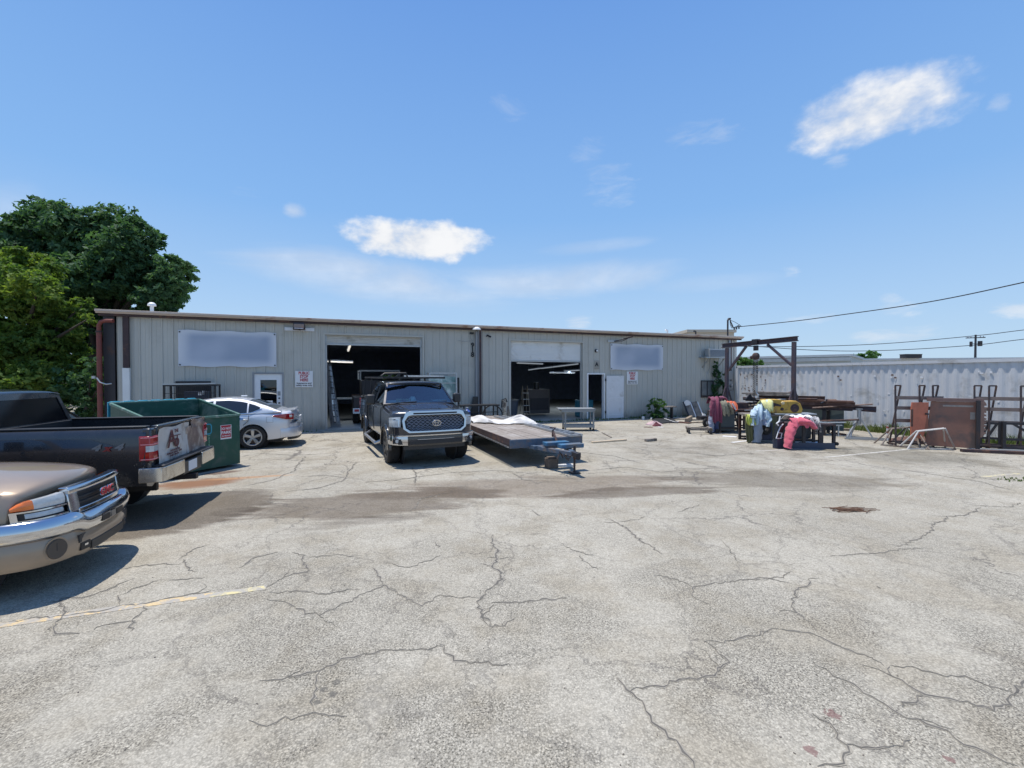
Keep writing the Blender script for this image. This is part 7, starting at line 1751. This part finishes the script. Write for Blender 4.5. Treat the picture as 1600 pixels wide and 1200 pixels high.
mb = MB(); drape(mb, (.86,0,.5), [(.30,.35,1.05),(.28,.12,1.18),(.22,-.06,1.12),(.16,-.14,.88),(.14,-.15,.66)], (.30,.55,.60,.62), 4, .045, .5); part('shirt_body', mb, M['bluecl'], bs_, smooth=70)
mb = MB(); sleeve(mb, [(.02,-.1,1.0),(-.06,-.16,.86),(-.05,-.15,.8)], .09, .08); sleeve(mb, [(.36,-.12,1.0),(.40,-.18,.75),(.36,-.18,.52)], .09, .06, 2); part('sleeve', mb, M['bluecl'], bs_, smooth=70)
ys = thing('cloth', 'pale yellow cloth on top of the blue shirt', 'cloth', w(b2, .5, 0, 0)); mb = MB(); drape(mb, (1,0,.1), [(0,.3,1.15),(0,.1,1.30),(.0,-.1,1.26),(.03,-.18,1.08),(.04,-.18,.98)], (.26,.36,.16), 2, .02); part('cloth_sheet', mb, cloth('pale_yellow_cloth', (.62,.60,.26)), ys, smooth=70)
y2 = thing('cloth', 'small lime yellow cloth hanging at the left edge below the blue shirt', 'cloth', w(b2, 0, -.06, 0)); mb = MB(); drape(mb, (1,0,0), [(.0,.1,.84),(0,-.03,.86),(-.02,-.07,.74),(-.03,-.08,.60)], (.2,.24,.28), 3, .025); part('cloth_sheet', mb, cloth('lime_cloth', (.50,.54,.10)), y2, smooth=70)
ot = thing('olive_tarp', 'olive tarp hanging to the ground at the left end of the middle workbench', 'tarp', w(b2, -.0, -.05, 0)); mb = MB(); drape(mb, (1,0,0), [(.0,.2,.80),(0,0,.82),(0,-.04,.5),(0,-.05,.04)], (.3,.32,.3), 3, .03); part('tarp_sheet', mb, cloth('olive_cloth', (.13,.13,.055)), ot, smooth=70)
gj = thing('trousers', 'faded grey jeans hanging beside the olive tarp', 'trousers', w(b2, .22, -.08, 0)); mb = MB(); sleeve(mb, [(.02,.03,.80),(0,-.02,.45),(-.03,-.04,.03)], .13, .10, 1); part('trouser_leg', mb, cloth('grey_denim', (.30,.34,.40)), gj, smooth=70); mb = MB(); sleeve(mb, [(.2,.03,.86),(.22,-.04,.7),(.2,-.06,.55)], .12, .09, 1); part('trouser_leg', mb, M['denim'], gj, smooth=70)
# ---- bench 3 with pink trousers
p = G(1238, 701); b3 = bench('workbench', 'nearest low workbench with pink trousers over its left end and steel offcuts on top', p, R(-4), 1.18, .72, .70, M['rustdark'], M['darksteel'], lo=.14)
mb = MB(); mb.bx(0,1.15,-.01,.03,.0,.17); part('lower_panel', mb, mat('navy_steel', (.04,.055,.09), .5), b3)
mb = MB(); mb.bx(.0,.06,0,.06,0,.7); mb.bx(.28,.36,0,.05,.15,.66); mb.bx(.72,.84,0,.05,.15,.66); part('front_post', mb, M['darksteel'], b3)
mb = MB(); mb.lathe([(0,-.02),(.05,-.02),(.05,.02),(0,.02)], (0,0,0), 'y', 14); part('caster', mb, M['rubber'], b3, loc=(1.2,.0,.15))
mb = MB(); mb.bar((1.12,.1,.66),(1.4,.1,.66),.03); mb.bar((1.3,.1,.66),(1.3,.1,.35),.03); part('side_arm', mb, M['galv'], b3)
pk_ = thing('trousers', 'bright pink trousers hanging from the nearest workbench down to the ground', 'trousers', w(b3, -.22, -.12, 0), R(-4)); M['pink'] = cloth('pink_cloth', (.62,.12,.17), .08)
mb = MB(); sleeve(mb, [(.40,.15,.84),(.26,.05,.80),(.12,-.02,.60),(.04,-.05,.30),(.0,-.05,.05)], .13, .12, 0); sleeve(mb, [(.30,.0,.82),(.55,-.06,.76),(.74,-.04,.60)], .13, .07, 2); part('trouser_leg', mb, M['pink'], pk_, smooth=70)
mb = MB(); drape(mb, (1,0,.0), [(.35,.3,.80),(.33,.1,.88),(.32,-.06,.84),(.30,-.12,.66)], (.34,.44,.40), 2, .03, 1); part('waist', mb, M['pink'], pk_, smooth=70)
wc = thing('cloth', 'white cloth over the top of the pink trousers', 'cloth', w(b3, .15, 0, 0)); mb = MB(); drape(mb, (1,0,0), [(0,.4,.80),(.0,.2,.92),(.02,.02,.93),(.03,-.12,.87)], (.5,.6,.55), 3, .02); part('cloth_sheet', mb, M['signwhite'], wc, smooth=70)
wr = thing('cloth', 'black and white patterned cloth at the right of the pink trousers', 'cloth', w(b3, .48, -.1, 0)); mb = MB(); drape(mb, (1,0,0), [(0,.2,.84),(.02,.03,.90),(.06,-.05,.76),(.10,-.06,.52)], (.3,.26,.14), 3, .03); part('cloth_sheet', mb, mat('pattern_cloth', (.62,.62,.62), .9, var=.3, scale=20, dirt=(.06,.06,.07), damt=.9, dscale=11), wr, smooth=70)
nb_ = thing('tool_bag', 'navy and white tool bag hanging at the left of the pink trousers', 'bag', w(b3, -.38, .02, 0), R(15)); mb = MB(); mb.prism([(-.16,.28),(.05,.25),(.2,.62),(.16,.78),(-.02,.76),(-.08,.6)], 'y', -.06, .06); part('bag_body', mb, M['black'], nb_, bevel=.03)
mb = MB(); mb.tube([(-.14,-.07,.30),(.02,-.07,.29),(.06,-.07,.44),(-.08,-.07,.46),(-.14,-.07,.30)], .014, 6); mb.tube([(-.08,-.07,.46),(0,-.07,.62),(.1,-.07,.7)], .016, 6); mb.tube([(-.05,-.06,.66),(-.12,-.06,.72),(-.03,-.06,.78),(.0,-.06,.92)], .02, 6); part('strap', mb, M['signwhite'], nb_)
mb = MB(); mb.bx(-.1,.28,-.05,.1,.0,.3); part('case', mb, mat('case_navy', (.04,.05,.08), .5), nb_, bevel=.02)
mb = MB(); rr = random.Random(2)
def offcut(k, x0, x1, y, z, a, m): 
    o = thing('steel_offcut', ('thin bright bar', 'wide grey flat bar', 'long silver angle bar', 'short crossing bar')[k]+' lying on the nearest workbench', 'steel bar', w(b3, 0, 0, 0), R(-4)); mb = MB(); mb.bar((x0,y,z),(x1,y+a,z+.01),.05 if k != 1 else .12,.02); part('bar', mb, m, o); mb = MB(); mb.bar((x0,y,z+.012),(x1,y+a,z+.022),.012,.02); part('flange', mb, m, o)
offcut(0,.5,1.1,.05,.715,.25,M['alu']); offcut(1,.55,1.0,.45,.715,-.1,M['galv']); offcut(2,.45,1.45,.0,.74,.02,M['alu']); offcut(3,.7,.95,.1,.78,.4,M['galv'])

# ================================================================== STEEL STOCK RACK
pA, pB = P(1160, 640, 17.3), P(1330, 640, 15.0); pA.z = pB.z = 0; dd_ = pB-pA; rl = dd_.length; rrz = math.atan2(dd_.y, dd_.x)
sk = thing('steel_rack', 'low dark steel storage rack under the pile of rusty beams by the container', 'rack', pA, rrz)
for x in (.2, rl*.45, rl-.75):
    mb = MB()
    for y in (0,.9): mb.bar((x,y,0),(x,y,.92),.10)
    mb.bar((x,-.05,.88),(x,.95,.88),.09); mb.bar((x,0,.3),(x,.9,.3),.06); part('upright', mb, M['darksteel'], sk)
mb = MB(); mb.bar((.2,0,.3),(rl-.75,0,.3),.07); mb.bar((.2,.9,.3),(rl-.75,.9,.3),.07); part('rail', mb, M['darksteel'], sk)
mb = MB(); mb.bx(rl*.5, rl-.3, .9, .94, .1, .86); part('shadow_back_sheet', mb, mat('shadow_dull_green', (.10,.14,.15), .6, var=.15), sk)  # dull green sheet whose dark colour stands for the shadow below the pile
def ibeam(mb, a, b, h, wd, t=.012):
    up_ = Vector((0,0,1))
    for dz_, hh_, ww_ in ((h/2,t,wd),(-h/2,t,wd),(0,h,t)): mb.bar(Vector(a)+up_*dz_, Vector(b)+up_*dz_, ww_, hh_)
M['palerust'] = mat('pale_rusty', (.22,.15,.12), .8, var=.3, scale=5, dirt=(.12,.07,.05), damt=.5, dscale=5)
rr = random.Random(41)
PL = ['rusty I beam at the bottom front of the steel pile','long rusty I beam in the bottom middle of the steel pile','long square section at the bottom back of the steel pile','long I beam at the front of the pile reaching past its right end','low channel in the second layer at the left of the steel pile','square section along the very back of the second layer','short I beam in the third layer at the left of the pile','channel in the second layer at the right of the steel pile','thin pipe at the front of the third layer left','thin pipe near the back of the third layer','weathered board on top of the left of the steel pile','weathered board overhanging the left end of the steel pile','square section above the back right of the steel pile','thin pipe running to the right end of the steel pile','short channel on top of the right half of the pile','topmost short weathered board on the steel pile']
specs = [('I',.0,3.4,.10,.96),('I',.1,4.0,.32,.97),('B',.3,rl,.55,.95),('I',.8,rl+.1,.12,1.12),('C',.0,3.0,.42,1.12),('B',.2,rl-.1,.75,1.0),('I',.5,2.6,.25,1.26),('C',1.5,rl-.2,.35,1.14),('T',.0,2.4,.05,1.22),('T',.2,2.9,.62,1.2),('W',.1,1.8,.15,1.34),('W',-.1,1.3,.35,1.38),('B',1.2,rl-.5,.6,1.16),('T',1.8,rl+.05,.2,1.2),('C',2.4,rl-.9,.5,1.24),('W',.4,1.6,.3,1.44)]
nm_ = {'I':('steel_beam','rusty I beam in the steel pile by the container','steel beam'),'B':('steel_channel','square rusty box section in the steel pile by the container','box section'),'C':('steel_channel','square rusty box section in the steel pile by the container','box section'),'T':('steel_pipe','round rusty pipe in the steel pile by the container','pipe'),'W':('timber','weathered timber on top of the steel pile by the container','timber')}
for k, x0, x1, y, z in specs:
    mb = MB(); dy = rr.uniform(-.08,.08); dzz = rr.uniform(-.02,.04)
    A, B = (x0,y,z), (x1,y+dy,z+dzz)
    if k == 'I': ibeam(mb, A, B, .13, .10)
    elif k == 'T': mb.cyl(A, B, .035, 10)
    elif k == 'W': mb.bar(A, B, .20, .06)
    else: mb.bar(A, B, .10, .09 if k == 'B' else .07)
    n_, l_, c_ = nm_[k]; m = M['oldwood'] if k == 'W' else rr.choice((M['rust'], M['rustdark'], M['purplesteel'], M['palerust'], M['palerust']))
    l_ = PL[specs.index((k, x0, x1, y, z))]
    solo(n_, mb, m, l_, c_, group='stock lying in the steel pile by the container', loc=pA, rot=(0,0,rrz), smooth=40)
for a, b, r_, m_n, l_ in (((.3,.1,1.0),(1.7,.3,1.52),.03,'rust','thin pipe sticking up at a slant from the left of the steel pile'),((1.0,-.1,1.18),(2.5,.5,1.30),.02,'galv','thin pale rod lying crosswise on the middle of the steel pile'),((2.3,-.15,.95),(3.9,.35,1.12),.025,'palerust','pale rusty rod slanting across the front right of the steel pile'),((.1,-.1,.92),(1.3,-.2,1.08),.028,'wood','yellowish wooden batten at the front left of the steel pile'),((2.0,-.2,.45),(3.6,-.1,.62),.03,'rustdark','dark pipe hanging below the front of the steel pile')):
    mb = MB(); mb.cyl(a, b, r_, 8); solo('metal_rod' if m_n != 'wood' else 'batten', mb, M[m_n], l_, 'rod' if m_n != 'wood' else 'batten', group='stock lying in the steel pile by the container', loc=pA, rot=(0,0,rrz), smooth=40)
o = thing('steel_bracket', 'dark triangular bracket sticking up from the left of the steel pile', 'bracket', P(1171, 619, 17.0)-Vector((0,0,.12)), R(20)); mb = MB(); mb.prism([(-.22,0),(.2,0),(.02,.22)], 'y', -.02, .02); part('gusset_plate', mb, M['darksteel'], o); mb = MB(); mb.bar((-.3,0,0),(.3,0,0),.05); part('base_bar', mb, M['darksteel'], o)
o = thing('pipe_clamp', 'dark knobby clamp on the right part of the steel pile', 'clamp', P(1290, 630, 15.6), R(20)); mb = MB(); mb.tube([(-.25,0,0),(-.05,0,.05),(.0,0,.12),(.12,0,.10),(.1,0,.0)], .035, 8); part('clamp_body', mb, M['darksteel'], o); mb = MB(); mb.cyl((.02,0,-.15),(.02,0,.12),.03); part('screw', mb, M['darksteel'], o)

# ================================================================== RIGHT CORNER
# roller stand on three legs
b = G(1342, 684); rs_ = thing('pipe_stand', 'pale grey tripod pipe stand on a flat base near the container', 'stand', b); zt = CAMH-(640-HOR)*b.y/FPX
mb = MB(); mb.cyl((0,0,.45),(0,0,zt),.055,14); part('upright', mb, M['galv'], rs_)
for dx_, dy_ in ((-.48,-.1),(.28,-.25),(.05,.45)): mb = MB(); mb.bar((0,0,.72),(dx_,dy_,.0),.04); part('leg', mb, M['galv'], rs_)
mb = MB(); mb.bar((-.02,0,zt-.02),(.5,-.05,zt-.06),.06); part('arm', mb, M['rustdark'], rs_); mb = MB(); mb.bx(-.1,.1,-.03,.03,zt,zt+.03); part('cradle', mb, M['galv'], rs_)
o = thing('steel_channel', 'long pale steel channel on the ground at the tripod pipe stand', 'steel bar', G(1320,686)); d = G(1390,689)-G(1320,686); mb = MB(); mb.bar((0,0,.03), d+Vector((0,0,.03)), .10,.05); part('web', mb, M['galv'], o); mb = MB(); mb.bar((0,-.04,.06), d+Vector((0,-.04,.06)), .012,.06); part('flange', mb, M['galv'], o)
o = thing('striped_stake', 'short red and white striped stake beside the tripod pipe stand', 'stake', G(1386.5, 689)); mb = MB(); mb.cyl((0,0,0),(0,0,.48),.03,10); part('stake', mb, M['signwhite'], o); mb = MB(); 
for z in (.1,.25,.4): mb.cyl((0,0,z),(0,0,z+.07),.032,10)
part('red_bands', mb, mat('band_red', (.4,.12,.09), .6), o)
o = thing('white_cone', 'small white bottle standing left of the tripod pipe stand', 'bottle', G(1340, 682.5)+Vector((-.25,0,0))); mb = MB(); mb.lathe([(0,0),(.045,0),(.045,.16),(.018,.22),(.018,.27),(0,.27)], (0,0,0), 'z', 14); part('bottle', mb, M['signwhite'], o); mb = MB(); mb.cyl((0,0,.27),(0,0,.29),.022); part('lid', mb, M['galv'], o)
# tube trestles
def trestle(label, pts, m, r=.022, cross=None):
    q = [G(*p[:2]) if p[2] is None else P(p[0], p[1], p[2]) for p in pts]; o = thing('tube_trestle', label, 'trestle', q[0], 0, 'bent tube trestles by the racks')
    mb = MB(); mb.tube([p-q[0] for p in q], r, 8); part('bent_tube', mb, m, o)
    off = Vector((.12,.42,0)); mb = MB(); mb.tube([p-q[0]+off*(.2 if 0 < i < len(q)-1 else 1) for i, p in enumerate(q)], r, 8); part('bent_tube', mb, m, o)
    mb = MB(); mb.bar(Vector((0,0,.02)), (q[-1]-q[0])*Vector((1,1,0))+Vector((0,0,.02)), .03); part('foot_bar', mb, m, o); return o
trestle('brown tube trestle left of the orange panel', [(1377,696,None),(1394,670,13.3),(1430,667,13.1),(1452,703,None)], mat('tube_brown', (.22,.18,.15), .6, dirt=(.12,.07,.05), damt=.5))
trestle('light tube trestle in front of the big brown plate', [(1418,702,None),(1435,674,12.6),(1477,669.5,12.4),(1493,703,None)], mat('tube_pale', (.48,.46,.44), .5, dirt=(.22,.15,.12), damt=.45))
trestle('dark tube trestle between the brown and light ones', [(1405,694,None),(1418,668,13.6),(1445,668,13.5),(1463,695,None)], M['darksteel'])
# A-frame glass racks
def arack(label, x0p, x1p, y0, y1, aframes, loc_rows=(.75, 1.12, 1.42), top=1.78):
    a, b = G(x0p, y0), G(x1p, y1); d = b-a; L = d.length; rz = math.atan2(d.y, d.x); o = thing('storage_rack', label, 'rack', a, rz, 'A frame sheet racks at the container')
    for px in aframes:
        dd = ray(px, 600); n = Vector((-d.y, d.x, 0)).normalized(); t = n.dot(a-Vector((0,0,0)))/n.dot(dd); x = ((dd*t)*Vector((1,1,0))-a).dot(d.normalized())
        mb = MB(); mb.bar((x,.0,0),(x,.06,top),.036); mb.bar((x+.06,.42,0),(x+.16,.10,top),.036); mb.bar((x,.06,top),(x+.16,.10,top),.04); mb.bar((x,0,.05),(x+.02,.42,.05),.05); part('a_frame', mb, M['rackbrown'], o)
    for z in loc_rows:
        mb = MB(); mb.bx(0, L, .045, .075, z-.05, z+.05); part('rail_board', mb, mat('rail_brown', (.22,.165,.14), .8, var=.2, scale=6), o)
    for z in (.10,): mb = MB(); mb.bar((0,-.02,z),(L,-.02,z),.05); mb.bar((0,.3,z),(L,.3,z),.05); part('base_rail', mb, M['rackbrown'], o)
    return o, L
arack('left A frame rack behind the orange panel', 1399, 1475, 697, 699, (1401,1439,1460))
ra, L = arack('right A frame rack at the edge of the picture', 1522, 1680, 700, 709, (1524,1547,1597,1650))
# bare truss frames in front of the right rack
def truss(label, x0p, x1p, yp, hgt, mir):
    a, b = G(x0p, yp[0]), G(x1p, yp[1]); d = b-a; L = d.length; o = thing('braced_truss', label, 'truss', a, math.atan2(d.y, d.x), 'black steel frames standing before the right rack'); mb = MB()
    for z in (.06, .30, hgt): mb.bar((0,0,z),(L,0,z),.06)
    for x in (0, L): mb.bar((x,0,0),(x,0,hgt+.05),.07)
    part('outer_frame', mb, M['darksteel'], o); mb = MB()
    s = lambda x: L-x if mir else x
    mb.bar((s(L*.05),0,.3),(s(L*.45),0,hgt),.05); mb.bar((s(L*.35),0,.3),(s(L*.85),0,hgt),.05); part('diagonals', mb, M['darksteel'], o)
truss('left black braced frame before the right rack', 1531, 1562, (700,702), .72, False); truss('right black braced frame before the right rack', 1568, 1660, (703,707), .74, True)
# base channel on the ground and the steel plates
plank((1502,706),(1640,712), .14, .08, M['rustdark'], 'long dark steel channel lying in front of the right rack', 'steel_channel', 'steel bar')
plank((1512,701.5),(1680,708), .10, .03, M['galv'], 'pale flat bar on the ground under the right rack', 'flat_bar', 'steel bar')
a, b = P(1447, 660, 12.95), P(1530, 660, 12.35); a.z = b.z = .05; d = b-a; L = d.length; rz = math.atan2(d.y, d.x)
pl = thing('steel_plate', 'large dark brown rusty steel plate standing upright between the racks', 'steel plate', a, rz)
mb = MB(); mb.prism([(-.02,.0),(L,0.0),(L,1.28),(.10,1.28)], 'y', 0, .03); part('plate', mb, mat('plate_brown', (.25,.125,.09), .7, var=.22, scale=2, dirt=(.12,.09,.08), damt=.6, dscale=1.6), pl)
mb = MB(); mb.bx(.02, L+.08, -.04, .08, 1.285, 1.38); part('top_beam', mb, mat('beam_brown', (.19,.12,.105), .7, var=.2, scale=7), pl); mb = MB(); mb.bx(.35, L-.12, -.006, -.001, 1.14, 1.19); mb.box((L*.88,-.004,.9),(.10,.005,.2)); part('bare_patch', mb, mat('bare_steel', (.30,.26,.23), .6, var=.3, scale=9), pl)
mb = MB(); mb.bx(L-.08, L+.0, -.12, -.045, 0, 1.33); part('edge_post', mb, M['darksteel'], pl)
a2 = P(1424, 660, 12.9); a2.z = .25; og2 = thing('orange_panel', 'bright orange folded steel panel leaning left of the big brown plate', 'steel panel', a2, R(-8))
M['orangep'] = mat('orange_paint', (.50,.15,.085), .5, var=.2, scale=4, dirt=(.30,.10,.06), damt=.4)
mb = MB(); mb.prism([(.0,.08),(.30,.0),(.44,.95),(.44,1.05),(.02,1.05),(.0,.9)], 'y', 0, .04); part('face', mb, M['orangep'], og2); mb = MB(); mb.prism([(.31,-.01),(.46,.35),(.46,1.03),(.44,1.03)], 'y', .041, .3); part('return_edge', mb, mat('orange_dark', (.28,.10,.06), .6, var=.25, scale=5), og2)
mb = MB(); mb.bx(-.02,.03,-.02,-.001,.35,.85); part('seam_strip', mb, M['rust'], og2); mb = MB(); mb.box((.38,-.03,.72),(.06,.05,.05)); part('bolt_lug', mb, M['darksteel'], og2)
a3 = P(1531, 660, 12.6); sp3 = thing('notched_plate', 'tall notched pale rusty plate just right of the big brown plate', 'steel plate', Vector((a3.x, a3.y+.05, .02)), R(-10))
mb = MB(); pts = [(0,.3),(0,1.32),(.16,1.32)]; z = 1.25
while z > .4: pts += [(.20,z),(.20,z-.05),(.15,z-.05),(.15,z-.09)]; z -= .10
pts += [(.1,.3)]; mb.prism(pts, 'y', 0, .02); part('plate', mb, mat('pale_rust', (.28,.17,.13), .7, var=.3, scale=6), sp3); mb = MB(); mb.bx(-.02,.02,-.03,-.001,.0,1.3); part('stiffener', mb, M['rust'], sp3)
# ground clutter by the steel pile
plank((1290,672),(1330,673), .2, .08, M['wood'], 'wooden board on the ground in the weeds right of the nearest bench'); plank((1268,670),(1318,668), .16, .14, M['oldwood'], 'thick timber on the ground behind the nearest bench', 'timber', 'timber')
plank((1300,677),(1320,680), .12, .05, M['rust'], 'short rusty bar on the ground left of the tripod pipe stand', 'steel_bar', 'steel bar'); plank((1232,690),(1247,691.5), .35, .02, M['signwhite'], 'white panel lying under the nearest bench', 'panel', 'panel'); plank((1250,697),(1274,690), .30, .02, M['whitedirty'], 'pale speckled board lying under the right half of the nearest bench', 'board', 'board')
plank((1160,687),(1166,686), .1, .05, M['darksteel'], 'small dark scrap left of the olive tarp', 'scrap_piece', 'scrap')
heap('debris_pile', 'low brown heap of scrap in the weeds behind the tube trestles', 'scrap', G(1430,689), .8, .25, .12, M['rust'], 9)
